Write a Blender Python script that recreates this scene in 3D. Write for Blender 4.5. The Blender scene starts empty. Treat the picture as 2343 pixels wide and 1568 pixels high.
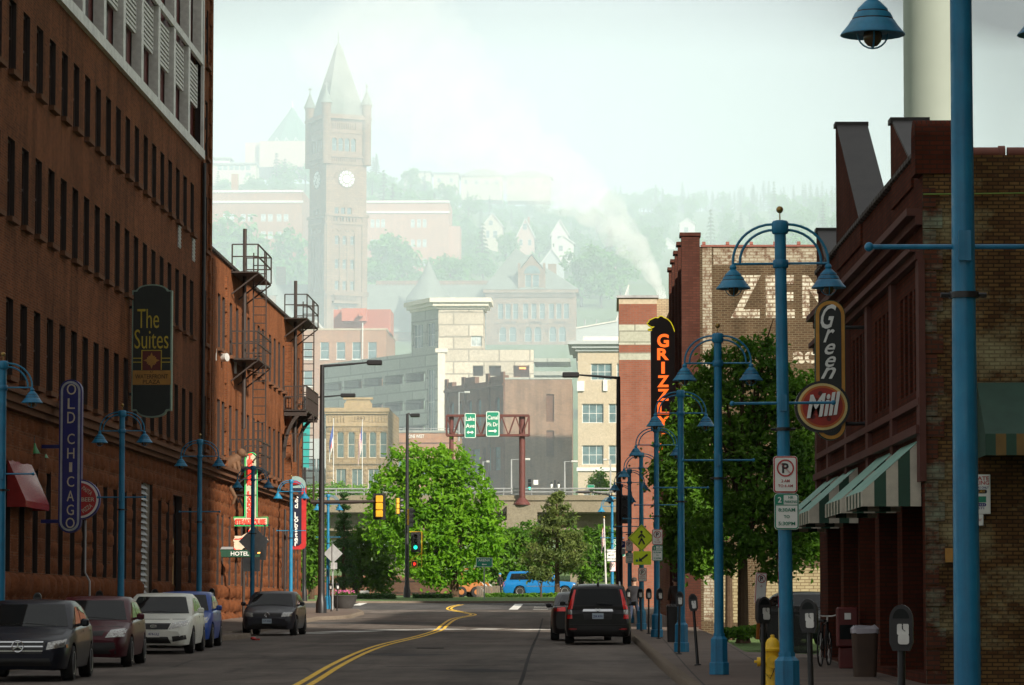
import bpy, math, random
from mathutils import Vector, Matrix, Euler, noise as mnoise
RND = random.Random(11)
PI = math.pi
SC = bpy.context.scene
COL = SC.collection
# ---------------------------------------------------------------- camera model (photo measured on a 2343 x 1568 grid)
F = 8000.0; CX, CY = 1171.5, 784.0
PITCH = math.atan((1394 - CY) / F); YAW = math.atan((1392 - CX) / F)
CAMZ = 1.7
RM = Euler((PI / 2 + PITCH, 0, YAW)).to_matrix()
def ray(px, py): return RM @ Vector(((px - CX) / F, -(py - CY) / F, -1))
def W(px, py, Y):
    d = ray(px, py); return Vector((0, 0, CAMZ)) + d * (Y / d.y)
def PX(px, Y): return W(px, 1394, Y).x
def PZ(py, Y, px=1392): return W(px, py, Y).z
def MPP(Y): return Y / F          # metres per grid pixel
# ---------------------------------------------------------------- ground height
PROF = [(-400, -2.2), (-60, -1.9), (0, -1.7), (40, -1.42), (66, -1.28), (85, -1.09), (98, -.96), (115, -.88), (131, -.77), (150, -.53),
        (166, -.34), (182, -.18), (200, .08), (215, .36), (232, .68), (258, .87), (300, 1.6), (400, 8), (550, 22), (700, 44), (850, 64), (1000, 92)]
HL = [(1000, 92), (1250, 153), (1450, 172), (1700, 190), (2100, 203), (9000, 205)]
HR = [(1000, 92), (1250, 127), (1450, 158), (1700, 194), (2100, 207), (9000, 210)]
def lerp_t(t, y):
    if y <= t[0][0]: return t[0][1]
    for (a, za), (b, zb) in zip(t, t[1:]):
        if y <= b:
            k = (y - a) / (b - a); return za + (zb - za) * k
    return t[-1][1]
def sm(t, y, w):
    return (lerp_t(t, y - w) + lerp_t(t, y - w / 2) + lerp_t(t, y) + lerp_t(t, y + w / 2) + lerp_t(t, y + w)) / 5
def T(x, y):
    if y < 985:
        return sm(PROF, y, 5 if y < 300 else 25) + CAMZ
    u = 1392 + F * x / y
    k = min(1, max(0, (u - 850) / 500)); k = k * k * (3 - 2 * k)
    return sm(HL, y, 12) * (1 - k) + sm(HR, y, 12) * k + CAMZ + 2.5 * mnoise.noise(Vector((x / 60, y / 60, 3))) * min(1, (y - 985) / 200)
def G(px, py, y0=200, step=2.0):
    """point where the sight line through a grid pixel meets the ground"""
    y = y0
    while y < 2600:
        p = W(px, py, y)
        if T(p.x, y) >= p.z: return Vector((p.x, y, T(p.x, y)))
        y += step
    p = W(px, py, 1700); return Vector((p.x, 1700, T(p.x, 1700)))
# ---------------------------------------------------------------- mesh builder
class MB:
    def __init__(s): s.v = []; s.f = []; s.mi = []; s.sf = []; s.M = Matrix(); s.m = 0
    def add(s, vs, fs, smooth=False):
        b = len(s.v); M = s.M
        s.v += [tuple(M @ Vector(p)) for p in vs]
        for f in fs:
            s.f.append(tuple(b + i for i in f)); s.mi.append(s.m); s.sf.append(smooth)
        return s
    def box(s, x0, x1, y0, y1, z0, z1):
        return s.add([(x0, y0, z0), (x1, y0, z0), (x1, y1, z0), (x0, y1, z0), (x0, y0, z1), (x1, y0, z1), (x1, y1, z1), (x0, y1, z1)],
                     [(3, 2, 1, 0), (4, 5, 6, 7), (0, 1, 5, 4), (1, 2, 6, 5), (2, 3, 7, 6), (3, 0, 4, 7)])
    def cbox(s, c, d): return s.box(c[0] - d[0] / 2, c[0] + d[0] / 2, c[1] - d[1] / 2, c[1] + d[1] / 2, c[2] - d[2] / 2, c[2] + d[2] / 2)
    def bbox(s, x0, x1, y0, y1, z0, z1, b):   # box with chamfered edges on all sides
        vs = []; 
        for (z, i) in ((z0, b), (z0 + b, 0), (z1 - b, 0), (z1, b)):
            xa, xb, ya, yb = x0 + i, x1 - i, y0 + i, y1 - i
            vs += [(xa + b, ya, z), (xb - b, ya, z), (xb, ya + b, z), (xb, yb - b, z), (xb - b, yb, z), (xa + b, yb, z), (xa, yb - b, z), (xa, ya + b, z)]
        fs = [tuple(range(7, -1, -1)), tuple(range(24, 32))]
        for k in range(3):
            for i in range(8):
                j = (i + 1) % 8; fs.append((k * 8 + i, k * 8 + j, k * 8 + 8 + j, k * 8 + 8 + i))
        return s.add(vs, fs, True)
    def cyl(s, p0, p1, r0, r1=None, n=12, caps=True):
        r1 = r0 if r1 is None else r1
        p0, p1 = Vector(p0), Vector(p1); d = (p1 - p0).normalized()
        a = d.orthogonal().normalized(); b = d.cross(a)
        vs = []
        for p, r in ((p0, r0), (p1, r1)):
            vs += [p + (a * math.cos(2 * PI * i / n) + b * math.sin(2 * PI * i / n)) * r for i in range(n)]
        fs = [(i, (i + 1) % n, n + (i + 1) % n, n + i) for i in range(n)]
        s.add(vs, fs, True)
        if caps: s.add(vs, [tuple(range(n - 1, -1, -1)), tuple(range(n, 2 * n))])
        return s
    def lathe(s, prof, n=16, c=(0, 0, 0), smooth=True):
        vs = [(c[0] + r * math.cos(2 * PI * i / n + PI / n), c[1] + r * math.sin(2 * PI * i / n + PI / n), c[2] + z) for r, z in prof for i in range(n)]
        fs = []
        for k in range(len(prof) - 1):
            for i in range(n):
                j = (i + 1) % n; fs.append((k * n + i, k * n + j, k * n + n + j, k * n + n + i))
        s.add(vs, fs, smooth)
        return s.add(vs, [tuple(range(n - 1, -1, -1)), tuple(range((len(prof) - 1) * n, len(prof) * n))])
    def ball(s, c, r, n=12, sz=1.0):
        k = max(4, n // 2)
        return s.lathe([(max(1e-3, r * math.sin(PI * i / k)), -r * sz * math.cos(PI * i / k)) for i in range(k + 1)], n, c)
    def tube(s, pts, r, n=6):
        pts = [Vector(p) for p in pts]; rs = r if isinstance(r, (list, tuple)) else [r] * len(pts)
        rings = []; up = None
        for i, p in enumerate(pts):
            d = (pts[min(i + 1, len(pts) - 1)] - pts[max(i - 1, 0)]).normalized()
            if up is None: up = d.orthogonal().normalized()
            a = (up - d * up.dot(d)).normalized(); up = a; b = d.cross(a)
            rings += [p + (a * math.cos(2 * PI * k / n) + b * math.sin(2 * PI * k / n)) * rs[i] for k in range(n)]
        fs = []
        for i in range(len(pts) - 1):
            for k in range(n):
                j = (k + 1) % n; fs.append((i * n + k, i * n + j, i * n + n + j, i * n + n + k))
        m = len(pts) - 1
        s.add(rings, fs, True)
        return s.add(rings, [tuple(range(n - 1, -1, -1)), tuple(range(m * n, m * n + n))])
    def prism(s, poly, d0, d1, ax='y', smooth=False):
        n = len(poly)
        P = {'y': lambda a, b, d: (a, d, b), 'x': lambda a, b, d: (d, a, b), 'z': lambda a, b, d: (a, b, d)}[ax]
        vs = [P(a, b, d0) for a, b in poly] + [P(a, b, d1) for a, b in poly]
        s.add(vs, [(i, (i + 1) % n, n + (i + 1) % n, n + i) for i in range(n)], smooth)
        return s.add(vs, [tuple(range(n - 1, -1, -1)), tuple(range(n, 2 * n))])
    def loft(s, rings, closed=True, caps=True, smooth=True):
        n = len(rings[0]); vs = [p for r in rings for p in r]; fs = []
        for k in range(len(rings) - 1):
            for i in range(n if closed else n - 1):
                j = (i + 1) % n; fs.append((k * n + i, k * n + j, k * n + n + j, k * n + n + i))
        s.add(vs, fs, smooth)
        if caps: s.add(vs, [tuple(range(n - 1, -1, -1)), tuple(range((len(rings) - 1) * n, len(rings) * n))])
        return s
    def bar(s, p0, p1, w, h=None):     # square bar between two points
        h = h or w; p0, p1 = Vector(p0), Vector(p1); d = (p1 - p0).normalized()
        a = d.cross(Vector((0, 0, 1)))
        a = Vector((1, 0, 0)) if a.length < 1e-3 else a.normalized()
        b = a.cross(d)
        o = [a * (w / 2) + b * (h / 2), -a * (w / 2) + b * (h / 2), -a * (w / 2) - b * (h / 2), a * (w / 2) - b * (h / 2)]
        return s.add([p0 + q for q in o] + [p1 + q for q in o], [(3, 2, 1, 0), (4, 5, 6, 7), (0, 1, 5, 4), (1, 2, 6, 5), (2, 3, 7, 6), (3, 0, 4, 7)])
    def mesh(s, name, mats, sharp=38):
        me = bpy.data.meshes.new(name)
        me.from_pydata(s.v, [], s.f)
        for m in (mats if isinstance(mats, (list, tuple)) else [mats]): me.materials.append(m)
        me.polygons.foreach_set('material_index', s.mi)
        me.polygons.foreach_set('use_smooth', s.sf)
        uv = me.uv_layers.new(name='UVMap'); data = [0.0] * (2 * len(me.loops)); vs = me.vertices
        for p in me.polygons:
            n = p.normal; ax, ay, az = abs(n.x), abs(n.y), abs(n.z)
            for li in p.loop_indices:
                c = vs[me.loops[li].vertex_index].co
                if az >= ax and az >= ay: u, w = c.x, c.y
                elif ax > ay: u, w = c.y, c.z
                else: u, w = c.x, c.z
                data[2 * li] = u; data[2 * li + 1] = w
        uv.data.foreach_set('uv', data)
        me.update()
        if any(s.sf): me.set_sharp_from_angle(angle=math.radians(sharp))
        return me
    def build(s, name, mats, parent=None, loc=(0, 0, 0), rz=0, sharp=38):
        return link(name, s.mesh(name, mats, sharp), parent, loc, rz)
def link(name, data, parent=None, loc=(0, 0, 0), rz=0):
    o = bpy.data.objects.new(name, data); COL.objects.link(o)
    o.location = loc; o.rotation_euler = (0, 0, rz)
    if parent: o.parent = parent
    return o
def thing(name, label, cat, loc=(0, 0, 0), rz=0, group=None, scale=None):
    o = link(name, None, None, loc, rz); o.empty_display_size = .2
    if scale: o.scale = (scale,) * 3
    return tag(o, label, cat, group)
def tag(o, label, cat, group=None):
    o['label'] = label; o['category'] = cat
    if group: o['group'] = group
    return o
def struct(o, kind='structure'):
    o['kind'] = kind; return o
def kids(o): return [c for c in bpy.data.objects if c.parent == o]
def copy_tree(o, loc, rz=0, label=None, group=None, kmap=None, scale=None):
    def rec(q, par):
        c = q.copy(); COL.objects.link(c)
        if par: c.parent = par
        for k in CH.get(q.name, []): rec(k, c)
        return c
    CH = {}
    stack = [o]
    pool = KIDS.setdefault(o.name, None)
    if pool is None:
        pool = {}
        for q in bpy.data.objects:
            if q.parent: pool.setdefault(q.parent.name, []).append(q)
        KIDS[o.name] = pool
    CH = pool
    c = rec(o, None); c.location = loc; c.rotation_euler = (0, 0, rz)
    if scale: c.scale = (scale,) * 3 if not isinstance(scale, tuple) else scale
    if label: c['label'] = label
    if group: c['group'] = group
    return c
KIDS = {}
# ---------------------------------------------------------------- materials
def nt(name):
    m = bpy.data.materials.new(name); m.use_nodes = True
    t = m.node_tree; b = t.nodes['Principled BSDF']; return m, t, b
def mixrgb(t, fac, a, b, mode='MIX'):
    n = t.nodes.new('ShaderNodeMix'); n.data_type = 'RGBA'; n.blend_type = mode
    for k, v in (('Factor', fac), ('A', a), ('B', b)):
        s = [i for i in n.inputs if i.name == k and (i.type == 'RGBA' if k != 'Factor' else i.type == 'VALUE')][0]
        if hasattr(v, 'is_output'): t.links.new(v, s)
        elif k == 'Factor': s.default_value = v
        else: s.default_value = (*v[:3], 1)
    return [o for o in n.outputs if o.type == 'RGBA'][0]
def coord(t, kind='Object'): return t.nodes.new('ShaderNodeTexCoord').outputs[kind]
def noise(t, scale, vec=None, detail=4, rough=.6, out='Fac'):
    n = t.nodes.new('ShaderNodeTexNoise'); n.inputs['Scale'].default_value = scale; n.inputs['Detail'].default_value = detail
    n.inputs['Roughness'].default_value = rough
    if vec: t.links.new(vec, n.inputs['Vector'])
    return n.outputs[out]
def ramp(t, fac, stops):
    n = t.nodes.new('ShaderNodeValToRGB'); t.links.new(fac, n.inputs[0]); e = n.color_ramp.elements
    while len(e) < len(stops): e.new(.5)
    for k, (p, c) in enumerate(stops):
        e[k].position = p; e[k].color = (*c, 1) if isinstance(c, tuple) else (c, c, c, 1)
    return n.outputs[0]
def scalev(t, vec, s):
    n = t.nodes.new('ShaderNodeMapping'); n.inputs['Scale'].default_value = s; t.links.new(vec, n.inputs['Vector']); return n.outputs[0]
def bump(t, b, h, strength=.3, dist=.02):
    n = t.nodes.new('ShaderNodeBump'); n.inputs['Strength'].default_value = strength; n.inputs['Distance'].default_value = dist
    t.links.new(h, n.inputs['Height']); t.links.new(n.outputs[0], b.inputs['Normal'])
def flat(name, c, rough=.6, metal=0, var=.18, vs=3.0, coat=0, bumpy=0):
    m, t, b = nt(name)
    n = noise(t, vs, coord(t), 5)
    c2 = tuple(max(0, k * (1 - var)) for k in c); c3 = tuple(min(1, k * (1 + var)) for k in c)
    t.links.new(ramp(t, n, [(.3, c2), (.7, c3)]), b.inputs['Base Color'])
    b.inputs['Roughness'].default_value = rough; b.inputs['Metallic'].default_value = metal
    if coat: b.inputs['Coat Weight'].default_value = coat; b.inputs['Coat Roughness'].default_value = .05
    if bumpy: bump(t, b, noise(t, vs * 6, coord(t), 6), bumpy)
    return m
def brick(name, c1, c2, mortar, scale=1.0, dirt=.5, rw=.22, rh=.075, stain=None, rough=.9, ms=.012, vscale=.35):
    m, t, b = nt(name)
    uv = coord(t, 'UV')
    n = t.nodes.new('ShaderNodeTexBrick'); t.links.new(uv, n.inputs['Vector'])
    n.inputs['Color1'].default_value = (*c1, 1); n.inputs['Color2'].default_value = (*c2, 1); n.inputs['Mortar'].default_value = (*mortar, 1)
    n.inputs['Scale'].default_value = 1 / scale; n.inputs['Brick Width'].default_value = rw; n.inputs['Row Height'].default_value = rh
    n.inputs['Mortar Size'].default_value = ms; n.inputs['Bias'].default_value = -.1
    big = noise(t, vscale, coord(t), 6, .65)
    streak = noise(t, 1.0, scalev(t, uv, (1.4, .12, 1)), 5, .7)
    col = mixrgb(t, dirt, n.outputs['Color'], mixrgb(t, .5, ramp(t, big, [(.38, .42), (.62, 1.4)]), ramp(t, streak, [(.38, .45), (.62, 1.3)])), 'MULTIPLY')
    if stain:
        k = ramp(t, noise(t, .5, scalev(t, uv, (.6, 1, 1)), 7, .7), [(.50, 0.0), (.62, 1.0)])
        br = ramp(t, n.outputs['Fac'], [(0, 1.0), (1, 0.55)])
        kk = mixrgb(t, 1, k, br, 'MULTIPLY')
        col = mixrgb(t, kk, col, stain)
    t.links.new(col, b.inputs['Base Color']); b.inputs['Roughness'].default_value = rough; b.inputs['Specular IOR Level'].default_value = .06
    bump(t, b, n.outputs['Fac'], -.35, .01)
    return m
def stone(name, c1, c2, sc=1.2, rough=.95, b_=.5, rect=None):
    m, t, b = nt(name)
    v = coord(t); n1 = noise(t, sc, v, 8, .7); n2 = noise(t, sc * 7, v, 6, .7)
    col = mixrgb(t, .45, ramp(t, n1, [(.32, c1), (.68, c2)]), ramp(t, n2, [(.3, tuple(.6 * k for k in c1)), (.7, tuple(min(1, 1.25 * k) for k in c2))]))
    if rect:
        n = t.nodes.new('ShaderNodeTexBrick'); t.links.new(coord(t, 'UV'), n.inputs['Vector'])
        n.inputs['Scale'].default_value = 1; n.inputs['Brick Width'].default_value = rect[0]; n.inputs['Row Height'].default_value = rect[1]
        n.inputs['Mortar Size'].default_value = .02 * rect[1] / .3; n.inputs['Color1'].default_value = (1, 1, 1, 1); n.inputs['Color2'].default_value = (.7, .7, .7, 1); n.inputs['Mortar'].default_value = (.4, .4, .4, 1)
        col = mixrgb(t, .8, col, n.outputs['Color'], 'MULTIPLY')
    t.links.new(col, b.inputs['Base Color']); b.inputs['Roughness'].default_value = rough; b.inputs['Specular IOR Level'].default_value = .08
    bump(t, b, n2, b_, .03)
    return m
def glass(name, c=(.02, .025, .03), rough=.08, spec=.5):
    m, t, b = nt(name)
    t.links.new(ramp(t, noise(t, .8, coord(t), 3), [(.3, tuple(.6 * k for k in c)), (.7, tuple(1.5 * k for k in c))]), b.inputs['Base Color'])
    b.inputs['Roughness'].default_value = rough; b.inputs['Specular IOR Level'].default_value = spec
    return m
def leafmat(name, c1, c2, tr=.35, sc=.9):
    m, t, b = nt(name)
    col = ramp(t, noise(t, sc, coord(t), 4, .7), [(.35, c1), (.65, c2)])
    t.links.new(col, b.inputs['Base Color']); b.inputs['Roughness'].default_value = .55; b.inputs['Specular IOR Level'].default_value = .25
    tl = t.nodes.new('ShaderNodeBsdfTranslucent'); t.links.new(mixrgb(t, .5, col, c2), tl.inputs['Color'])
    mx = t.nodes.new('ShaderNodeMixShader'); mx.inputs[0].default_value = tr
    t.links.new(b.outputs[0], mx.inputs[1]); t.links.new(tl.outputs[0], mx.inputs[2])
    t.links.new(mx.outputs[0], t.nodes['Material Output'].inputs['Surface'])
    return m
def glow(name, c, s):
    m, t, b = nt(name); b.inputs['Base Color'].default_value = (*c, 1)
    b.inputs['Emission Color'].default_value = (*c, 1); b.inputs['Emission Strength'].default_value = s; return m
M = {}
M['brick_red'] = brick('old_red_brick', (.185, .058, .020), (.095, .026, .009), (.155, .085, .05), dirt=.85)
M['brick_red2'] = brick('orange_red_brick', (.25, .082, .030), (.165, .05, .019), (.14, .075, .042), dirt=.75)
M['brownstone'] = stone('rock_faced_brownstone', (.085, .028, .011), (.19, .068, .028), .9, b_=.8)
M['dark_reveal'] = flat('dark_window_reveal', (.022, .012, .009), .7)  # near-black colour on the window reveals, darker than the wall brick
M['stone_trim'] = stone('brownstone_trim', (.10, .05, .03), (.17, .085, .05), 2)
M['red_panel'] = flat('dark_red_panel', (.10, .012, .010), .5)
M['white_trim'] = flat('weathered_white_paint', (.62, .63, .60), .5)
M['dark_glass'] = glass('dark_window_glass', (.010, .012, .013), .12, .12)
M['sash'] = flat('dark_sash_paint', (.035, .02, .015), .5)
M['steel_dark'] = flat('rusty_black_iron', (.030, .020, .016), .6, .2)
M['black'] = flat('black_paint', (.012, .012, .013), .4)
M['lamp_blue'] = flat('lamp_post_blue_paint', (.008, .185, .35), .4, vs=1.5, var=.22)
def lampmat():
    m, t, b = nt('worn_blue_lamp_paint'); v = coord(t, 'Object')
    base = ramp(t, noise(t, 1.4, v, 6, .7), [(.3, (.005, .115, .235)), (.55, (.008, .185, .345)), (.75, (.02, .235, .37))])
    streak = ramp(t, noise(t, 1, scalev(t, v, (14, 14, .7)), 5, .7), [(.35, .68), (.6, 1.08)])
    c = mixrgb(t, .6, base, streak, 'MULTIPLY')
    wear = ramp(t, noise(t, 9, v, 8, .75), [(.66, 0.0), (.72, 1.0)])
    c = mixrgb(t, mixrgb(t, 1, wear, (.55, .55, .55), 'MULTIPLY'), c, (.21, .22, .20))
    t.links.new(c, b.inputs['Base Color']); t.links.new(ramp(t, noise(t, 5, v, 5), [(.3, .28), (.7, .6)]), b.inputs['Roughness']); bump(t, b, noise(t, 40, v, 4), .12, .004); return m
M['lamp_blue'] = lampmat()
M['lamp_glass'] = flat('lamp_amber_glass', (.10, .06, .03), .15)
M['gold'] = flat('gilt_ball', (.32, .20, .06), .35, .7)
M['silver'] = flat('brushed_steel', (.60, .60, .57), .4, .3)
M['grey_metal'] = flat('galvanised_metal', (.33, .34, .34), .5, .3)
M['white'] = flat('white_sign_face', (.74, .76, .72), .5, var=.06)
M['red'] = flat('red_sign_paint', (.42, .02, .02), .45)
M['green_sign'] = flat('green_sign_face', (.0, .20, .115), .45, var=.08)
M['green_dark'] = flat('bottle_green_paint', (.008, .055, .03), .5)
M['yellow_sign'] = flat('fluorescent_yellow_green', (.74, .90, .02), .5, var=.05)
M['yellow'] = flat('hydrant_yellow_paint', (.70, .44, .012), .45, var=.22, vs=6)
M['sig_yellow'] = flat('signal_yellow_paint', (.62, .33, .01), .5)
M['road_yellow'] = flat('road_line_yellow', (.80, .47, .015), .7, var=.3, vs=5)
M['road_white'] = flat('road_line_white', (.60, .60, .56), .7, var=.25, vs=4)
M['navy'] = flat('navy_sign_paint', (.008, .012, .16), .4)
M['sign_black'] = flat('black_sign_face', (.010, .016, .014), .45)
M['gold_paint'] = flat('gold_leaf_lettering', (.46, .36, .03), .45)
M['ochre'] = flat('ochre_sign_panel', (.36, .18, .03), .5)
M['cream'] = flat('cream_lettering', (.55, .50, .38), .5)
M['concrete'] = stone('pale_concrete', (.17, .15, .105), (.25, .22, .16), 1.0, .9, .2)
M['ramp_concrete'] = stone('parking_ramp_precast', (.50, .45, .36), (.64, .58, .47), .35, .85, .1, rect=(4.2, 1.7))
M['ramp_glass'] = glass('ramp_window_glass', (.09, .14, .13), .15, .6)
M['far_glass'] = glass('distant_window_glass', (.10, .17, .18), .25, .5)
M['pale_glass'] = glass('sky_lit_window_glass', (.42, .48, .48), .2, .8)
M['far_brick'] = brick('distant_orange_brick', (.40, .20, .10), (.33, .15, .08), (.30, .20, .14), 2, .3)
M['dark_brick'] = brick('dark_purple_brick', (.18, .085, .05), (.13, .06, .038), (.14, .095, .065), 1.5, .5)
M['tan_brick'] = brick('tan_grey_brick', (.255, .16, .10), (.19, .115, .075), (.26, .185, .13), 1.6, .6)
M['buff_stone'] = stone('buff_rusticated_stone', (.25, .18, .10), (.36, .27, .15), 1, b_=.5, rect=(.9, .42))
M['school_stone'] = stone('school_brownstone', (.24, .155, .10), (.36, .24, .155), .25, b_=.3, rect=(1.4, .6))
M['slate'] = flat('slate_roof', (.20, .20, .17), .7, vs=.6)
M['slate_green'] = flat('green_copper_roof', (.07, .17, .13), .6, vs=.5)
M['red_metal'] = flat('red_corrugated_metal', (.44, .14, .09), .5, var=.08)
M['beige'] = stone('beige_stucco', (.40, .34, .24), (.47, .40, .29), .6, .9, .1)
M['rust_red'] = flat('rust_red_steel', (.105, .028, .022), .6, .1)
M['stack'] = flat('pale_green_painted_stack', (.23, .26, .225), .7, var=.05, vs=.2)
M['cream_brick'] = brick('cream_common_brick', (.42, .34, .22), (.34, .26, .16), (.24, .19, .13), 1.3, .4)
M['trunk'] = stone('tree_bark', (.045, .028, .018), (.10, .066, .042), 5)
M['tyre'] = flat('tyre_rubber', (.014, .014, .014), .85)
M['rim'] = flat('alloy_wheel_silver', (.5, .5, .5), .3, .7)
M['chrome'] = flat('chrome', (.62, .63, .64), .12, .95, var=.03)
M['car_glass'] = glass('car_glass', (.007, .009, .010), .03, .18)
M['black_plastic'] = flat('black_trim_plastic', (.012, .012, .012), .55)
M['headlight'] = flat('headlamp_lens', (.34, .34, .32), .1, .5, var=.5, vs=30, coat=.6)
M['taillight'] = flat('tail_lamp_red', (.78, .015, .012), .2, coat=.5)
M['amber'] = flat('amber_lens', (.50, .12, .01), .25)
M['kerb'] = stone('weathered_kerb_concrete', (.13, .105, .08), (.22, .18, .14), 2.2, .95, .5)
M['wood_orange'] = flat('orange_machine_paint', (.33, .11, .015), .45)
M['wood'] = flat('grey_timber', (.16, .13, .10), .8)
M['skin'] = flat('skin', (.38, .22, .15), .6)
M['dark_cloth'] = flat('dark_clothing', (.016, .016, .02), .9)
M['blue_cloth'] = flat('blue_knit', (.05, .22, .42), .9)
M['pale_roof'] = flat('pale_roofing', (.60, .58, .52), .7)
M['house_white'] = flat('white_clapboard', (.60, .60, .56), .7, var=.05)
M['house_cream'] = flat('cream_clapboard', (.50, .45, .35), .7, var=.06)
M['house_pink'] = flat('pinkish_clapboard', (.50, .34, .28), .7, var=.06)
M['house_grey'] = flat('grey_blue_clapboard', (.36, .40, .40), .7, var=.06)
M['roof_grey'] = flat('grey_shingle_roof', (.22, .23, .22), .9, vs=1)
M['neon_red'] = glow('lit_red_neon_letter', (1.0, .05, .03), .9)
M['neon_green'] = glow('lit_green_neon_tube', (.03, .50, .13), .35)
M['neon_yellow'] = glow('lit_yellow_neon_tube', (.75, .62, .02), .45)
M['neon_orange'] = glow('lit_orange_letter', (1.0, .16, .02), .75)
M['lit_green'] = glow('lit_green_lamp', (.02, .95, .62), 1.0)
M['lit_red'] = glow('lit_red_lamp', (1.0, .04, .02), .9)
M['lit_amber'] = glow('lit_amber_lamp', (1.0, .35, .08), 1.6)
M['leaf_lime'] = leafmat('bright_maple_leaf', (.085, .25, .010), (.21, .42, .018), .5, .8)
M['leaf_mid'] = leafmat('mid_green_leaf', (.034, .115, .008), (.12, .25, .018), .4, .8)
M['leaf_dark'] = leafmat('dark_green_leaf', (.022, .07, .016), (.06, .14, .03), .3, .7)
M['leaf_pine'] = leafmat('pine_needle', (.055, .095, .02), (.15, .19, .045), .35, .8)
M['leaf_hill'] = leafmat('hillside_leaf', (.05, .20, .03), (.15, .38, .06), .3, .12)
M['flower'] = flat('flower_petals', (.5, .08, .25), .6, var=.8, vs=14)
# ---------------------------------------------------------------- camera, sun, sky
cam = bpy.data.cameras.new('camera'); cam.sensor_width = 36; cam.lens = 36 * F / 2343; cam.clip_end = 30000; cam.clip_start = .5
co = bpy.data.objects.new('camera', cam); COL.objects.link(co); co.location = (0, 0, CAMZ); co.rotation_euler = (PI / 2 + PITCH, 0, YAW); SC.camera = co
SUN_AZ, SUN_EL = math.radians(34), math.radians(29)
to_sun = Vector((math.sin(SUN_AZ) * math.cos(SUN_EL), -math.cos(SUN_AZ) * math.cos(SUN_EL), math.sin(SUN_EL)))
sl = bpy.data.lights.new('sun', 'SUN'); sl.energy = 4.6; sl.angle = math.radians(1.6); sl.color = (1, .91, .78)
so = bpy.data.objects.new('sun', sl); COL.objects.link(so); so.rotation_euler = (-to_sun).to_track_quat('-Z', 'Y').to_euler()
w = bpy.data.worlds.new('World'); SC.world = w; w.use_nodes = True; t = w.node_tree
for n in list(t.nodes): t.nodes.remove(n)
sky = t.nodes.new('ShaderNodeTexSky'); sky.sky_type = 'NISHITA'; sky.sun_disc = False; sky.sun_elevation = SUN_EL
sky.sun_rotation = math.atan2(to_sun.x, to_sun.y); sky.dust_density = 4; sky.air_density = 1.0; sky.ozone_density = 2
b1 = t.nodes.new('ShaderNodeBackground'); b1.inputs[1].default_value = .05; t.links.new(sky.outputs[0], b1.inputs[0])
# an overcast deck: thin and bright in a wide opening low over the town, thicker overhead and to the sides
gen = coord(t, 'Generated')
dt = t.nodes.new('ShaderNodeVectorMath'); dt.operation = 'DOT_PRODUCT'; t.links.new(gen, dt.inputs[0]); dt.inputs[1].default_value = ray(1290, 560).normalized()
ac = t.nodes.new('ShaderNodeMath'); ac.operation = 'ARCCOSINE'; t.links.new(dt.outputs['Value'], ac.inputs[0])
wob = t.nodes.new('ShaderNodeMath'); wob.operation = 'MULTIPLY_ADD'; t.links.new(noise(t, 9, scalev(t, gen, (1, 1, 2)), 5, .55), wob.inputs[0]); wob.inputs[1].default_value = .05; t.links.new(ac.outputs[0], wob.inputs[2])
col = ramp(t, wob.outputs[0], [(.05, (.44, .48, .50)), (.10, (.30, .33, .35)), (.15, (.125, .142, .145)), (.26, (.17, .178, .18)), (.8, (.29, .29, .285))])
b2 = t.nodes.new('ShaderNodeBackground'); b2.inputs[1].default_value = 1.25; t.links.new(col, b2.inputs[0])
mx = t.nodes.new('ShaderNodeMixShader'); mx.inputs[0].default_value = .93
t.links.new(b1.outputs[0], mx.inputs[1]); t.links.new(b2.outputs[0], mx.inputs[2])
t.links.new(mx.outputs[0], t.nodes.new('ShaderNodeOutputWorld').inputs[0])
vs = SC.view_settings; vs.view_transform = 'Standard'; vs.look = 'None'; vs.exposure = .72; vs.gamma = 1
cy = SC.cycles; cy.use_denoising = True; cy.max_bounces = 6; cy.diffuse_bounces = 3; cy.glossy_bounces = 3; cy.transparent_max_bounces = 6; cy.volume_bounces = 2
cy.sample_clamp_indirect = 4; cy.use_adaptive_sampling = True; cy.adaptive_threshold = .02; cy.volume_step_rate = 1; cy.volume_max_steps = 128
try: cy.denoiser = 'OPENIMAGEDENOISE'; cy.denoising_prefilter = 'ACCURATE'
except Exception: pass
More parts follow.
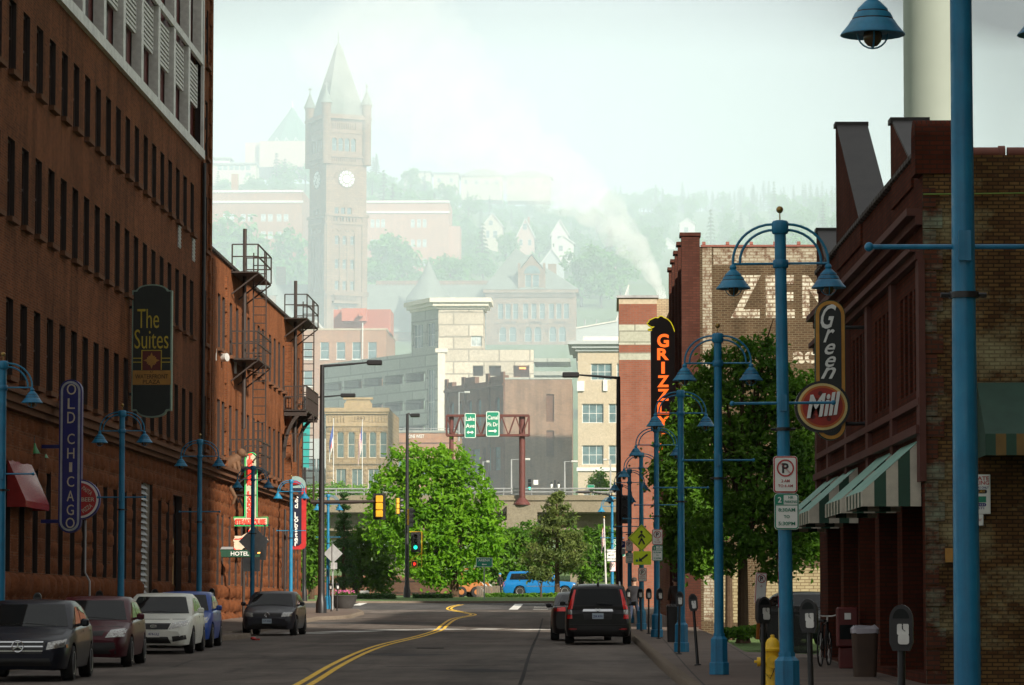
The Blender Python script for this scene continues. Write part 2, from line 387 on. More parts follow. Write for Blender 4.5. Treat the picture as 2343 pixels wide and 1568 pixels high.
# ---------------------------------------------------------------- haze and smoke
def volmat(name, col, dens, aniso=0):
    m = bpy.data.materials.new(name); m.use_nodes = True; t = m.node_tree
    t.nodes.remove(t.nodes['Principled BSDF'])
    v = t.nodes.new('ShaderNodeVolumePrincipled'); v.inputs['Color'].default_value = (*col, 1); v.inputs['Density'].default_value = dens
    v.inputs['Anisotropy'].default_value = aniso
    t.links.new(v.outputs[0], t.nodes['Material Output'].inputs['Volume']); return m, t, v
HAZE = volmat('thin_morning_haze', (.90, .97, .96), .00005)[0]
struct(MB().box(-2700, 2700, -120, 2700, -4, 520).build('haze', HAZE), 'stuff')
BANK = volmat('drifting_plant_smoke', (.70, .85, .945), .00132, -.5)[0]
def bank():
    # plan of the drifting smoke: thins out towards the right and overhead (the top climbs away from the plant)
    top = lambda y: 78 + .135 * (min(y, 1500) - 292)
    pl = [(-1500, 292), (-5, 292), (20, 500), (60, 800), (130, 1150), (260, 1500), (480, 1900), (700, 2600), (-1500, 2600), (-1500, 1500)]
    n = len(pl); vs_ = [(x, y, -3.0) for x, y in pl] + [(x, y, top(y)) for x, y in pl]
    fs = [tuple(range(n - 1, -1, -1))] + [(i, (i + 1) % n, n + (i + 1) % n, n + i) for i in range(n)] + [(n, n + 1, n + 2, n + 3, n + 4, n + 5, n + 9), (n + 9, n + 5, n + 6, n + 7, n + 8)]
    mb = MB(); mb.add(vs_, fs); struct(mb.build('smoke', BANK), 'stuff')
bank()
def plume():
    Y = 560; pts = [(1517, 684), (1506, 655), (1488, 622), (1462, 580), (1424, 530), (1374, 480), (1308, 430), (1225, 380), (1135, 320), (1050, 250), (965, 170), (880, 80), (800, -30)]
    wd = [14, 20, 32, 48, 68, 92, 120, 152, 188, 225, 265, 305, 350]
    pp = []; rr = []
    for k in range(len(pts) - 1):
        for q in range(4):
            f = q / 4; a, b = pts[k], pts[k + 1]
            pp.append(W(a[0] + (b[0] - a[0]) * f, a[1] + (b[1] - a[1]) * f, Y)); rr.append((wd[k] + (wd[k + 1] - wd[k]) * f) * MPP(Y) * .62)
    n = 20; rings = []
    for i, p in enumerate(pp):
        d = (pp[min(i + 1, len(pp) - 1)] - pp[max(0, i - 1)]).normalized(); a = Vector((0, 1, 0)); b = d.cross(a)
        ring = []
        for k in range(n):
            th = 2 * PI * k / n; o = a * math.cos(th) + b * math.sin(th)
            q = p + o * rr[i]; nz = mnoise.noise(q / (rr[i] * .9 + .6)) * .42 + mnoise.noise(q / (rr[i] * .35 + .3)) * .16
            ring.append(p + o * rr[i] * (1 + nz))
        rings.append(ring)
    m, t, v = volmat('rising_steam', (.98, .99, 1), .1, -.55)
    pos = t.nodes.new('ShaderNodeNewGeometry').outputs['Position']; sx = t.nodes.new('ShaderNodeSeparateXYZ'); t.links.new(pos, sx.inputs[0])
    z0 = pp[0].z
    a = t.nodes.new('ShaderNodeMath'); a.operation = 'SUBTRACT'; t.links.new(sx.outputs['Z'], a.inputs[0]); a.inputs[1].default_value = z0 - 2.2
    b = t.nodes.new('ShaderNodeMath'); b.operation = 'MAXIMUM'; t.links.new(a.outputs[0], b.inputs[0]); b.inputs[1].default_value = 1
    c = t.nodes.new('ShaderNodeMath'); c.operation = 'POWER'; t.links.new(b.outputs[0], c.inputs[0]); c.inputs[1].default_value = -1.58
    nz = noise(t, .25, pos, 4, .6); r = ramp(t, nz, [(.35, .25), (.65, 1.6)])
    d = t.nodes.new('ShaderNodeMath'); d.operation = 'MULTIPLY'; t.links.new(c.outputs[0], d.inputs[0]); t.links.new(r, d.inputs[1])
    e = t.nodes.new('ShaderNodeMath'); e.operation = 'MULTIPLY'; t.links.new(d.outputs[0], e.inputs[0]); e.inputs[1].default_value = 5.6
    t.links.new(e.outputs[0], v.inputs['Density'])
    struct(MB().loft(rings).build('smoke', m), 'stuff')
plume()
# ---------------------------------------------------------------- ground sheet
def grassmat():
    m, t, b = nt('ground_turf'); v = coord(t)
    c = mixrgb(t, .5, ramp(t, noise(t, .05, v, 6, .7), [(.35, (.05, .12, .02)), (.65, (.12, .22, .045))]), ramp(t, noise(t, 1.5, v, 6, .8), [(.3, (.03, .06, .015)), (.7, (.12, .18, .05))]))
    t.links.new(c, b.inputs['Base Color']); b.inputs['Roughness'].default_value = .95
    bump(t, b, noise(t, 4, v, 6, .8), .6, .1); return m
M['turf'] = grassmat()
def ground():
    ys = [-3000, -900, -300, -120, -60] + [5 * k for k in range(-11, 61)] + [300 + 15 * k for k in range(1, 47)] + [1010 + 30 * k for k in range(40)] + [2300, 2600, 3200, 4500, 7000, 12000]
    ss = [(-1 + 2 * k / 64) for k in range(65)]; mb = MB(); rows = []
    for y in ys:
        row = []
        for s in ss:
            x = (abs(s) ** 1.5) * (1 if s > 0 else -1) * (90 + .62 * abs(y)) + .0
            row.append((x, y, T(x, y) - (.16 if y < 291 else 0)))
        rows.append(row)
    mb.loft(rows, closed=False, caps=False, smooth=True)
    struct(mb.build('ground', M['turf'], sharp=180))
ground()
# ---------------------------------------------------------------- street
def seg(t, y): return lerp_t(t, y)
LEFT = [(-60, -10.7), (60, -11.85), (102, -12.25), (103.2, -11.5), (107, -11.2), (110, -11.25), (111.5, -12.3), (154, -12.75), (156.5, -12.0), (160, -11.75), (174, -12.15), (184, -13.1), (188, -14.4), (191, -17), (193, -24)]
RIGHT = [(-60, 2.7), (55, 1.28), (100, .73), (160, .0), (176, -.1), (193, .1)]
def asphalt(name, c, patch=.35):
    m, t, b = nt(name); v = coord(t)
    k = tuple(.72 * x for x in c); l = tuple(1.3 * x for x in c)
    a = ramp(t, noise(t, .25, v, 7, .7), [(.34, k), (.66, l)])
    lane = ramp(t, noise(t, 1, scalev(t, v, (.55, .02, 1)), 4, .6), [(.3, .72), (.7, 1.2)])
    a = mixrgb(t, .8, a, lane, 'MULTIPLY')
    blot = ramp(t, noise(t, 1, scalev(t, v, (.45, .07, 1)), 6, .72), [(.38, .55), (.5, 1.0), (.66, 1.38)]); a = mixrgb(t, .75, a, blot, 'MULTIPLY')
    pt = t.nodes.new('ShaderNodeTexVoronoi'); pt.inputs['Scale'].default_value = 1; t.links.new(scalev(t, v, (.16, .035, 1)), pt.inputs['Vector']); a = mixrgb(t, .4, a, ramp(t, pt.outputs['Color'], [(.2, .62), (.8, 1.3)]), 'MULTIPLY')
    g = ramp(t, noise(t, 22, v, 5, .8), [(.3, .62), (.7, 1.35)])
    a = mixrgb(t, .5, a, g, 'MULTIPLY')
    vo = t.nodes.new('ShaderNodeTexVoronoi'); vo.feature = 'DISTANCE_TO_EDGE'; vo.inputs['Scale'].default_value = .22
    wv = mixrgb(t, .12, v, noise(t, .8, v, 5, .7, 'Color')); t.links.new(wv, vo.inputs['Vector'])
    cr = ramp(t, vo.outputs['Distance'], [(0.0, .35), (.012, 1.0)])
    a = mixrgb(t, .7, a, cr, 'MULTIPLY')
    t.links.new(a, b.inputs['Base Color']); b.inputs['Roughness'].default_value = .88; b.inputs['Specular IOR Level'].default_value = .3
    bump(t, b, noise(t, 30, v, 4, .8), .35, .02); return m
M['asphalt'] = asphalt('worn_asphalt', (.118, .098, .083))
M['asphalt_new'] = asphalt('dark_cross_street_asphalt', (.058, .054, .052))
M['tar'] = flat('tar_seam', (.010, .009, .008), 1.0)
def sheet(name, mat, ylist, xl, xr, dz, nx=10, kind='structure'):
    mb = MB(); rows = []
    for y in ylist:
        a, b = xl(y), xr(y); rows.append([(a + (b - a) * k / nx, y, T(a + (b - a) * k / nx, y) + dz) for k in range(nx + 1)])
    mb.loft(rows, closed=False, caps=False); return struct(mb.build(name, mat, sharp=180), kind)
yl = [-60 + 4 * k for k in range(40)] + [100 + 2 * k for k in range(47)]
sheet('road', M['asphalt'], yl, lambda y: seg(LEFT, y) + .0, lambda y: seg(RIGHT, y), 0)
sheet('cross_street_road', M['asphalt_new'], [192 + 2 * k for k in range(13)], lambda y: -150, lambda y: .25, .004, 30)
def walk(name, ylist, xin, xout, side):
    mb = MB(); kb = MB(); rows = []; prof = []
    for y in ylist:
        a, b = xin(y), xout(y); s = 1 if b > a else -1
        a2 = a + s * .18
        rows.append([(a2 + (b - a2) * k / 5, y, T(a, y) + .15 + .02 * k / 5) for k in range(6)])
        wv = .02 * mnoise.noise(Vector((y * .35, side, 1)))
        z = T(a, y)
        prof.append([(a - s * .02 + wv, y, z - .05), (a + wv, y, z + .11), (a + s * .035 + wv, y, z + .152 + wv * .4), (a2, y, z + .152)])
    mb.loft(rows, closed=False, caps=False); kb.loft(prof, closed=False, caps=False)
    struct(mb.build(name, M['paving'], sharp=60)); struct(kb.build('kerb', M['kerb'], sharp=50))
def pavingmat():
    m, t, b = nt('brown_sidewalk_slabs'); v = coord(t)
    n = t.nodes.new('ShaderNodeTexBrick'); t.links.new(v, n.inputs['Vector']); n.offset = 0
    n.inputs['Scale'].default_value = 1; n.inputs['Brick Width'].default_value = 1.5; n.inputs['Row Height'].default_value = 1.5; n.inputs['Mortar Size'].default_value = .018
    n.inputs['Color1'].default_value = (.135, .098, .075, 1); n.inputs['Color2'].default_value = (.10, .072, .056, 1); n.inputs['Mortar'].default_value = (.035, .028, .022, 1)
    c = mixrgb(t, .6, n.outputs['Color'], ramp(t, noise(t, .9, v, 7, .75), [(.3, .55), (.7, 1.35)]), 'MULTIPLY')
    t.links.new(c, b.inputs['Base Color']); b.inputs['Roughness'].default_value = .9; bump(t, b, n.outputs['Fac'], -.3, .01); return m
M['paving'] = pavingmat()
yl2 = sorted(set([-60 + 4 * k for k in range(40)] + [100 + 1.0 * k for k in range(93)]))
walk('sidewalk_west', yl2, lambda y: seg(LEFT, y), lambda y: -16.0 if y < 181 else -30, 1)
walk('sidewalk_east', yl2, lambda y: seg(RIGHT, y), lambda y: 5.6 if y < 80 else (3.1 if y < 124 else 3.2 if y < 181 else 16), 2)
walk('sidewalk_north', [214.6 + 0 * k for k in range(1)] + [215.5, 216.2], lambda y: 0, lambda y: 0, 3) if 0 else None
# kerb along the far side of the cross street, and the verge behind it
kb = MB(); kb.loft([[(x, 215.2, T(x, 215) - .05), (x, 215.2, T(x, 215) + .13), (x, 215.45, T(x, 215) + .14)] for x in range(-150, 151, 5)], closed=False, caps=False)
struct(kb.build('kerb', M['kerb']))
sheet('grass_verge', M['turf'], [215.45, 218, 222, 227, 232], lambda y: -150, lambda y: 150, .13, 30)
def strip(path, wdt, dz, mb):
    pts = [Vector(p) for p in path]; rows = []
    for i, p in enumerate(pts):
        d = (pts[min(i + 1, len(pts) - 1)] - pts[max(0, i - 1)]); d.z = 0; d.normalize(); nrm = Vector((d.y, -d.x, 0))
        a = p - nrm * wdt / 2; b = p + nrm * wdt / 2
        rows.append([(a.x, a.y, T(a.x, a.y) + dz), (b.x, b.y, T(b.x, b.y) + dz)])
    mb.loft(rows, closed=False, caps=False)
def smooth_path(pts, n=8):
    out = []
    for i in range(len(pts) - 1):
        p0, p1, p2, p3 = pts[max(0, i - 1)], pts[i], pts[i + 1], pts[min(len(pts) - 1, i + 2)]
        for k in range(n):
            f = k / n; out.append(.5 * ((2 * p1) + (p2 - p0) * f + (2 * p0 - 5 * p1 + 4 * p2 - p3) * f * f + (3 * p1 - p0 - 3 * p2 + p3) * f ** 3))
    return out + [pts[-1]]
def gz(zx, zy): return G(562.3 + .402 * zx, 937.2 + .402 * zy, 20, .25)
yc = [gz(*p) for p in [(330, 1568), (520, 1455), (720, 1362), (960, 1300), (1095, 1258), (1130, 1230), (1190, 1192), (1295, 1170), (1240, 1156), (1162, 1139), (1172, 1124), (1228, 1111)]]
d0 = (yc[1] - yc[0]).normalized(); yc = [yc[0] - d0 * 45, yc[0] - d0 * 20] + yc
yc = smooth_path(yc)
for s in (-1, 1):
    off = []
    for i, p in enumerate(yc):
        d = yc[min(i + 1, len(yc) - 1)] - yc[max(0, i - 1)]; d.z = 0; d.normalize(); off.append(p + Vector((d.y, -d.x, 0)) * .115 * s)
    mb = MB(); strip(off, .125, .008, mb); struct(mb.build('road_center_line', M['road_yellow']))
def bar(zs, wd):
    mb = MB()
    a, b = gz(*zs[0]), gz(*zs[1]); n = 6
    strip([a.lerp(b, k / n) for k in range(n + 1)], wd, .008, mb); struct(mb.build('road_marking', M['road_white']))
for q in [((305, 1276), (410, 1272)), ((508, 1268), (667, 1262)), ((770, 1258), (935, 1254)), ((1040, 1253), (1200, 1251)), ((1300, 1251), (1445, 1252)), ((1560, 1253), (1700, 1255))]: bar(q, 1.7)
for q in [((1522, 1140), (1556, 1108)), ((628, 1116), (690, 1096))]: bar(q, .5)
for q in [((1560, 1108), (1700, 1108)), ((1640, 1126), (1720, 1126)), ((1636, 1138), (1720, 1138))]: bar(q, .9)
def patch_road(name, zs, wd, mat, dz):
    mb = MB(); a, b = gz(*zs[0]), gz(*zs[1]); strip([a.lerp(b, k / 10) for k in range(11)], wd, dz, mb); struct(mb.build(name, M[mat]))
patch_road('road_patch', ((300, 1218), (1080, 1212)), 5.5, 'asphalt_new', .003); patch_road('road_patch', ((700, 1400), (1000, 1392)), 2.6, 'asphalt_new', .003); patch_road('road_patch', ((1180, 1490), (1500, 1484)), 2.2, 'asphalt_new', .003)
for q in (((420, 1330), (1500, 1322)), ((800, 1468), (1560, 1455)), ((300, 1420), (640, 1424)), ((640, 1180), (1640, 1172))):
    mb = MB(); a, b = gz(*q[0]), gz(*q[1]); strip([a.lerp(b, k / 24) + Vector((0, .35 * mnoise.noise(Vector((k * .6, q[0][0], 0))), 0)) for k in range(25)], .16, .006, mb); struct(mb.build('road_crack', M['tar']))
c_ = gz(1050, 1360); mb = MB(); mb.cyl((c_.x, c_.y, c_.z + .002), (c_.x, c_.y, c_.z + .012), .36, n=24); struct(mb.build('manhole_cover', M['tar']))
mb = MB(); strip(smooth_path([gz(1560, 1568), gz(1585, 1500), gz(1610, 1410), gz(1660, 1290), gz(1690, 1190)]), .07, .006, mb)
struct(mb.build('road_crack', M['tar']))
# ---------------------------------------------------------------- walls, windows
def wall_cells(mb, x0, x1, z0, z1, ops, depth=.25, y=0.0, rm=None):
    ops = [o for o in ops if o[1] > x0 and o[0] < x1 and o[3] > z0 and o[2] < z1]
    xs = sorted({x0, x1} | {o[0] for o in ops} | {o[1] for o in ops}); zs = sorted({z0, z1} | {o[2] for o in ops} | {o[3] for o in ops})
    xs = [x for x in xs if x0 <= x <= x1]; zs = [z for z in zs if z0 <= z <= z1]
    for za, zb in zip(zs, zs[1:]):
        run = None
        for xa, xb in zip(xs, xs[1:]):
            xm, zm = (xa + xb) / 2, (za + zb) / 2
            hole = any(o[0] < xm < o[1] and o[2] < zm < o[3] for o in ops)
            if hole:
                if run is not None: mb.add([(run, y, za), (xa, y, za), (xa, y, zb), (run, y, zb)], [(0, 1, 2, 3)]); run = None
            elif run is None: run = xa
        if run is not None: mb.add([(run, y, za), (x1, y, za), (x1, y, zb), (run, y, zb)], [(0, 1, 2, 3)])
    m0 = mb.m
    if rm is not None: mb.m = rm
    for a, b, c, d in ops:
        e = y + depth
        mb.add([(a, y, c), (b, y, c), (b, y, d), (a, y, d), (a, e, c), (b, e, c), (b, e, d), (a, e, d)], [(0, 4, 5, 1), (1, 5, 6, 2), (2, 6, 7, 3), (3, 7, 4, 0)])
    mb.m = m0
WCACHE = {}
def win_mesh(w, h, depth, mats, style):
    k = (round(w, 3), round(h, 3), depth, mats[0].name, mats[1].name, style)
    if k in WCACHE: return WCACHE[k]
    mb = MB(); f = min(.07, w * .1); yb = depth - .004
    if style == 'none': f = 0
    else:
        mb.m = 1; ya = depth - .09
        mb.box(-w / 2, -w / 2 + f, ya, yb, 0, h); mb.box(w / 2 - f, w / 2, ya, yb, 0, h)
        mb.box(-w / 2 + f, w / 2 - f, ya, yb, 0, f); mb.box(-w / 2 + f, w / 2 - f, ya, yb, h - f, h)
        g = f * .8
        if 'm' in style: mb.box(-w / 2 + f, w / 2 - f, ya + .015, yb, h * .5 - g / 2, h * .5 + g / 2)
        if 'v' in style: mb.box(-g / 2, g / 2, ya + .02, yb, f, h - f)
        if '3' in style:
            for q in (-1, 1): mb.box(q * w / 6 - g / 2, q * w / 6 + g / 2, ya + .02, yb, f, h - f)
        if 't' in style: mb.box(-w / 2 + f, w / 2 - f, ya + .015, yb, h * .68 - g / 2, h * .68 + g / 2)
    mb.m = 0; y = depth - .03
    mb.add([(-w / 2, y, 0), (w / 2, y, 0), (w / 2, y, h), (-w / 2, y, h)], [(0, 1, 2, 3)])
    if 'a' in style:      # round head: fill the corners above the arch with wall stone
        mb.m = 2; n = 8; r = w / 2
        for s in (-1, 1):
            arc = [(s * r * math.cos(PI / 2 * i / n), h - r + r * math.sin(PI / 2 * i / n)) for i in range(n + 1)]
            vs = [(x, .03, z) for x, z in arc] + [(s * r, .03, h)]
            fs = [(i, i + 1, n + 1) if s > 0 else (i + 1, i, n + 1) for i in range(n)]
            mb.add(vs, fs)
            vs = [(x, .03, z) for x, z in arc] + [(x, depth - .02, z) for x, z in arc]
            mb.add(vs, [(i, i + 1, n + 2 + i, n + 1 + i) for i in range(n)])
    me = mb.mesh('window', list(mats) + [mats[2] if len(mats) > 2 else mats[1]]); WCACHE[k] = me; return me
SCACHE = {}
def sill_mesh(w, mat, d=.16, h=.14):
    k = (round(w, 2), mat.name, d, h)
    if k not in SCACHE: SCACHE[k] = MB().box(-w / 2 - .08, w / 2 + .08, -d, .02, -h, -.002).mesh('sill', mat)
    return SCACHE[k]
def put_windows(root, ops, depth, mats, style, base=(0, 0), rz=0, sill=None, name='window'):
    c, s = math.cos(rz), math.sin(rz)
    for a, b, z0, z1 in ops:
        u = (a + b) / 2
        o = link(name, win_mesh(b - a, z1 - z0, depth, mats, style), root, (base[0] + c * u, base[1] + s * u, z0), rz)
        if sill: link('sill', sill_mesh(b - a, sill), o)
def bldg(name, label, loc, rz, wd, dp, z0, z1, mat, front=(), left=(), right=(), depth=.22, mats=None, style='m', sill=None, roof='slate', cat='building', coping=None, group=None, par=.4):
    r = thing(name, label, cat, loc, rz, group)
    mb = MB(); wall_cells(mb, 0, wd, z0, z1, front, depth)
    mb.M = Matrix.Translation((0, dp, 0)) @ Matrix.Rotation(-PI / 2, 4, 'Z'); wall_cells(mb, 0, dp, z0, z1, left, depth)
    mb.M = Matrix.Translation((wd, 0, 0)) @ Matrix.Rotation(PI / 2, 4, 'Z'); wall_cells(mb, 0, dp, z0, z1, right, depth)
    mb.M = Matrix.Translation((wd, dp, 0)) @ Matrix.Rotation(PI, 4, 'Z'); wall_cells(mb, 0, wd, z0, z1, ())
    mb.M = Matrix(); mb.build('wall', mat, r)
    if roof: MB().box(.05, wd - .05, .05, dp - .05, z1 - par - .2, z1 - par).build('roof', M[roof], r)
    if coping:
        c = MB(); o = .12
        c.box(-o, wd + o, -o, .3, z1, z1 + .25); c.box(-o, .3, .3, dp + o, z1, z1 + .25); c.box(wd - .3, wd + o, .3, dp + o, z1, z1 + .25); c.box(.3, wd - .3, dp - .3, dp + o, z1, z1 + .25)
        c.build('coping', coping, r)
    mats = mats or (M['far_glass'], M['sash'])
    if len(mats) < 3: mats = (*mats, mat)
    put_windows(r, front, depth, mats, style, sill=sill)
    put_windows(r, left, depth, mats, style, (0, dp), -PI / 2, sill); put_windows(r, right, depth, mats, style, (wd, 0), PI / 2, sill)
    return r
def rocks(mb, x0, x1, z0, z1, courses, bw, bulge, ops=(), y=0.0):
    """rock-faced courses: every block a bulging patch; blocks stop at the openings"""
    h = (z1 - z0) / courses
    for c in range(courses):
        za, zb = z0 + c * h, z0 + c * h + h
        cuts = sorted([x0, x1] + [e for o in ops if o[2] < (za + zb) / 2 < o[3] for e in (o[0], o[1])])
        for a, b in zip(cuts, cuts[1:]):
            if any(o[0] < (a + b) / 2 < o[1] and o[2] < (za + zb) / 2 < o[3] for o in ops) or b - a < .05: continue
            n = max(1, round((b - a) / bw)); off = (.0 if c % 2 else .5 / n) if n > 1 else 0
            ed = [a] + [a + (b - a) * (k + off) / n for k in range(0 if off else 1, n)] + [b]
            for p, q in zip(ed, ed[1:]):
                if q - p < .04: continue
                bl = bulge * RND.uniform(.55, 1.35); N = 4; vs = []
                for j in range(N + 1):
                    for i in range(N + 1):
                        u, v = i / N, j / N
                        e = min(1, 4.2 * min(u, 1 - u)) ** .7 * min(1, 4.2 * min(v, 1 - v)) ** .7
                        xx, zz = p + (q - p) * u, za + h * v
                        vs.append((xx, y + .03 - e * bl * (1 + .6 * mnoise.noise(Vector((xx * 1.7, zz * 1.7, c * .3)))), zz))
                mb.add(vs, [(j * (N + 1) + i, j * (N + 1) + i + 1, (j + 1) * (N + 1) + i + 1, (j + 1) * (N + 1) + i) for j in range(N) for i in range(N)], True)
def pipe(name, pts, r, mat, parent, n=8): return MB().tube(pts, r, n).build(name, mat, parent)
# ---------------------------------------------------------------- long brick warehouse on the west side (building with the white window band)
XW = -16.0
def z_(rel): return rel + CAMZ
def west1():
    Y0, L = 74.0, 65.4
    r = thing('brick_warehouse', 'tall red brick warehouse with a white framed window band and a rock faced brownstone base', 'building', (XW, Y0, 0), PI / 2)
    ops = []; rows = [(14.4, 16.35), (10.45, 12.6), (6.2, 8.3)]
    base = []
    for k in range(-9, 17):
        yc = 97.3 + 2.26 * k - Y0
        for a, b in rows: ops.append((yc - .56, yc + .56, z_(a), z_(b)))
        if not (118.4 < yc + Y0 < 123.2 or 127.3 < yc + Y0 < 131.8): base.append((yc - .46, yc + .46, z_(1.0), z_(4.0)))
    pav = [(137.25 - Y0, 138.45 - Y0, z_(a), z_(b)) for a, b in ((21.6, 23.9), (17.9, 20.2), (14.2, 16.4), (10.5, 12.65), (6.3, 8.45))]
    vent = (119.5 - Y0, 122.4 - Y0, z_(-.65), z_(4.4)); door = (128.2 - Y0, 130.9 - Y0, z_(-.75), z_(4.2))
    band = (93.5 - Y0, 136.1 - Y0, z_(17.75), z_(26))
    mb = MB(); zb = .2; zt = z_(27.5)
    wall_cells(mb, 0, L, zb, zt, ops + pav + [band] + base + [vent, door], .22, rm=1)
    mb.M = Matrix.Translation((0, 22, 0)) @ Matrix.Rotation(-PI / 2, 4, 'Z'); wall_cells(mb, 0, 22, zb, zt, ())
    mb.M = Matrix.Translation((L, 0, 0)) @ Matrix.Rotation(PI / 2, 4, 'Z'); wall_cells(mb, 0, 22, zb, zt, ())
    mb.M = Matrix(); mb.build('wall', [M['brick_red'], M['dark_reveal']], r)
    MB().box(.1, L - .1, .4, 21.9, zt - .4, zt - .2).build('roof', M['slate'], r)
    put_windows(r, ops + pav, .22, (M['dark_glass'], M['sash']), 'm', sill=M['stone_trim'])
    put_windows(r, base, .22, (M['dark_glass'], M['sash']), 'm', name='window')
    st = MB(); rocks(st, 0, L - .0, z_(1.0), z_(5.3), 9, 1.15, .075, base + [vent, door])
    rocks(st, 0, L, z_(-1.15), z_(1.0), 3, 1.25, .16, [vent, door]); st.build('stone_base', M['brownstone'], r, sharp=180)
    cn = MB()
    for z, h, d in ((5.3, .16, .22), (5.46, .22, .34), (5.68, .14, .46)): cn.box(0, L, -d, .02, z_(z), z_(z + h - .002))
    cn.build('cornice', M['stone_trim'], r)
    # white window band
    tr = MB(); a, b = band[0], band[1]
    tr.box(a - .1, b + .12, -.16, -.003, z_(17.62), z_(17.98)); tr.box(a, b + .1, -.1, .02, z_(21.35), z_(21.62)); tr.box(b - .12, b + .1, -.12, -.003, z_(17.98), z_(26.2))
    tr.build('band_ledge', M['white_trim'], r)
    bp = MB(); bp.box(a, b, .30, .36, band[2], band[3]); bp.build('red_panel', M['red_panel'], r)
    e = [136.0 - Y0 - 4.45 * k for k in range(10)]
    pm = MB().box(-.28, .28, -.09, .25, z_(17.98), z_(21.33)).mesh('pilaster', M['white_trim'])
    lm = MB()
    for k in range(9): lm.box(-1.55, 1.55, .0, .10, 1.72 + k * .165, 1.72 + k * .165 + .085)
    lm.box(-1.6, -1.55, .0, .12, 1.6, 3.3); lm.box(1.55, 1.6, .0, .12, 1.6, 3.3); lm.box(-1.6, 1.6, .02, .12, 1.58, 1.69); lm = lm.mesh('louver', M['white_trim'])
    gm = MB().box(-.85, .6, .24, .27, .02, 1.55).mesh('window', M['dark_glass']); gm2 = MB().box(-1.4, .7, .22, .26, .02, 3.2).mesh('window', M['dark_glass'])
    for k, x in enumerate(e):
        if k: link('pilaster', pm, r, (x, 0, 0))
        link('pilaster', pm, r, (x + (.0 if k else -.4), 0, 3.65))
        if k == len(e) - 1: continue
        c = x - 2.22
        if k < 6: link('louver', lm, r, (c + .1, .06, z_(17.98))); link('window', gm, r, (c, 0, z_(17.98)))
        else: link('window', gm2, r, (c, 0, z_(17.98)))
        link('window', gm2, r, (c, 0, z_(21.65)))
    # quoins of the end pavilion and drain pipe
    for sd in (0, 1):
        q = MB(); z = z_(5.9); k = 0
        while z < zt - .6:
            d = .62 if k % 2 else .36
            q.box(*((136.35 - Y0, 136.35 - Y0 + d) if not sd else (L - d, L + .06)), -.10, .01, z, z + .5); z += .5; k += 1
        q.build('quoin', M['brick_red2'], r)
    pipe('drain_pipe', [(136.25 - Y0, -.14, z_(5.9)), (136.25 - Y0, -.14, z_(17.5))], .07, M['black'], r)
    # tall louvred vent with a galvanised duct, and the tall doorway
    v = MB(); x0, x1, za, zc = vent
    for k in range(int((zc - za) / .2)): v.add([(x0, .02, za + k * .2), (x1 - 1.0, .02, za + k * .2), (x1 - 1.0, .16, za + k * .2 + .17), (x0, .16, za + k * .2 + .17)], [(0, 1, 2, 3)])
    v.build('vent_louver', M['grey_metal'], r)
    MB().box(x1 - 1.0, x1, .1, .2, za, zc).build('duct_panel', flat('mottled_zinc', (.20, .18, .15), .6, .1, .5, 1.2), r)
    d = MB(); x0, x1, za, zc = door; d.box(x0, x1, .26, .3, za, zc); d.build('door', M['black'], r)
    MB().box(x0, x0 + .28, .0, .24, za, zc - 1.6).build('door_post', M['ochre'], r)
    for zx, zy in ((403, 535), (436, 567)):
        yv = 128000 / (1392 - zx) - Y0; zv = z_((1394 - zy) * 16 / (1392 - zx)); vb = MB(); vb.box(yv - .4, yv + .4, -.02, .01, zv - .45, zv + .45)
        for k in range(6): vb.box(yv - .34, yv + .34, -.045, -.02, zv - .4 + k * .14, zv - .4 + k * .14 + .06)
        vb.build('wall_vent', M['grey_metal'], r)
    return r
west1()
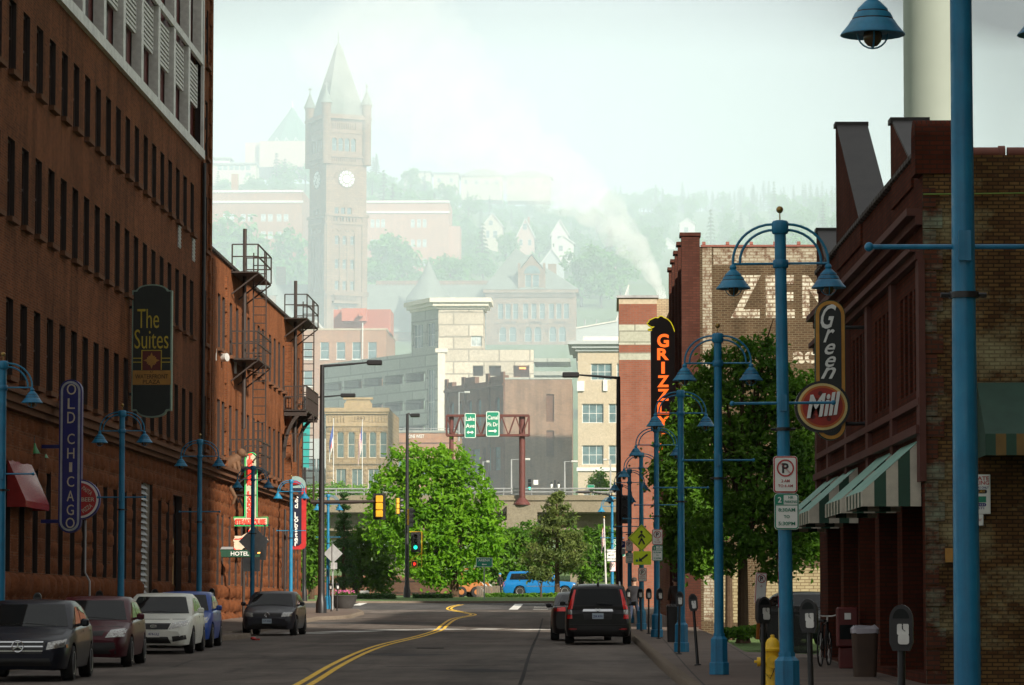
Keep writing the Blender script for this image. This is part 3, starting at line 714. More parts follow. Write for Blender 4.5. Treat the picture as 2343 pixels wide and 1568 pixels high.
# ---------------------------------------------------------------- second brick warehouse with the fire escapes
def west2():
    Y0, L = 139.4, 42.6
    r = thing('brick_warehouse', 'lower orange red brick warehouse with two iron fire escapes, ending at the street corner', 'building', (XW, Y0, 0), PI / 2)
    ys = [143.0, 144.7, 147.5, 150, 152.5, 154.8, 157.2, 159.3, 161.3, 164.7, 167, 169.3, 171.6, 173.9, 177.9, 180]
    ops = [(y - Y0 - .5, y - Y0 + .5, z_(a), z_(b)) for y in ys for a, b in ((10.7, 12.95), (6.3, 8.6))]
    base = [(y - Y0 - .42, y - Y0 + .42, z_(1.0), z_(4.0)) for y in ys]
    mb = MB(); zb = .6; zt = z_(14.4)
    wall_cells(mb, 0, L, zb, zt, ops + base, .22, rm=1)
    side = [(x - .55, x + .55, z_(a), z_(b)) for x in (3, 6, 9, 12) for a, b in ((10.7, 12.95), (6.3, 8.6))]
    mb.M = Matrix.Translation((0, 20, 0)) @ Matrix.Rotation(-PI / 2, 4, 'Z'); wall_cells(mb, 0, 20, zb, zt, ())
    mb.M = Matrix.Translation((L, 0, 0)) @ Matrix.Rotation(PI / 2, 4, 'Z'); wall_cells(mb, 0, 20, zb, zt, side, .3)
    mb.M = Matrix(); mb.build('wall', [M['brick_red2'], M['dark_reveal']], r)
    MB().box(.1, L - .1, .4, 19.9, zt - .5, zt - .3).build('roof', M['slate'], r)
    put_windows(r, ops, .22, (M['dark_glass'], M['sash']), 'm', sill=M['stone_trim']); put_windows(r, base, .22, (M['dark_glass'], M['sash']), 'm')
    put_windows(r, side, .3, (M['dark_glass'], M['sash']), 'm', (L, 0), PI / 2)
    st = MB(); rocks(st, 0, L, z_(1.0), z_(5.3), 9, 1.15, .075, base); rocks(st, 0, L, z_(-.75), z_(1.0), 3, 1.2, .16)
    st.M = Matrix.Translation((L, 0, 0)) @ Matrix.Rotation(PI / 2, 4, 'Z'); rocks(st, 0, 8, z_(-.75), z_(5.3), 10, 1.2, .14); st.M = Matrix()
    st.build('stone_base', M['brownstone'], r, sharp=180)
    cn = MB()
    for z, h, d in ((5.3, .16, .22), (5.46, .22, .34), (5.68, .14, .46)): cn.box(0, L + .2, -d, .02, z_(z), z_(z + h - .002))
    cn.build('cornice', M['stone_trim'], r)
    cp = MB()
    for k in range(int(L / .6)): cp.bbox(k * .6 + .02, k * .6 + .58, -.10, .38, zt, zt + .2, .04)
    cp.build('coping', M['steel_dark'], r)
    for sd in range(3):
        q = MB(); z = z_(5.9); k = 0
        while z < zt - .5:
            d = .5 if k % 2 else .3
            q.box(*((1.5, 1.5 + d), (6.3 - d, 6.3), (L - d, L + .05))[sd], -.08, .01, z, z + .5); z += .5; k += 1
        q.build('quoin', M['brick_red'], r)
    MB().box(.25, 1.1, -.12, .01, z_(5.85), zt - .3).build('pilaster', M['brick_red'], r)
    for y in (172.4, 175.6): MB().box(y - Y0, y - Y0 + .8, -.3, .01, z_(5.85), zt - 1.2).build('pilaster', M['brick_red'], r)
    for y in (149.5, 168.5): pipe('drain_pipe', [(y - Y0, -.4, z_(-.6)), (y - Y0, -.4, z_(4.8))], .06, M['steel_dark'], r)
    return r
west2()
def fire_escape(label, y0, y1, out, floors, zbot, curved=None, loc=None):
    r = thing('fire_escape', label, 'fire escape', (XW, y0, 0), 0); L = y1 - y0
    for i, z in enumerate(floors):
        p = MB(); p.box(.02, out, 0, L, z - .06, z)
        for k in range(9): p.box(.05 + k * (out - .1) / 8, .08 + k * (out - .1) / 8, 0, L, z, z + .02)
        pl = p.build('platform', M['steel_dark'], r)
        g = MB(); h = 1.15
        for zz in (z + h, z + h * .55):
            g.bar((.05, 0, zz), (out, 0, zz), .05); g.bar((out, 0, zz), (out, L, zz), .05); g.bar((out, L, zz), (.05, L, zz), .05)
        for q in ((.05, 0), (out / 2, 0), (out, 0), (out, L / 2), (out, L), (.05, L)): g.bar((q[0], q[1], z), (q[0], q[1], z + h), .06)
        if curved == i:
            for k in range(24): g.bar((out, L * k / 24, z), (out, L * k / 24, z + h), .022)
            for k in range(8): g.bar((out * k / 8, 0, z), (out * k / 8, 0, z + h), .022)
        g.build('railing', M['steel_dark'], r)
        for y in (.15, L * .5, L - .15):
            b = MB()
            if curved == i:
                arc = [(out * math.sin(a), y, z - .1 - 1.9 * (1 - math.cos(a))) for a in [PI / 2 * k / 8 for k in range(9)]]
                arc = [(out - out * math.sin(PI / 2 * k / 8) + .03, y, z - .08 - 2.3 * (1 - math.cos(PI / 2 * k / 8))) for k in range(9)]
                for a, c in zip(arc, arc[1:]): b.bar(a, c, .1, .16)
                b.box(.02, out, y - .06, y + .06, z - .3, z - .07)
            else: b.bar((.02, y, z - .95), (out, y, z - .07), .06)
            b.build('brace', M['steel_dark'], r)
    ld = MB(); xa, xb = out - .55, out; yl = L * .62; zt = floors[0] + 1.15
    for x in (xa, xb): ld.bar((x, yl, zbot), (x, yl, zt), .055)
    n = int((zt - zbot) / .36)
    for k in range(n): ld.bar((xa, yl, zbot + .2 + k * .36), (xb, yl, zbot + .2 + k * .36), .04)
    ld.build('ladder', M['steel_dark'], r)
    MB().cyl((out * .35, L * .3, zbot + 2), (out * .35, L * .3, floors[0] + 2.0), .085, n=8).build('standpipe', M['steel_dark'], r)
    cg = MB()
    for z in (floors[-1] + 1.15, floors[-1] - 1.2, zbot + .3): cg.bar((.1, 0, z), (out, 0, z), .04)
    for k in range(3): cg.bar((out + .02, yl - .3 + k * .3, zbot - .1), (out + .02, yl - .3 + k * .3, zbot + 1.4), .04)
    cg.build('safety_rail', M['steel_dark'], r)
    return r
fire_escape('iron fire escape with three landings above the steakhouse sign', 147.4, 153.2, 1.15, [z_(14.3), z_(10.6), z_(6.0)], z_(5.7))
fire_escape('iron fire escape with a curved bracket balcony at the end of the brick row', 171.6, 178.2, 1.15, [z_(14.35), z_(9.8)], z_(5.3), curved=1)
# ---------------------------------------------------------------- corner restaurant on the east side
def east1():
    A = Vector((4.55, 75.6, 0)); B = Vector((4.97, 55.0, 0)); L = (B - A).length; rz = math.atan2((B - A).y, (B - A).x)
    r = thing('brick_restaurant', 'dark red brick corner restaurant with steep gable parapets and striped awnings', 'building', A, rz)
    def ux(Y): return (75.6 - Y) / 20.6 * L
    zt = z_(7.2); zb = .1
    ops = []
    for c in (57.2, 61.6, 66.0, 70.4):
        for k in range(4): ops.append((ux(c) - 1.35 + k * .72, ux(c) - 1.35 + k * .72 + .42, z_(3.5), z_(5.15)))
    shop = [(ux(c) - 1.55, ux(c) + 1.55, z_(-1.0), z_(1.9)) for c in (57.0, 60.9, 64.8, 68.2, 72.0)]
    mb = MB(); wall_cells(mb, 0, L, zb, zt, ops + shop, .45)
    mb.M = Matrix.Translation((0, 14, 0)) @ Matrix.Rotation(-PI / 2, 4, 'Z'); wall_cells(mb, 0, 14, zb, zt, ())
    mb.M = Matrix(); mb.build('wall', brick('oxblood_brick', (.105, .026, .014), (.072, .018, .010), (.05, .024, .016), dirt=.7), r)
    sd = MB(); sd.M = Matrix.Translation((L, 0, 0)) @ Matrix.Rotation(PI / 2, 4, 'Z'); wall_cells(sd, 0, 14, zb, zt - .05, ())
    sd.build('side_wall', brick('worn_cream_and_brown_brick', (.185, .105, .038), (.085, .038, .018), (.05, .032, .018), 1.0, .7, rw=.17, rh=.062, stain=(.30, .27, .15), ms=.011, vscale=.6), r)
    q = MB(); q.M = Matrix.Translation((L, 0, 0)) @ Matrix.Rotation(PI / 2, 4, 'Z'); z = zb; k = 0
    while z < zt - .8:
        q.box(-.01, .30 if k % 2 else .20, -.025, .01, z, z + .31); z += .33; k += 1
    q.build('quoin', brick('patchy_green_painted_brick', (.13, .045, .026), (.10, .035, .02), (.06, .04, .03), 1, .5, stain=(.25, .31, .22)), r)
    put_windows(r, ops, .45, (M['dark_glass'], M['red_panel']), 'm'); put_windows(r, shop, .45, (M['dark_glass'], M['red_panel']), 'tv', name='shop_window')
    MB().box(.1, L - .1, .4, 13.8, zt - .9, zt - .7).build('roof', M['slate'], r)
    cn = MB()
    for z, h, d in ((5.5, .12, .12), (5.62, .10, .22), (6.05, .14, .12), (6.19, .12, .26), (3.2, .12, .1), (2.75, .14, .14)): cn.box(0, L, -d, .015, z_(z), z_(z + h - .002))
    for c in (55.15, 59.4, 63.8, 68.2, 72.5, 75.4): cn.box(ux(c) - .22, ux(c) + .22, -.09, .012, z_(2.0), z_(5.5))
    cn.build('cornice', flat('oxblood_terracotta', (.085, .023, .014), .7), r)
    def gable(c, half, zpk, zb0=7.2, rise=None):
        g = MB(); t = .56; n = [(ux(c) - .25, z_(zb0 - .4)), (ux(c) + half, z_(zb0 - .4)), (ux(c) + half, z_(zb0)), (ux(c) + .12, z_(zpk)), (ux(c) - .25, z_(zpk))]
        g.prism(n, -.04, t); o = g.build('gable', M['oxblood'], r)
        cp = MB()
        cp.bar((ux(c) + half + .02, t / 2 - .02, z_(zb0)), (ux(c) + .12, t / 2 - .02, z_(zpk + .02)), t + .06, .05)
        cp.box(ux(c) - .28, ux(c) + .16, -.08, t + .03, z_(zpk), z_(zpk + .09)); cp.build('gable_coping', flat('dark_grey_flashing', (.035, .033, .032), .55, .2), o)
    M['oxblood'] = bpy.data.materials['oxblood_brick']
    gable(70.2, 5.0, 9.7); gable(59.3, 3.0, 8.25); gable(75.2, 2.4, 8.1)
    tl = MB()
    for k in range(int(L / .42)): tl.bbox(k * .42 + .01, k * .42 + .41, -.08, .34, zt, zt + .13, .03)
    tl.build('coping', M['steel_dark'], r)
    ct = MB(); ct.M = Matrix.Translation((L, 0, 0)) @ Matrix.Rotation(PI / 2, 4, 'Z')
    for k in range(16): ct.cyl((.55 + k * .8, .1, zt), (.55 + k * .8 + .74, .1, zt), .09, n=10); ct.cyl((.55 + k * .8 + .66, .1, zt), (.55 + k * .8 + .76, .1, zt), .115, n=10)
    ct.build('coping', flat('terracotta_coping_tile', (.20, .065, .045), .6), r)
    pr = MB(); pr.box(L - .55, L + .05, -.12, .5, zt - .35, zt + .28); pr.cyl((L - .25, -.12, zt + .24), (L - .25, .5, zt + .24), .3, n=16); pr.build('corner_pier', M['oxblood'], r)
    def on_side(u, z): return (L, u, z)
    pipe('conduit', [(L + .06, .0, z_(6.52)), (L + .06, 9, z_(6.62))], .012, flat('green_conduit', (.16, .26, .04), .5), r)
    # awnings
    AW = []
    for i, (ya, yb) in enumerate(((55.45, 58.55), (59.3, 62.6), (66.3, 69.6), (70.6, 73.9))):
        xa, xb = ux(yb), ux(ya); D = .95; zh, zl, zv = 2.68, 1.86, 1.62
        a = MB(); a.m = 0
        a.add([(xa, -D, z_(zl)), (xb, -D, z_(zl)), (xb, -.02, z_(zh)), (xa, -.02, z_(zh))], [(0, 1, 2, 3)])
        for s, x in ((0, xa), (1, xb)):
            for k in range(5):
                y0, y1 = -D + D * k / 5, -D + D * (k + 1) / 5 - (.02 if k == 4 else 0); h0, h1 = zl + (zh - zl) * k / 5, zl + (zh - zl) * (k + 1) / 5
                a.m = 2 if k % 2 else 1
                f = [(x, y0, z_(zv)), (x, y1, z_(zv)), (x, y1, z_(h1) - .002), (x, y0, z_(h0) - .002)]
                a.add(f, [(0, 1, 2, 3) if s else (3, 2, 1, 0)])
        n = 11
        for k in range(n):
            a.m = 2 if k % 2 else 1
            a.add([(xa + (xb - xa) * k / n, -D, z_(zv)), (xa + (xb - xa) * (k + 1) / n, -D, z_(zv)), (xa + (xb - xa) * (k + 1) / n, -D, z_(zl)), (xa + (xb - xa) * k / n, -D, z_(zl))], [(0, 1, 2, 3)])
        lab = ['green and white striped awning at the near corner of the brick restaurant', 'striped awning second from the near corner of the brick restaurant', 'striped awning third from the near corner of the brick restaurant', 'farthest striped awning on the brick restaurant front'][i]
        o = a.build('awning', [flat('pale_teal_awning_top', (.16, .34, .27), .6), flat('cream_awning_stripe', (.50, .47, .38), .7), M['green_dark']], None, A, rz)
        tag(o, lab, 'awning', 'striped awnings on the brick restaurant')
    return r, A, rz, L
E1, EA, ERZ, EL = east1()
# awning, notices and box on the restaurant's side wall
def side_things():
    YW = 55.0
    def P(px, py, dy=0): return W(px, py, YW - dy)
    a = P(2222, 1018); t_ = P(2222, 1012)
    mb = MB(); x0 = P(2236, 1000).x; x1 = x0 + 3.5; zl, zh, zv = P(0, 1004).z, P(0, 880).z, P(0, 1052).z; D = 1.15
    mb.m = 0; mb.add([(x0, -D, zl), (x1, -D, zl), (x1, -.02, zh), (x0, -.02, zh)], [(0, 1, 2, 3)]); mb.add([(x0, -D, zv), (x0, -D, zl), (x0, -.02, zh), (x0, -.02, zv)], [(0, 1, 2, 3)])
    for k in range(22):
        mb.m = 1 + k % 2; mb.add([(x0 + (x1 - x0) * k / 22, -D, zv), (x0 + (x1 - x0) * (k + 1) / 22, -D, zv), (x0 + (x1 - x0) * (k + 1) / 22, -D, zl), (x0 + (x1 - x0) * k / 22, -D, zl)], [(0, 1, 2, 3)])
    o = mb.build('awning', [flat('deep_green_awning_top', (.03, .075, .055), .6), M['green_dark'], flat('dull_gold_stripe', (.17, .10, .02), .6)], None, (0, YW - .03, 0)); tag(o, 'dark green and gold awning over the side door at the right edge', 'awning')
    c = P(2172, 1271); u = MB().cbox((0, -.08, 0), (.145, .12, .22)); u.box(-.05, .05, -.145, -.14, -.08, .08)
    tag(u.build('utility_box', M['ochre'], None, (c.x, YW - .03, c.z)), 'small orange utility box on the worn brick side wall', 'utility box')
side_things()
# ---------------------------------------------------------------- painted-sign building
def paintmat(ca, cb, nm):
    m, t, b = nt(nm); uv = coord(t, 'UV')
    n = t.nodes.new('ShaderNodeTexBrick'); t.links.new(uv, n.inputs['Vector']); n.inputs['Scale'].default_value = 1 / 1.3; n.inputs['Brick Width'].default_value = .22; n.inputs['Row Height'].default_value = .085; n.inputs['Mortar Size'].default_value = .015
    n.inputs['Color1'].default_value = (*ca, 1); n.inputs['Color2'].default_value = (*cb, 1); n.inputs['Mortar'].default_value = (.20, .15, .10, 1)
    k = ramp(t, noise(t, 3.2, coord(t), 8, .75), [(.41, 0.0), (.53, 1.0)])
    t.links.new(mixrgb(t, k, (.11, .06, .035), n.outputs['Color']), b.inputs['Base Color']); b.inputs['Roughness'].default_value = .9; bump(t, b, n.outputs['Fac'], -.3, .01); return m
M['wall_paint'] = paintmat((.36, .34, .265), (.28, .255, .19), 'flaking_white_wall_paint'); M['letter_paint'] = paintmat((.58, .56, .46), (.47, .44, .34), 'old_white_letter_paint')
def text_mesh(body, size, sx=1.0, shear=0, bold=0.0, ext=.01, space=1.0, line=1.0, align='CENTER', mat=None, res=3):
    cu = bpy.data.curves.new('lettering', 'FONT'); cu.body = body; cu.size = size; cu.shear = shear; cu.offset = bold * size; cu.extrude = ext; cu.align_x = align; cu.align_y = 'CENTER'
    cu.space_character = space; cu.space_line = line; cu.resolution_u = res
    ob = bpy.data.objects.new('tmp', cu); me = bpy.data.meshes.new_from_object(ob); bpy.data.objects.remove(ob); bpy.data.curves.remove(cu)
    me.transform(Matrix.Rotation(PI / 2, 4, 'X') @ Matrix.Diagonal((sx, 1, 1, 1)))
    me.materials.clear(); me.materials.append(mat); me.name = 'lettering'
    return me
def text(body, size, mat, parent, loc, rz=0, name='lettering', **k):
    me = text_mesh(body, size, mat=mat, **k)
    if 1:
        uv = me.uv_layers[0] if len(me.uv_layers) else me.uv_layers.new(name='UVMap'); d = []
        for l in me.loops:
            c = me.vertices[l.vertex_index].co; d += [c.x, c.z]
        uv.data.foreach_set('uv', d)
    return link(name, me, parent, loc, rz)
def fit(o, w=None, h=None):
    d = o.dimensions
    xs = [v.co.x for v in o.data.vertices]; zs = [v.co.z for v in o.data.vertices]
    if not xs: return o
    sx = (w / (max(xs) - min(xs))) if w else 1; sz = (h / (max(zs) - min(zs))) if h else sx
    if not w: sx = sz
    cx, cz = (max(xs) + min(xs)) / 2, (max(zs) + min(zs)) / 2
    for v in o.data.vertices: v.co.x = (v.co.x - cx) * sx; v.co.z = (v.co.z - cz) * sz
    return o
def east2():
    Yw = 125.0; X0 = PX(1562, Yw); W_ = 16.0; zt = PZ(566, Yw); zb = .5; rz = .0
    r = thing('brick_storefront', 'three storey brick building with a faded painted sign on its pale side wall', 'building', (X0, Yw, 0), 0)
    mb = MB(); wall_cells(mb, .6, W_, zb, zt, ()); mb.add([(.6, 0, zb), (.6, .9, zb), (.6, .9, zt), (.6, 0, zt)], [(0, 1, 2, 3)])
    mb.build('side_wall', brick('weathered_brown_brick', (.092, .058, .034), (.055, .034, .02), (.13, .105, .068), 1.0, .6, rh=.078), r)
    f = MB(); f.M = Matrix.Translation((0, 0, 0)) @ Matrix.Rotation(-PI / 2 , 4, 'Z') ; 
    f.M = Matrix.Translation((-.25, 40, 0)) @ Matrix.Rotation(-PI / 2 + .018, 4, 'Z'); wall_cells(f, 0, 40, zb, zt - .1, ()); f.M = Matrix()
    f.box(.2, W_, 39, 40, zb, zt - .2); f.build('wall', M['brick_red'], r)
    MB().box(.3, W_, .2, 39, zt - 1, zt - .8).build('roof', M['slate'], r)
    for k in range(5):
        y = k * 3.2; x = -.0175 * y; p = MB(); zt2 = PZ(541, Yw)
        p.box(x, x + .66 - (.2 if k else 0), y - (.06 if not k else 0), y + .75, zb, zt2); p.box(x - .06, x + .70 - (.2 if k else 0), y - .12, y + .81, zt2, zt2 + .12); p.build('pier', M['brick_dk'], r)
    cp = MB(); cp.box(.7, W_, -.05, .3, zt, zt + .07)
    for k in range(18): cp.cyl((.75 + k * .85, .1, zt + .1), (.75 + k * .85 + .12, .1, zt + .1), .1, n=8)
    cp.build('coping', bpy.data.materials['terracotta_coping_tile'], r)
    def R(xa, xb, ya, yb, m='wall_paint'):
        a, b = W(xa, ya, Yw), W(xb, yb, Yw); return MB().box(a.x - X0, b.x - X0, -.006, 0, b.z, a.z)
    p = R(1607, 1632, 566, 1420); q = R(1632, 2000, 568, 606); p.v += []; p.build('painted_band', M['wall_paint'], r); q.build('painted_band', M['wall_paint'], r)
    R(1745, 1990, 1300, 1420).build('painted_band', M['cream_wall'], r); R(1632, 1690, 1300, 1425).build('painted_band', M['cream_wall'], r)
    for ch, xa, xb in (('Z', 1672, 1741), ('E', 1752, 1818), ('N', 1836, 1910), ('I', 1925, 1948)):
        c = W((xa + xb) / 2, 679, Yw); o = text(ch, 1.5, M['letter_paint'], r, (c.x - X0, -.006, c.z), bold=.03, ext=.003); fit(o, (xb - xa) * MPP(Yw), 98 * MPP(Yw))
    c = W(1840, 818, Yw); fit(text('ac', .6, M['letter_paint'], r, (c.x - X0, -.006, c.z), bold=.03, ext=.003), 52 * MPP(Yw), 28 * MPP(Yw))
M['brick_dk'] = brick('dark_chocolate_brick', (.085, .032, .022), (.06, .022, .016), (.05, .025, .02), 1.2, .5)
M['cream_wall'] = brick('cream_painted_brick', (.34, .29, .18), (.27, .22, .13), (.13, .09, .05), 1.0, .4, rh=.11, rw=.3)
east2()
def east3():
    Y = 197.0; a = W(1416, 682, Y); b = W(1503, 682, Y); zt = a.z; w1 = b.x - a.x; zb = 1.6
    r = thing('striped_brick_building', 'tall brick building with pale stone stripes beside a cream brick wall', 'building', (a.x, Y, 0), 0)
    def zz(py): return PZ(py, Y)
    bands = [(zb, zz(824), M['sbrick']), (zz(824), zz(807), M['pale_block']), (zz(807), zz(789), M['sbrick']), (zz(789), zz(743), M['pale_block']), (zz(743), zz(696), M['sbrick']), (zz(696), zt, M['beige'])]
    mb = MB()
    for i, (p, q, m) in enumerate(bands):
        mb.m = [M['sbrick'], M['pale_block'], M['beige']].index(m); mb.box(-.0, w1, 0, 9, p, q - .002)
    mb.build('wall', [M['sbrick'], M['pale_block'], M['beige']], r)
    c = MB(); c.box(w1, w1 + 9, .6, 9, zb, zt); c.build('rear_wall', M['cream_brick'], r)
    MB().box(-.12, w1 + .1, -.12, 9.1, zt, zt + .14).build('coping', M['grey_metal'], r)
M['sbrick'] = brick('red_facing_brick', (.27, .10, .062), (.22, .08, .05), (.20, .12, .09), 1.5, .35)
M['pale_block'] = stone('pale_green_grey_block', (.40, .42, .33), (.48, .49, .40), .8, .9, .1, rect=(1.8, .62))
east3()
# ---------------------------------------------------------------- tower block added out of view on the right, only to shade the near street
bldg('added_shade_block', 'tall plain block added out of view east of the street to shade it', (30, -60, 0), 0, 6, 125, 0, 78, M['tan_brick'], mats=(M['far_glass'], M['sash']), left=[(4 + 6 * k, 6.5 + 6 * k, 3 + 4.2 * j, 5.4 + 4.2 * j) for k in range(20) for j in range(5)])
# ---------------------------------------------------------------- helpers for far buildings: pixel rectangles on a facade plane
def ops_px(Y, X0, rects, rz=0):
    out = []
    for xa, xb, ya, yb in rects:
        a, b = W(xa, yb, Y), W(xb, ya, Y); out.append((a.x - X0, b.x - X0, a.z, b.z))
    return out
def row(xs, w, ya, yb): return [(x, x + w, ya, yb) for x in xs]
# parking ramp with stair tower -----------------------------------------------------------------
def parking_ramp():
    Y = 480.0; C = W(1003, 800, Y); rz = math.radians(1.5)
    r = thing('parking_ramp', 'cream precast parking ramp with sloping open decks and a corniced stair tower', 'parking ramp', (C.x, Y, 0), 0)
    m = MPP(Y)
    def z(py): return PZ(py, Y)
    zb = z(1010); A = math.radians(33)        # left face runs back to the left, 33 degrees off the street axis
    D = Vector((-math.sin(A), math.cos(A), 0))
    wf = (1222 - 1003) * m
    mb = MB()
    opsf = [((1180 - 1003) * m, (1217 - 1003) * m, z(862), z(842)), ((1083 - 1003) * m, (1110 - 1003) * m, z(862), z(838)), ((1133 - 1003) * m, (1165 - 1003) * m, z(862), z(838))]
    wall_cells(mb, 0, wf, zb, z(800), [((1175 - 1003) * m, (1212 - 1003) * m, z(863), z(836)), ((1082 - 1003) * m, (1106 - 1003) * m, z(860), z(836)), ((1119 - 1003) * m, (1147 - 1003) * m, z(860), z(836))], 2.0)
    mb.build('wall', M['ramp_concrete'], r)
    # left face: decks (spandrels) between open bands
    L = 34.0; ang = math.atan2(-D.y, -D.x)
    lf = MB(); T0 = Matrix.Translation((D.x * L, D.y * L, 0)) @ Matrix.Rotation(ang, 4, 'Z'); lf.M = T0
    ops = []
    for k, (ya, yb) in enumerate(((846, 868), (908, 932), (968, 990))):
        for i in range(5): ops.append((1.0 + i * 6.0, 6.3 + i * 6.0, z(yb), z(ya)))
    wall_cells(lf, 0, L - 3.6, zb, z(800), ops, 2.5)
    wall_cells(lf, L - 3.6, L, zb, z(800), [(L - 3.1, L - .9, zb + 1, z(842))], .3)
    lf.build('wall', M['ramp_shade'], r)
    dk = MB(); dk.M = T0
    for py in (868, 932, 990): dk.box(.6, L - 4, 2.4, 12, z(py) - .5, z(py))
    for i in range(6): dk.box(.4 + i * 6.0, 1.0 + i * 6, 2.3, 2.9, zb, z(810))
    dk.build('deck', M['concrete'], r)
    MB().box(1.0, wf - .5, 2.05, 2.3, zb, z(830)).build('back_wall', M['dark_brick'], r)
    pw = win_mesh(2.2, z(842) - zb - 1, .3, (M['ramp_glass'], M['white_trim']), 'm3')
    o = link('stair_window', pw, r); o.matrix_basis = T0 @ Matrix.Translation((L - 2.0, 0, zb + 1))
    MB().box(-.05, .95, -.16, -.004, zb, z(800)).build('pilaster', M['ramp_light'], r)
    MB().box(-.4, 1.3, -.35, -.17, z(806), z(797)).build('pilaster_cap', M['ramp_light'], r)
    rf = MB(); p = D * L; rf.prism([(0.2, .3), (wf - .2, .3), (wf - .2, 22), (p.x + .3, p.y), (D.x * .3, .3)], z(806), z(804), 'z'); rf.build('roof_deck', M['concrete'], r)
    rm = MB(); e = wf; rm.box(e, e + (1308 - 1222) * m, 1.5, 12, z(857), z(848)); rm.box(e, e + 5, 1.5, 12, z(826), z(818)); rm.box(e, e + 5, 3, 12, zb, z(857)); rm.build('open_ramp', M['ramp_shade'], r)
    lamp = MB().cbox((((1196 - 1003)) * m, 1.2, z(841)), (.9, .3, .25)).build('deck_lamp', M['lit_amber'], r)
    # stair tower
    tw = (1106 - 1003) * m; tl = 7.5; zt = z(706)
    t = MB(); wall_cells(t, 0, tw, z(800), zt, [((1078 - 1003) * m, (1103 - 1003) * m, z(792), z(768))], .25); t.M = Matrix.Translation((tw, 0, 0)) @ Matrix.Rotation(PI / 2, 4, 'Z'); wall_cells(t, 0, tl, z(800), zt, ()); t.M = Matrix()
    t.box(.02, tw - .02, tl, tl + .3, z(800), zt)
    for (xa, xb, ya, yb) in ((1018, 1085, 712, 768),): t.box((xa - 1003) * m, (xb - 1003) * m, -.05, 0, z(yb), z(yb) + .06); t.box((xa - 1003) * m, (xb - 1003) * m, -.05, 0, z(ya), z(ya) + .06)
    t.build('tower_wall', M['ramp_concrete'], r)
    o = link('window', win_mesh((1103 - 1078) * m, (792 - 768) * m, .25, (M['pale_glass'], M['white_trim']), 'v'), r, (((1078 + 1103) / 2 - 1003) * m, 0, z(792)))
    tf = MB(); TT = Matrix.Translation((D.x * tl, D.y * tl, 0)) @ Matrix.Rotation(ang, 4, 'Z'); tf.M = TT
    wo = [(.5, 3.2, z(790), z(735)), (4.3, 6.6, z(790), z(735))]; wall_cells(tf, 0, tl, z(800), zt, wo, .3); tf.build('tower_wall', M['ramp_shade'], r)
    for a, b, c, d in wo:
        o = link('window', win_mesh(b - a, d - c, .3, (M['ramp_glass'], M['white_trim']), 'm3'), r); o.matrix_basis = TT @ Matrix.Translation(((a + b) / 2, 0, c))
    cn = MB()
    for k, (ya, yb, o) in enumerate(((706, 700, .25), (700, 692, .75), (692, 682, 1.15))):
        p = D * tl; q = [(-.0 - o * 1.0, -o), (tw + o, -o), (tw + o, tl), (p.x - o, p.y + o)]
        cn.prism(q, z(ya), z(yb) - .003, 'z')
    cn.build('cornice', M['ramp_light'], r)
M['ramp_shade'] = stone('shade_toned_precast', (.34, .37, .33), (.42, .45, .40), .5, .9, .1, rect=(6, 1.6))  # darker copy of the precast; shade of the left faces put into its colour
M['ramp_light'] = stone('light_precast_trim', (.66, .61, .50), (.74, .69, .58), .5, .85, .1)
parking_ramp()
# orange brick building with red metal penthouse -------------------------------------------------
def brick_block():
    Y = 570.0; X0 = W(690, 800, Y).x; m = MPP(Y); z = lambda py: PZ(py, Y)
    wins = [(x, x + 20, ya, yb) for x in (695, 733, 770, 806, 842) for ya, yb in ((783, 822), (848, 884), (908, 944))]
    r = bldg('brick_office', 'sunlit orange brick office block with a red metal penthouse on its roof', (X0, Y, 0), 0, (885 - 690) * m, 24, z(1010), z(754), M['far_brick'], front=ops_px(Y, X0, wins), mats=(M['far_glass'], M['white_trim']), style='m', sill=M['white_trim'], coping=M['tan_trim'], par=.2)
    P = lambda a: (a - 690) * m
    p = MB(); p.box(P(758), P(890), 5, 14, z(754), z(701)); p.box(P(779), P(836), 2.8, 5.01, z(730), z(701))
    for k in range(26): x = P(838) + k * (P(889) - P(838)) / 26; p.box(x, x + .09, 4.94, 5.0, z(752), z(701))
    p.build('penthouse', M['red_metal'], r)
    MB().bbox(P(819), P(829), 1.5, 2.8, z(722), z(713), .12).build('exhaust_hood', M['red_metal'], r)
    pipe('flagpole', [(P(831), -.5, z(868)), (P(831), -.5, z(738))], .09, M['white_trim'], r)
M['tan_trim'] = flat('tan_coping', (.45, .38, .27), .7)
brick_block()
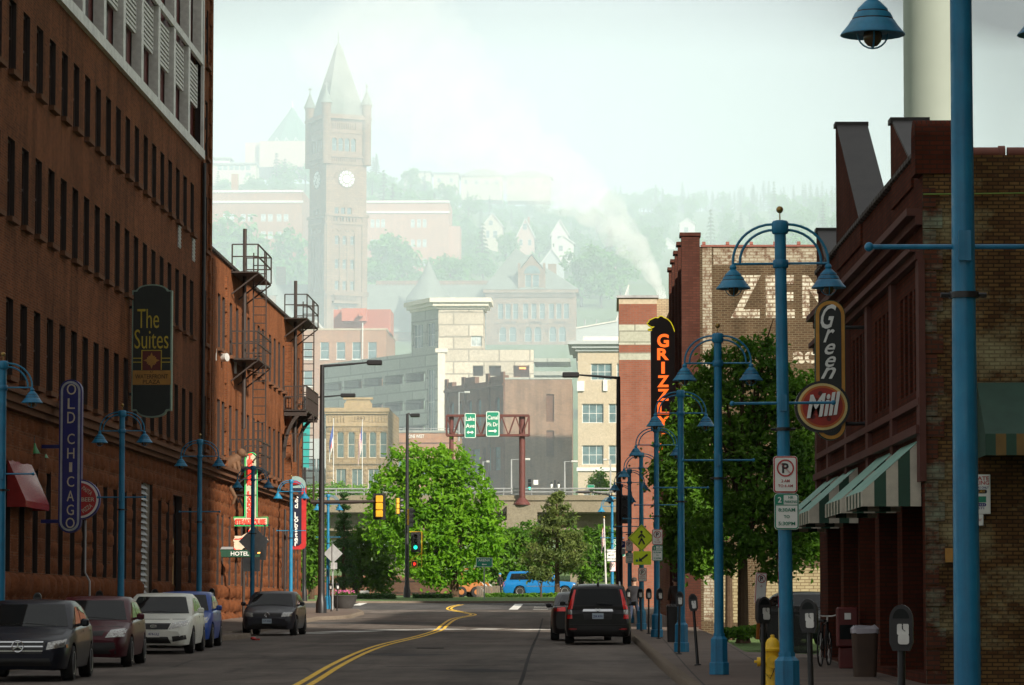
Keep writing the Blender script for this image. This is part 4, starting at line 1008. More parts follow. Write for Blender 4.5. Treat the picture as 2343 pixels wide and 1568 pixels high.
# cream gable building peeping behind the fire escape --------------------------------------------
def gabled(name, label, Y, x0, x1, ybase, yeave, ypeak, wall, roof, dp=10, rz=0, cat='house', group=None, wins=(), chim=None, trim='house_white'):
    a, b = W(x0, yeave, Y), W(x1, yeave, Y); w_ = b.x - a.x; zb = PZ(ybase, Y); ze = a.z; zp = PZ(ypeak, Y)
    r = thing(name, label, cat, (a.x, Y, zb), rz, group); h = ze - zb; hp = zp - zb
    ops = ops_px(Y, a.x, wins); ops = [(p, q, u - zb, v - zb) for p, q, u, v in ops]
    mb = MB(); wall_cells(mb, 0, w_, -3, h, [o for o in ops if o[3] < h], .12); mb.add([(0, 0, h), (w_, 0, h), (w_ / 2, 0, hp)], [(0, 1, 2)])
    mb.add([(0, dp, -3), (0, 0, -3), (0, 0, h), (0, dp, h)], [(0, 1, 2, 3)]); mb.add([(w_, 0, -3), (w_, dp, -3), (w_, dp, h), (w_, 0, h)], [(0, 1, 2, 3)]); mb.add([(0, dp, h), (w_, dp, h), (w_ / 2, dp, hp)], [(2, 1, 0)])
    mb.build('wall', wall, r)
    rf = MB(); t = .18; o = .45
    k = (hp - h) / (w_ / 2)
    for s in (0, 1):
        xe = -o if s == 0 else w_ + o; ze_ = h - o * k
        f = [(xe, -o, ze_), (w_ / 2, -o, hp), (w_ / 2, dp + o, hp), (xe, dp + o, ze_)]
        vs = f + [(x, y, zz + t) for x, y, zz in f]
        rf.add(vs, [(0, 1, 2, 3), (7, 6, 5, 4), (0, 4, 5, 1), (1, 5, 6, 2), (2, 6, 7, 3), (3, 7, 4, 0)])
    ro = rf.build('roof', roof, r)
    bb = MB()
    for s in (0, 1): bb.bar((-o if s == 0 else w_ + o, -o - .03, h - o * k + .06), (w_ / 2, -o - .03, hp + .06), .06, .28)
    bb.build('bargeboard', M[trim], r)
    if chim: MB().box(w_ * chim, w_ * chim + .7, dp * .4, dp * .4 + .7, h, hp + 1).build('chimney', M['far_brick'], ro)
    put_windows(r, [o for o in ops if o[3] < h], .12, (M['far_glass'], M['white_trim'], wall), 'm')
    aw = [o for o in ops if o[3] >= h]
    for p, q, u, v in aw: link('window', win_mesh(q - p, v - u, .12, (M['far_glass'], M['white_trim'], wall), 'm'), r, ((p + q) / 2, -.1, u))
    return r
gabled('gabled_hall', 'cream hall with a white edged gable rising behind the last fire escape', 590, 672, 774, 900, 797, 733, M['house_cream'], M['roof_grey'], 14, cat='building')
# stone corner building with date, with flags in front --------------------------------------------
def dated():
    Y = 372.0; X0 = W(746, 950, Y).x; m = MPP(Y); z = lambda py: PZ(py, Y)
    arch = [(x, x + 17, 988, 1048) for x in (771, 796, 822, 845, 869)]
    sq = [(768, 792, 1073, 1150), (804, 831, 1073, 1150), (842, 868, 1073, 1150)]
    r = bldg('stone_commercial_block', 'buff rusticated stone block dated above its arched windows, behind two flagpoles', (X0, Y, 0), 0, (888 - 746) * m, 20, z(1185), z(932), M['buff_stone'], front=ops_px(Y, X0, sq), mats=(M['ramp_glass'], M['house_cream']), style='v', par=.3)
    put = ops_px(Y, X0, arch)
    w2 = [c for c in r.children if c.name.startswith('wall')]
    P = lambda a: (a - 746) * m
    for a, b, c, d in put:
        f = MB(); o = link('window', win_mesh(b - a, d - c, .16, (M['ramp_glass'], M['house_cream'], M['buff_stone']), 'ma'), r, ((a + b) / 2, -.18, c))
    sr = MB(); wall_cells(sr, P(762), P(888), z(1062), z(975), put, .16, y=-.18); sr.build('arcade_wall', M['buff_stone'], r)
    rk = MB()
    rocks(rk, P(748), P(766), z(1185), z(975), 14, .9, .12, y=-.05); rocks(rk, P(798), P(806), z(1150), z(1065), 6, .5, .1); rocks(rk, P(833), P(842), z(1150), z(1065), 6, .5, .1); rocks(rk, P(870), P(887), z(1185), z(1060), 9, .9, .12)
    rk.build('rusticated_stone', M['buff_stone'], r, sharp=180)
    c = MB()
    c.box(P(742), P(892), -.5, .2, z(942), z(933)); c.box(P(744), P(890), -.35, .2, z(947), z(942) - .002); c.box(P(746), P(888), -.25, .0, z(975), z(968)); c.box(P(746), P(888), -.12, .0, z(968), z(947) - .002)
    for x in [752 + 7 * k for k in range(6)] + [846 + 7 * k for k in range(6)]: c.box(P(x), P(x + 3), -.22, -.12, z(965), z(950))
    c.build('cornice', M['buff_trim'], r)
    ped = MB(); ped.box(P(788), P(852), -.3, .2, z(933), z(922)); ped.prism([(P(790), z(922)), (P(850), z(922)), (P(846), z(914)), (P(794), z(914))], -.3, .2); ped.box(P(786), P(854), -.42, .22, z(914), z(909)); ped.build('pediment', M['buff_trim'], r)
    MB().box(P(806), P(842), -.17, -.12, z(964), z(950)).build('date_panel', M['buff_trim'], r)
    fit(text('1883', .5, M['trunk'], r, (P(824), -.175, z(957)), ext=.004), 24 * m, 9 * m)
M['buff_trim'] = flat('buff_carved_stone', (.33, .25, .14), .85)
dated()
bldg('grey_office', 'plain grey office block beside the dated stone block', (W(690, 1000, 400).x, 400, 0), 0, (748 - 690) * MPP(400), 15, PZ(1180, 400), PZ(1003, 400), M['house_grey'], front=ops_px(400, W(690, 1000, 400).x, [(705, 722, 1050, 1080), (725, 742, 1050, 1080)]))
# low brick building with name on its fascia ------------------------------------------------------
def one_west():
    Y = 410.0; X0 = W(884, 1000, Y).x; m = MPP(Y); z = lambda py: PZ(py, Y); P = lambda a: (a - 884) * m
    r = bldg('low_brick_block', 'low orange brick block with its name on the fascia, above the bright tree', (X0, Y, 0), 0, (1046 - 884) * m, 14, z(1120), z(990), M['far_brick'], front=ops_px(Y, X0, [(895, 1040, 1050, 1090)]), coping=M['ramp_shade'], style='3')
    MB().box(P(893), P(1040), -.06, 0, z(1015), z(1012)).build('brick_band', M['dark_brick'], r)
    fit(text('ONE WEST', .6, M['white'], r, (P(953), -.05, z(998)), bold=.01), 36 * m, 8 * m)
    pr = MB()
    for zz in (980, 985): pr.bar((P(886), .3, z(zz)), (P(1044), .3, z(zz)), .07)
    for k in range(9): pr.bar((P(888) + k * 1.0, .3, z(990)), (P(888) + k * 1.0, .3, z(980)), .07)
    pr.build('roof_railing', M['grey_metal'], r)
one_west()
# dark brick corner building ------------------------------------------------------------------------
def dark_corner():
    Y = 430.0; C = W(1156, 870, Y); m = MPP(Y); z = lambda py: PZ(py, Y); wd = (1309 - 1156) * m
    A = math.radians(28); D = Vector((-math.sin(A), math.cos(A), 0)); L = 17.0; ang = math.atan2(-D.y, -D.x)
    r = thing('brick_corner_block', 'dark purple brick corner block with arched upper windows and a blank tan side', 'building', (C.x, Y, 0), 0)
    sw = MB(); bl = [((1250 - 1156) * m, (1268 - 1156) * m, z(965), z(902)), ((1250 - 1156) * m, (1268 - 1156) * m, z(1045), z(985))]
    wall_cells(sw, 0, wd, z(1175), z(868), bl, .25); sw.box(wd - .3, wd, .3, 14, z(1175), z(872)); sw.build('side_wall', M['tan_brick'], r)
    for a, b, c, d in bl: link('bricked_window', win_mesh(b - a, d - c, .25, (M['dark_brick'], M['tan_brick'], M['tan_brick']), 'none'), r, ((a + b) / 2, 0, c))
    T0 = Matrix.Translation((D.x * L, D.y * L, 0)) @ Matrix.Rotation(ang, 4, 'Z')
    f = MB(); f.M = T0; ops = []
    for x in (1.0, 3.6, 6.2, 8.9, 11.5, 14.1): ops.append((x, x + 1.35, z(968), z(905)))
    for x in (1.2, 4.4, 7.6, 10.8, 13.8): ops.append((x, x + 2.2, z(1075), z(1020)))
    wall_cells(f, 0, L, z(1175), z(868), ops, .35)
    for k, (a, b) in enumerate(((0, 2.0), (5.2, 8.6), (12.2, 17))): f.box(a, b, -.1, .5, z(868), z(858) + (k % 2) * .3)
    for a in (0.0, 5.0, 12, 16.2): f.box(a, a + .8, -.25, 0, z(1175), z(850))
    f.box(0, L, -.4, -.003, z(882), z(876)); f.box(0, L, -.3, -.003, z(990), z(984))
    f.M = Matrix(); f.build('wall', M['dark_brick'], r)
    for i, (a, b, c, d) in enumerate(ops):
        o = link('window', win_mesh(b - a, d - c, .35, (M['far_glass'], M['sash'], M['dark_brick']), 'ma' if d - c > 3 and i < 6 else 'mv'), r); o.matrix_basis = T0 @ Matrix.Translation(((a + b) / 2, 0, c))
    p = D * L; MB().prism([(.1, .1), (wd - .1, .1), (wd - .1, 14), (p.x, p.y)], z(872), z(870), 'z').build('roof', M['slate'], r)
    MB().box(-.05, wd, -.08, .25, z(868), z(864)).build('coping', M['ramp_shade'], r)
dark_corner()
# beige office on the right ---------------------------------------------------------------------------
def beige():
    Y = 400.0; X0 = W(1322, 800, Y).x; m = MPP(Y); z = lambda py: PZ(py, Y); P = lambda a: (a - 1322) * m
    wins = [(x, x + 49, ya, yb) for x in (1332, 1393) for ya, yb in ((924, 968), (1019, 1063))] + [(1352, 1400, 832, 870), (1411, 1450, 832, 870)]
    r = bldg('office_block', 'beige stucco office block with ribbon windows beside the striped brick building', (X0, Y, 0), 0, 9.0, 16, z(1175), z(800), M['beige'], front=ops_px(Y, X0, wins) + ops_px(Y, X0, [(1336, 1350, 1128, 1150), (1353, 1367, 1128, 1150), (1380, 1394, 1128, 1150)]), mats=(M['far_glass'], M['white_trim']), style='m3', depth=.3, par=.2)
    c = MB()
    for k, (ya, yb, o) in enumerate(((804, 797, .3), (797, 789, .7), (789, 781, 1.1))): c.box(-o, 9.2, -o, 16, z(ya), z(yb) - .002)
    c.build('cornice', M['house_grey'], r)
    b = MB(); b.box(-.15, 9, -.22, -.003, z(1078), z(1070)); b.box(-.1, .75, -.3, -.003, z(895), z(1300) * 0 + z(872)); b.box(P(1380), P(1390), -.25, -.003, z(895), z(870)); b.build('band_course', M['white_trim'], r)
    MB().box(-.02, 9, -.08, -.002, z(1175), z(1080)).build('base_wall', M['tan_brick'], r) if 0 else None
    MB().box(.6, 9, 4, 14, z(790), z(764)).build('penthouse', M['ramp_light'], r)
beige()
# grey gabled warehouse and low roofs right of the school ------------------------------------------
def grey_ware():
    Y = 620.0; X0 = W(1318, 760, Y).x; m = MPP(Y); z = lambda py: PZ(py, Y); P = lambda a: (a - 1318) * m
    r = thing('grey_warehouse', 'blue grey metal warehouse with a sloping roof edge beside the school pavilion', 'building', (X0, Y, 0))
    mb = MB(); mb.prism([(0, z(830)), (P(1440), z(830)), (P(1440), z(652)), (P(1425), z(690)), (P(1410), z(736)), (0, z(752))], 0, 20); mb.build('wall', M['house_grey'], r)
    MB().box(P(1320), P(1420), -1.2, -.01, z(830), z(796)).build('lower_wall', M['house_pink'], r)
    e = MB(); e.bar((0, -.1, z(751)), (P(1410), -.1, z(735)), .25); e.bar((P(1410), -.1, z(735)), (P(1440), -.1, z(652)), .25); e.build('eave', M['pale_roof'], r)
    for x in (1338, 1365, 1394): MB().cyl((P(x), 3, z(752)), (P(x), 3, z(728)), .12).build('vent_pipe', M['grey_metal'], r)
grey_ware()
# ---------------------------------------------------------------- romanesque school with the clock tower
def school():
    Y = 850.0; m = MPP(Y); z = lambda py: PZ(py, Y)
    r = thing('romanesque_school', 'brownstone school with a tall clock tower, pyramid roofs and a conical turret', 'school', (W(765, 700, Y).x, Y, 0)); X0 = r.location.x
    P = lambda a: W(a, 700, Y).x - X0
    S = M['school_stone']; G_ = (M['far_glass'], M['white_trim'], S)
    # tower: right-hand face 104 px wide, left face turned away
    th = math.radians(27); wf = (834 - 744) * m / math.cos(th); dl = wf
    tb = Vector((P(745), 0, 0)); Mt = Matrix.Translation(tb) @ Matrix.Rotation(th, 4, 'Z')
    zb, zt = z(760), z(268)
    def face(mb, w0, M0, ops, zt_):
        mb.M = M0; wall_cells(mb, 0, w0, zb, zt_, ops, .5); mb.M = Matrix()
    u = lambda px: (px - 744) / (833 - 744) * wf
    bel = [(u(x), u(x + 10.5), z(341), z(311)) for x in (757, 771, 785, 799)]
    cl = [(u(x), u(x + 9), z(502) + .0, z(471)) for x in (763, 777, 791)]
    sh = [(u(x), u(x + 8), z(b), z(a)) for x in (764, 781, 798) for a, b in ((536, 556), (590, 612), (640, 660))]
    bot = [(u(x), u(x + 8), z(716), z(700)) for x in (764, 781, 798)]
    bands = [(u(760), u(774), z(700), z(504 + 14))]
    mb = MB(); face(mb, wf, Mt, bel + cl + sh + bot, zt)
    Ml = Mt @ Matrix.Translation((0, dl, 0)) @ Matrix.Rotation(-PI / 2, 4, 'Z'); lops = [(a, b, c, d) for a, b, c, d in bel + cl + sh]
    face(mb, dl, Ml, lops, zt)
    Mr = Mt @ Matrix.Translation((wf, 0, 0)) @ Matrix.Rotation(PI / 2, 4, 'Z'); face(mb, dl, Mr, lops, zt)
    Mk = Mt @ Matrix.Translation((wf, dl, 0)) @ Matrix.Rotation(PI, 4, 'Z'); face(mb, wf, Mk, bel, zt)
    mb.build('tower_wall', S, r)
    for MM, ops in ((Mt, bel + cl + sh + bot), (Ml, lops), (Mr, lops)):
        for a, b, c, d in ops:
            o = link('window', win_mesh(b - a, d - c, .5, G_, 'ma' if (a, b, c, d) in bel else 'm'), r); o.matrix_basis = MM @ Matrix.Translation(((a + b) / 2, 0, c))
    tr = MB()
    for MM in (Mt, Ml, Mr):
        tr.M = MM
        for ya, yb, o in ((268, 262, 1.0), (262, 257, .5), (356, 351, .5), (372, 366, .3), (492, 486, .55), (510, 503, .3), (674, 664, .5), (300, 296, .25)): tr.box(-o, wf + o, -o, .1, z(ya), z(yb) - .003)
        for a in (u(744.5), u(823)): tr.box(a, a + u(754) - u(744.5), -.32, .1, zb, z(492) - .0)     # corner buttresses
        for a in (u(774.5), u(791.5)): tr.box(a - .18, a + .18, -.3, .05, z(664), z(540)); 
        for a in (u(757), u(774.5), u(791.5), u(809)): tr.box(a - .35, a + .35, -.34, .05, z(664), z(530)) if a in (u(757), u(809)) else None
        for k in range(11): tr.box(u(758) + k * (u(812) - u(758)) / 11, u(758) + (k + .5) * (u(812) - u(758)) / 11, -.35, .05, z(290), z(277))
        for k in range(12): tr.box(u(757) + k * (u(812) - u(757)) / 12, u(757) + (k + .5) * (u(812) - u(757)) / 12, -.3, .05, z(366) - .0, z(358))
        for k in range(9): tr.box(u(754) + k * (u(816) - u(754)) / 9, u(754) + (k + .45) * (u(816) - u(754)) / 9, -.45, .05, z(503), z(494))
        n = 12; R0, R1 = u(763), u(807); c = (R0 + R1) / 2    # arch ring round the clock
        for k in range(n): 
            t0, t1 = PI * k / n, PI * (k + .75) / n; ro, ri = 2.9, 2.25
            tr.prism([(c + ri * math.cos(t0), z(405) + ri * math.sin(t0)), (c + ro * math.cos(t0), z(405) + ro * math.sin(t0)), (c + ro * math.cos(t1), z(405) + ro * math.sin(t1)), (c + ri * math.cos(t1), z(405) + ri * math.sin(t1))], -.25, .02)
        for q in (u(765.5), u(782.5), u(799.5)):
            for k in range(6):
                t0, t1 = PI * k / 6, PI * (k + 1) / 6; ro, ri = .95, .65
                tr.prism([(q + ri * math.cos(t0), z(527) + ri * math.sin(t0)), (q + ro * math.cos(t0), z(527) + ro * math.sin(t0)), (q + ro * math.cos(t1), z(527) + ro * math.sin(t1)), (q + ri * math.cos(t1), z(527) + ri * math.sin(t1))], -.2, .02)
    tr.M = Matrix(); tr.build('carved_course', S, r)
    bal = MB(); bal.M = Mt
    for k in range(18): bal.box(u(760) + k * (u(812) - u(760)) / 18, u(760) + (k + .5) * (u(812) - u(760)) / 18, -1.1, -.9, z(686), z(674))
    bal.box(u(758), u(814), -1.2, -.8, z(674), z(671)); bal.box(u(758), u(814), -1.3, 0, z(692), z(686)); bal.build('balustrade', S, r)
    # clock
    for MM in (Mt, Ml):
        ck = MB(); ck.M = MM; c = wf / 2; R = 19.5 * m; zc = z(405)
        ck.cyl((c, -.32, zc), (c, -.22, zc), R * .50, n=28)
        for k in range(12):
            a0 = 2 * PI * k / 12; ck.prism([(c + R * rr * math.sin(a0 + dd), zc + R * rr * math.cos(a0 + dd)) for rr, dd in ((.62, -.20), (.98, -.185), (.98, .185), (.62, .20))], -.32, -.22)
        ck.M = Matrix(); o = ck.build('clock_face', M['clock_white'], r)
        bk = MB(); bk.M = MM; bk.cyl((c, -.2, zc), (c, -.12, zc), R * 1.08, n=28); bk.M = Matrix(); bk.build('clock_backing', M['dark_clock'], r)
        h = MB(); h.M = MM
        for a0, l, wd in ((math.radians(37), .9, .16), (math.radians(217), .95, .2)):
            h.bar((c, -.36, zc), (c + R * l * math.sin(a0), -.36, zc + R * l * math.cos(a0)), wd, .05)
        h.M = Matrix(); h.build('clock_hand', M['dark_clock'], o)
    # corner turrets and spire
    for i, (cx, cyy) in enumerate(((0, 0), (wf, 0), (wf, dl), (0, dl))):
        p = Mt @ Vector((cx, cyy, 0)); R = 1.15
        tu = MB(); tu.lathe([(R, z(372)), (R, z(240)), (R + .15, z(236)), (R + .15, z(232))], 10, (p.x, p.y, 0)); tu.build('turret', S, r)
        cp = MB(); cp.lathe([(R + .45, z(233)), (R * .55, z(212)), (.12, z(198)), (.1, z(192))], 10, (p.x, p.y, 0)); cp.box(p.x - .45, p.x + .45, p.y - .1, p.y + .1, z(190.5), z(188)); cp.box(p.x - .1, p.x + .1, p.y - .1, p.y + .1, z(193), z(184)); cp.build('turret_cap', M['school_roof'], r)
    sp = MB(); cc = Mt @ Vector((wf / 2, dl / 2, 0)); q = wf / 2 - .6; sp.M = Matrix.Translation((cc.x, cc.y, 0)) @ Matrix.Rotation(th, 4, 'Z')
    rings = [[(s * x, t * x, zz) for s, t in ((-1, -1), (1, -1), (1, 1), (-1, 1))] for x, zz in ((q, z(268)), (q, z(246)), (q - .1, z(240)), (1.0, z(108)), (.85, z(100)), (.12, z(84)))]
    sp.loft(rings, smooth=False); sp.cyl((0, 0, z(86)), (0, 0, z(58)), .13, .05, n=6); sp.ball((0, 0, z(72)), .3, 8); sp.build('spire', M['school_roof'], r)
    dr = MB()
    # main body with long roof
    body = MB(); ops = []
    for x in range(900, 940, 15): ops.append((P(x), P(x + 10), z(820), z(782)))
    wall_cells(body, P(600), P(1110), zb - 25, z(752), [o for o in ops], .4, y=9.0); body.build('wall', S, r)
    for a, b, c, d in ops: link('window', win_mesh(b - a, d - c, .4, G_, 'ma'), r, ((a + b) / 2, 9, c))
    rf = MB(); x0, x1 = P(590), P(1130); rf.prism([(8.2, z(752)), (20, z(632)), (30, z(632)), (42, z(752))], x0, x1, 'x'); rf.build('roof', M['school_roof'], r)
    rg = MB(); rg.box(P(848), P(1130), 19.8, 20.2, z(632), z(624))
    for k in range(40): rg.box(P(848) + k * .8, P(848) + k * .8 + .35, 19.7, 19.8, z(636), z(632))
    rg.build('ridge_cresting', S, r)
    for xa, xb in ((612, 632),): MB().box(P(xa), P(xb), 22, 25, z(660), z(588)).build('chimney', S, r)
    # left turret peeping over the brick row, and conical turret right of the tower
    for cx, rr, ytop, yc, yb, nm in ((615, 15, 592, 668, 760, 0), (978, 48, 590, 682, 760, 1)):
        t_ = MB(); t_.cyl((P(cx), 5, z(yb) - 25), (P(cx), 5, z(yc)), rr * .82 * m, n=20); t_.build('turret', S, r)
        c_ = MB(); c_.lathe([(rr * 1.12 * m, z(yc) - .3), (rr * 1.05 * m, z(yc - 8)), (rr * .62 * m, z(yc - 32)), (rr * .25 * m, z(yc - 66)), (.1, z(ytop)), (.08, z(ytop - 8))], 24, (P(cx), 5, 0)); c_.build('turret_cap', M['school_roof'], r)
    # pavilion with steep pyramid roof and gabled dormer
    xa, xb = 1112, 1318
    w9 = [(P(x), P(x + 12), z(731), z(696)) for x in (1140, 1157, 1174, 1197, 1216, 1235, 1256, 1273, 1290)]
    w6 = [(P(x), P(x + 16), z(783), z(749)) for x in (1143, 1166, 1201, 1223, 1257, 1279)]
    pv = MB(); pv.M = Matrix.Translation((P(xa), -2, 0)); PP = lambda a: P(a) - P(xa)
    sft = lambda L_: [(a - P(xa), b - P(xa), c, d) for a, b, c, d in L_]
    wall_cells(pv, 0, PP(xb), zb - 30, z(668), sft(w9 + w6), .45)
    pv.M = Matrix.Translation((P(xa), 22, 0)) @ Matrix.Rotation(-PI / 2, 4, 'Z'); wall_cells(pv, 0, 24, zb - 30, z(668), ()); pv.M = Matrix.Translation((P(xb), -2, 0)) @ Matrix.Rotation(PI / 2, 4, 'Z'); wall_cells(pv, 0, 24, zb - 30, z(668), ()); pv.M = Matrix()
    pv.build('pavilion_wall', S, r)
    for a, b, c, d in w9: link('window', win_mesh(b - a, d - c, .45, G_, 'm'), r, ((a + b) / 2, -2, c))
    for a, b, c, d in w6: link('window', win_mesh(b - a, d - c, .45, G_, 'ma'), r, ((a + b) / 2, -2, c))
    cn = MB(); cn.box(P(xa) - .6, P(xb) + .6, -2.7, -2.004, z(672), z(664))
    for k in range(46): cn.box(P(xa) + k * .475, P(xa) + k * .475 + .25, -2.4, -2.004, z(682), z(673))
    cn.box(P(1136), P(1308), -2.25, -2.004, z(741), z(737)); cn.box(P(xa), P(xb), -2.2, -2.004, z(797), z(793))
    for q in (1163, 1221, 1276):
        for k in range(10):
            t0, t1 = PI * k / 10, PI * (k + .9) / 10; ro, ri = 3.1, 2.6; X = P(q) + .5; zz = z(764)
            cn.prism([(X + ri * math.cos(t0), zz + ri * math.sin(t0)), (X + ro * math.cos(t0), zz + ro * math.sin(t0)), (X + ro * math.cos(t1), zz + ro * math.sin(t1)), (X + ri * math.cos(t1), zz + ri * math.sin(t1))], -2.25, -1.98)
    cn.build('carved_course', S, r)
    py = MB(); ax, az = P(1178), z(560)
    py.loft([[(P(xa) - .8, -2.8, z(664)), (P(xb) + .8, -2.8, z(664)), (P(xb) + .8, 24, z(664)), (P(xa) - .8, 24, z(664))], [(ax - .3, 10, az), (ax + .3, 10, az), (ax + .3, 11, az), (ax - .3, 11, az)]], smooth=False)
    py.cyl((ax, 10.5, az - .2), (ax, 10.5, z(544)), .12, .05, n=6); py.build('pyramid_roof', M['school_roof'], r)
    dm = MB(); d0, d1 = P(1188), P(1246); yd = -2.3
    wall_cells(dm, d0, d1, z(664), z(622), [(P(1202), P(1216), z(663), z(630)), (P(1219), P(1234), z(663), z(630))], .3, y=yd)
    dm.prism([(d0, z(622)), (d1, z(622)), (P(1217), z(586))], yd, yd + .6); dm.box(d0 - .25, d0 + .35, yd - .25, yd + .5, z(664), z(604)); dm.box(d1 - .35, d1 + .25, yd - .25, yd + .5, z(664), z(604)); dm.box(d0, d1, yd + .6, 8, z(664), z(624)); dm.build('dormer', S, r)
    for a, b in ((1202, 1216), (1219, 1234)): link('window', win_mesh(P(b) - P(a), z(630) - z(663), .3, G_, 'm'), r, ((P(a) + P(b)) / 2, yd, z(663)))
    ar = MB(); ar.prism([(P(1218) + 2.0 * math.cos(PI * k / 10), z(628) + 2.0 * math.sin(PI * k / 10)) for k in range(11)], yd - .03, yd - .004); ar.build('fanlight', M['far_glass'], r)
    dr = MB(); dr.add([(d0 - .4, yd - .3, z(624)), (P(1217), yd - .3, z(583)), (P(1217), 9, z(583)), (d0 - .4, 6, z(624))], [(0, 1, 2, 3)]); dr.add([(d1 + .4, yd - .3, z(624)), (d1 + .4, 6, z(624)), (P(1217), 9, z(583)), (P(1217), yd - .3, z(583))], [(0, 1, 2, 3)]); dr.build('dormer_roof', M['school_roof'], r)
    MB().box(P(1253), P(1272), 6, 9, z(664), z(598)).build('chimney', S, r)
M['school_roof'] = flat('weathered_school_slate', (.17, .20, .17), .75, vs=.5)
M['clock_white'] = flat('white_clock_glass', (.82, .84, .82), .3, var=.03)
M['dark_clock'] = flat('dark_clock_iron', (.10, .09, .075), .5)
school()
# ---------------------------------------------------------------- brick school annex on the hill, behind the tower
def annex():
    Y = 1000.0; m = MPP(Y)
    for lab, x0, x1, yt, yb, xs, rows in (('orange brick annex left of the clock tower with rows of pale windows', 470, 694, 462, 640, [510, 525, 551, 567, 597, 613, 633, 649], ((490, 507), (530, 547), (575, 592))),
                                  ('pink brick annex right of the clock tower with three window groups', 838, 1028, 487, 640, [848, 860, 872, 940, 954, 967], ((502, 521), (548, 566), (592, 610)))):
        X0 = W(x0, 500, Y).x
        wins = [(x, x + (11 if x0 < 500 else 9), a, b) for x in xs for a, b in rows]
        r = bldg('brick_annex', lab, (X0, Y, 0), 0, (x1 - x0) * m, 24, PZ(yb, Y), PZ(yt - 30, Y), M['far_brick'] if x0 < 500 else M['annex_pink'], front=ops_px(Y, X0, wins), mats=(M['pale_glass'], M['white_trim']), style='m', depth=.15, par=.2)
        c = MB()
        for py in (yt, yt - 24): c.box(-.3, (x1 - x0) * m + .3, -.35, -.003, PZ(py, Y), PZ(py - 5, Y))
        c.build('cornice', M['white_trim'], r)
        if x0 < 500: MB().box((526 - x0) * m, (541 - x0) * m, 4, 6, PZ(440, Y), PZ(391, Y)).build('chimney', M['far_brick'], r)
        else: MB().box((x1 - x0) * m - .2, (x1 - x0) * m + 3.2, 2, 12, PZ(yb, Y), PZ(515, Y)).build('wing', M['annex_pink'], r)
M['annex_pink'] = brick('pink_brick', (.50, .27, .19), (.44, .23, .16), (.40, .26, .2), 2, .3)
annex()
def top_house():
    Y = 1250.0; X0 = W(484, 400, Y).x; m = MPP(Y); z = lambda py: PZ(py, Y); P = lambda a: (a - 484) * m
    wins = [(x, x + 11, 379, 390) for x in (497, 510, 524, 536, 549, 562)] + [(562, 575, 395, 402)]
    r = bldg('hillside_house', 'wide pale house with a raised upper storey on the hill crest at the left', (X0, Y, 0), 0, P(587), 12, z(420), z(374), M['house_cream'], front=ops_px(Y, X0, wins), mats=(M['far_glass'], M['white_trim']), cat='house', depth=.1, par=.05)
    MB().box(P(490), P(525), 1, 9, z(374), z(360)).build('upper_storey', M['house_white'], r)
    f = MB(); f.box(P(486), P(530), 0, 10, z(360), z(357)); f.box(P(482), P(589), -.6, 12.4, z(374), z(370)); f.build('roof', M['roof_grey'], r)
    Y = 1330.0; X0 = W(560, 330, Y).x; m = MPP(Y); z = lambda py: PZ(py, Y); P = lambda a: (a - 560) * m
    r = thing('pyramid_roof_church', 'church with a tall green pyramid roof on the hill beside the clock tower', 'church', (X0, Y, 0))
    b = MB(); b.box(0, P(760), 2, 40, z(380), z(322)); b.box(P(595), P(740), -1, 30, z(380), z(321)); b.build('wall', M['house_pink'], r)
    p = MB(); n = 8; cx, cyy = P(662), 14.0
    p.lathe([((730 - 596) / 2 * m, z(321)), (1.2, z(240)), (.3, z(230))], 8, (cx, cyy, 0), False); p.build('pyramid_roof', M['slate_green'], r)
    MB().cyl((cx, cyy, z(236)), (cx, cyy, z(216)), .5, .25, n=8).build('finial', M['white_trim'], r)
    g = MB()
    for k in range(3): x = P(632 + 22 * k); g.bar((x - .7, 2.5, z(321)), (x, 3, z(310)), .2); g.bar((x + 1.4, 2.5, z(321)), (x, 3, z(310)), .2)
    g.build('roof_vent', M['white_trim'], r)
top_house()
# flat-roofed houses on the skyline and gabled houses on the slope
def skyline_house(label, Y, x0, x1, yb, yt, hip=0):
    X0 = W(x0, yt, Y).x; m = MPP(Y); z = lambda py: PZ(py, Y); w_ = (x1 - x0) * m
    n = max(2, int((x1 - x0) / 22)); wins = [(x0 + (x1 - x0) * (k + .3) / n, x0 + (x1 - x0) * (k + .3) / n + 8, yt + 10, yt + 20) for k in range(n)]
    r = bldg('skyline_house', label, (X0, Y, 0), 0, w_, 14, z(yb + 25), z(yt), M['house_cream'], front=ops_px(Y, X0, wins), mats=(M['far_glass'], M['white_trim']), cat='house', depth=.1, roof=None, par=.05, group='houses on the hill')
    rf = MB()
    if hip: rf.loft([[(-1, -1, z(yt)), (w_ + 1, -1, z(yt)), (w_ + 1, 15, z(yt)), (-1, 15, z(yt))], [(w_ * .35, 6, z(yt - hip)), (w_ * .65, 6, z(yt - hip)), (w_ * .65, 8, z(yt - hip)), (w_ * .35, 8, z(yt - hip))]], smooth=False)
    else: rf.box(-.5, w_ + .5, -.5, 14.5, z(yt), z(yt - 4))
    rf.build('roof', M['roof_grey'], r)
skyline_house('flat roofed pale house on the skyline just right of the clock tower', 1380, 925, 985, 428, 394)
skyline_house('second flat roofed house on the skyline, its roof lower', 1390, 992, 1048, 430, 398)
skyline_house('large hip roofed house on the skyline above the pink annex', 1400, 1055, 1150, 432, 402, 20)
skyline_house('hip roofed house fading into the smoke at the right of the skyline', 1420, 1160, 1260, 434, 404, 17)
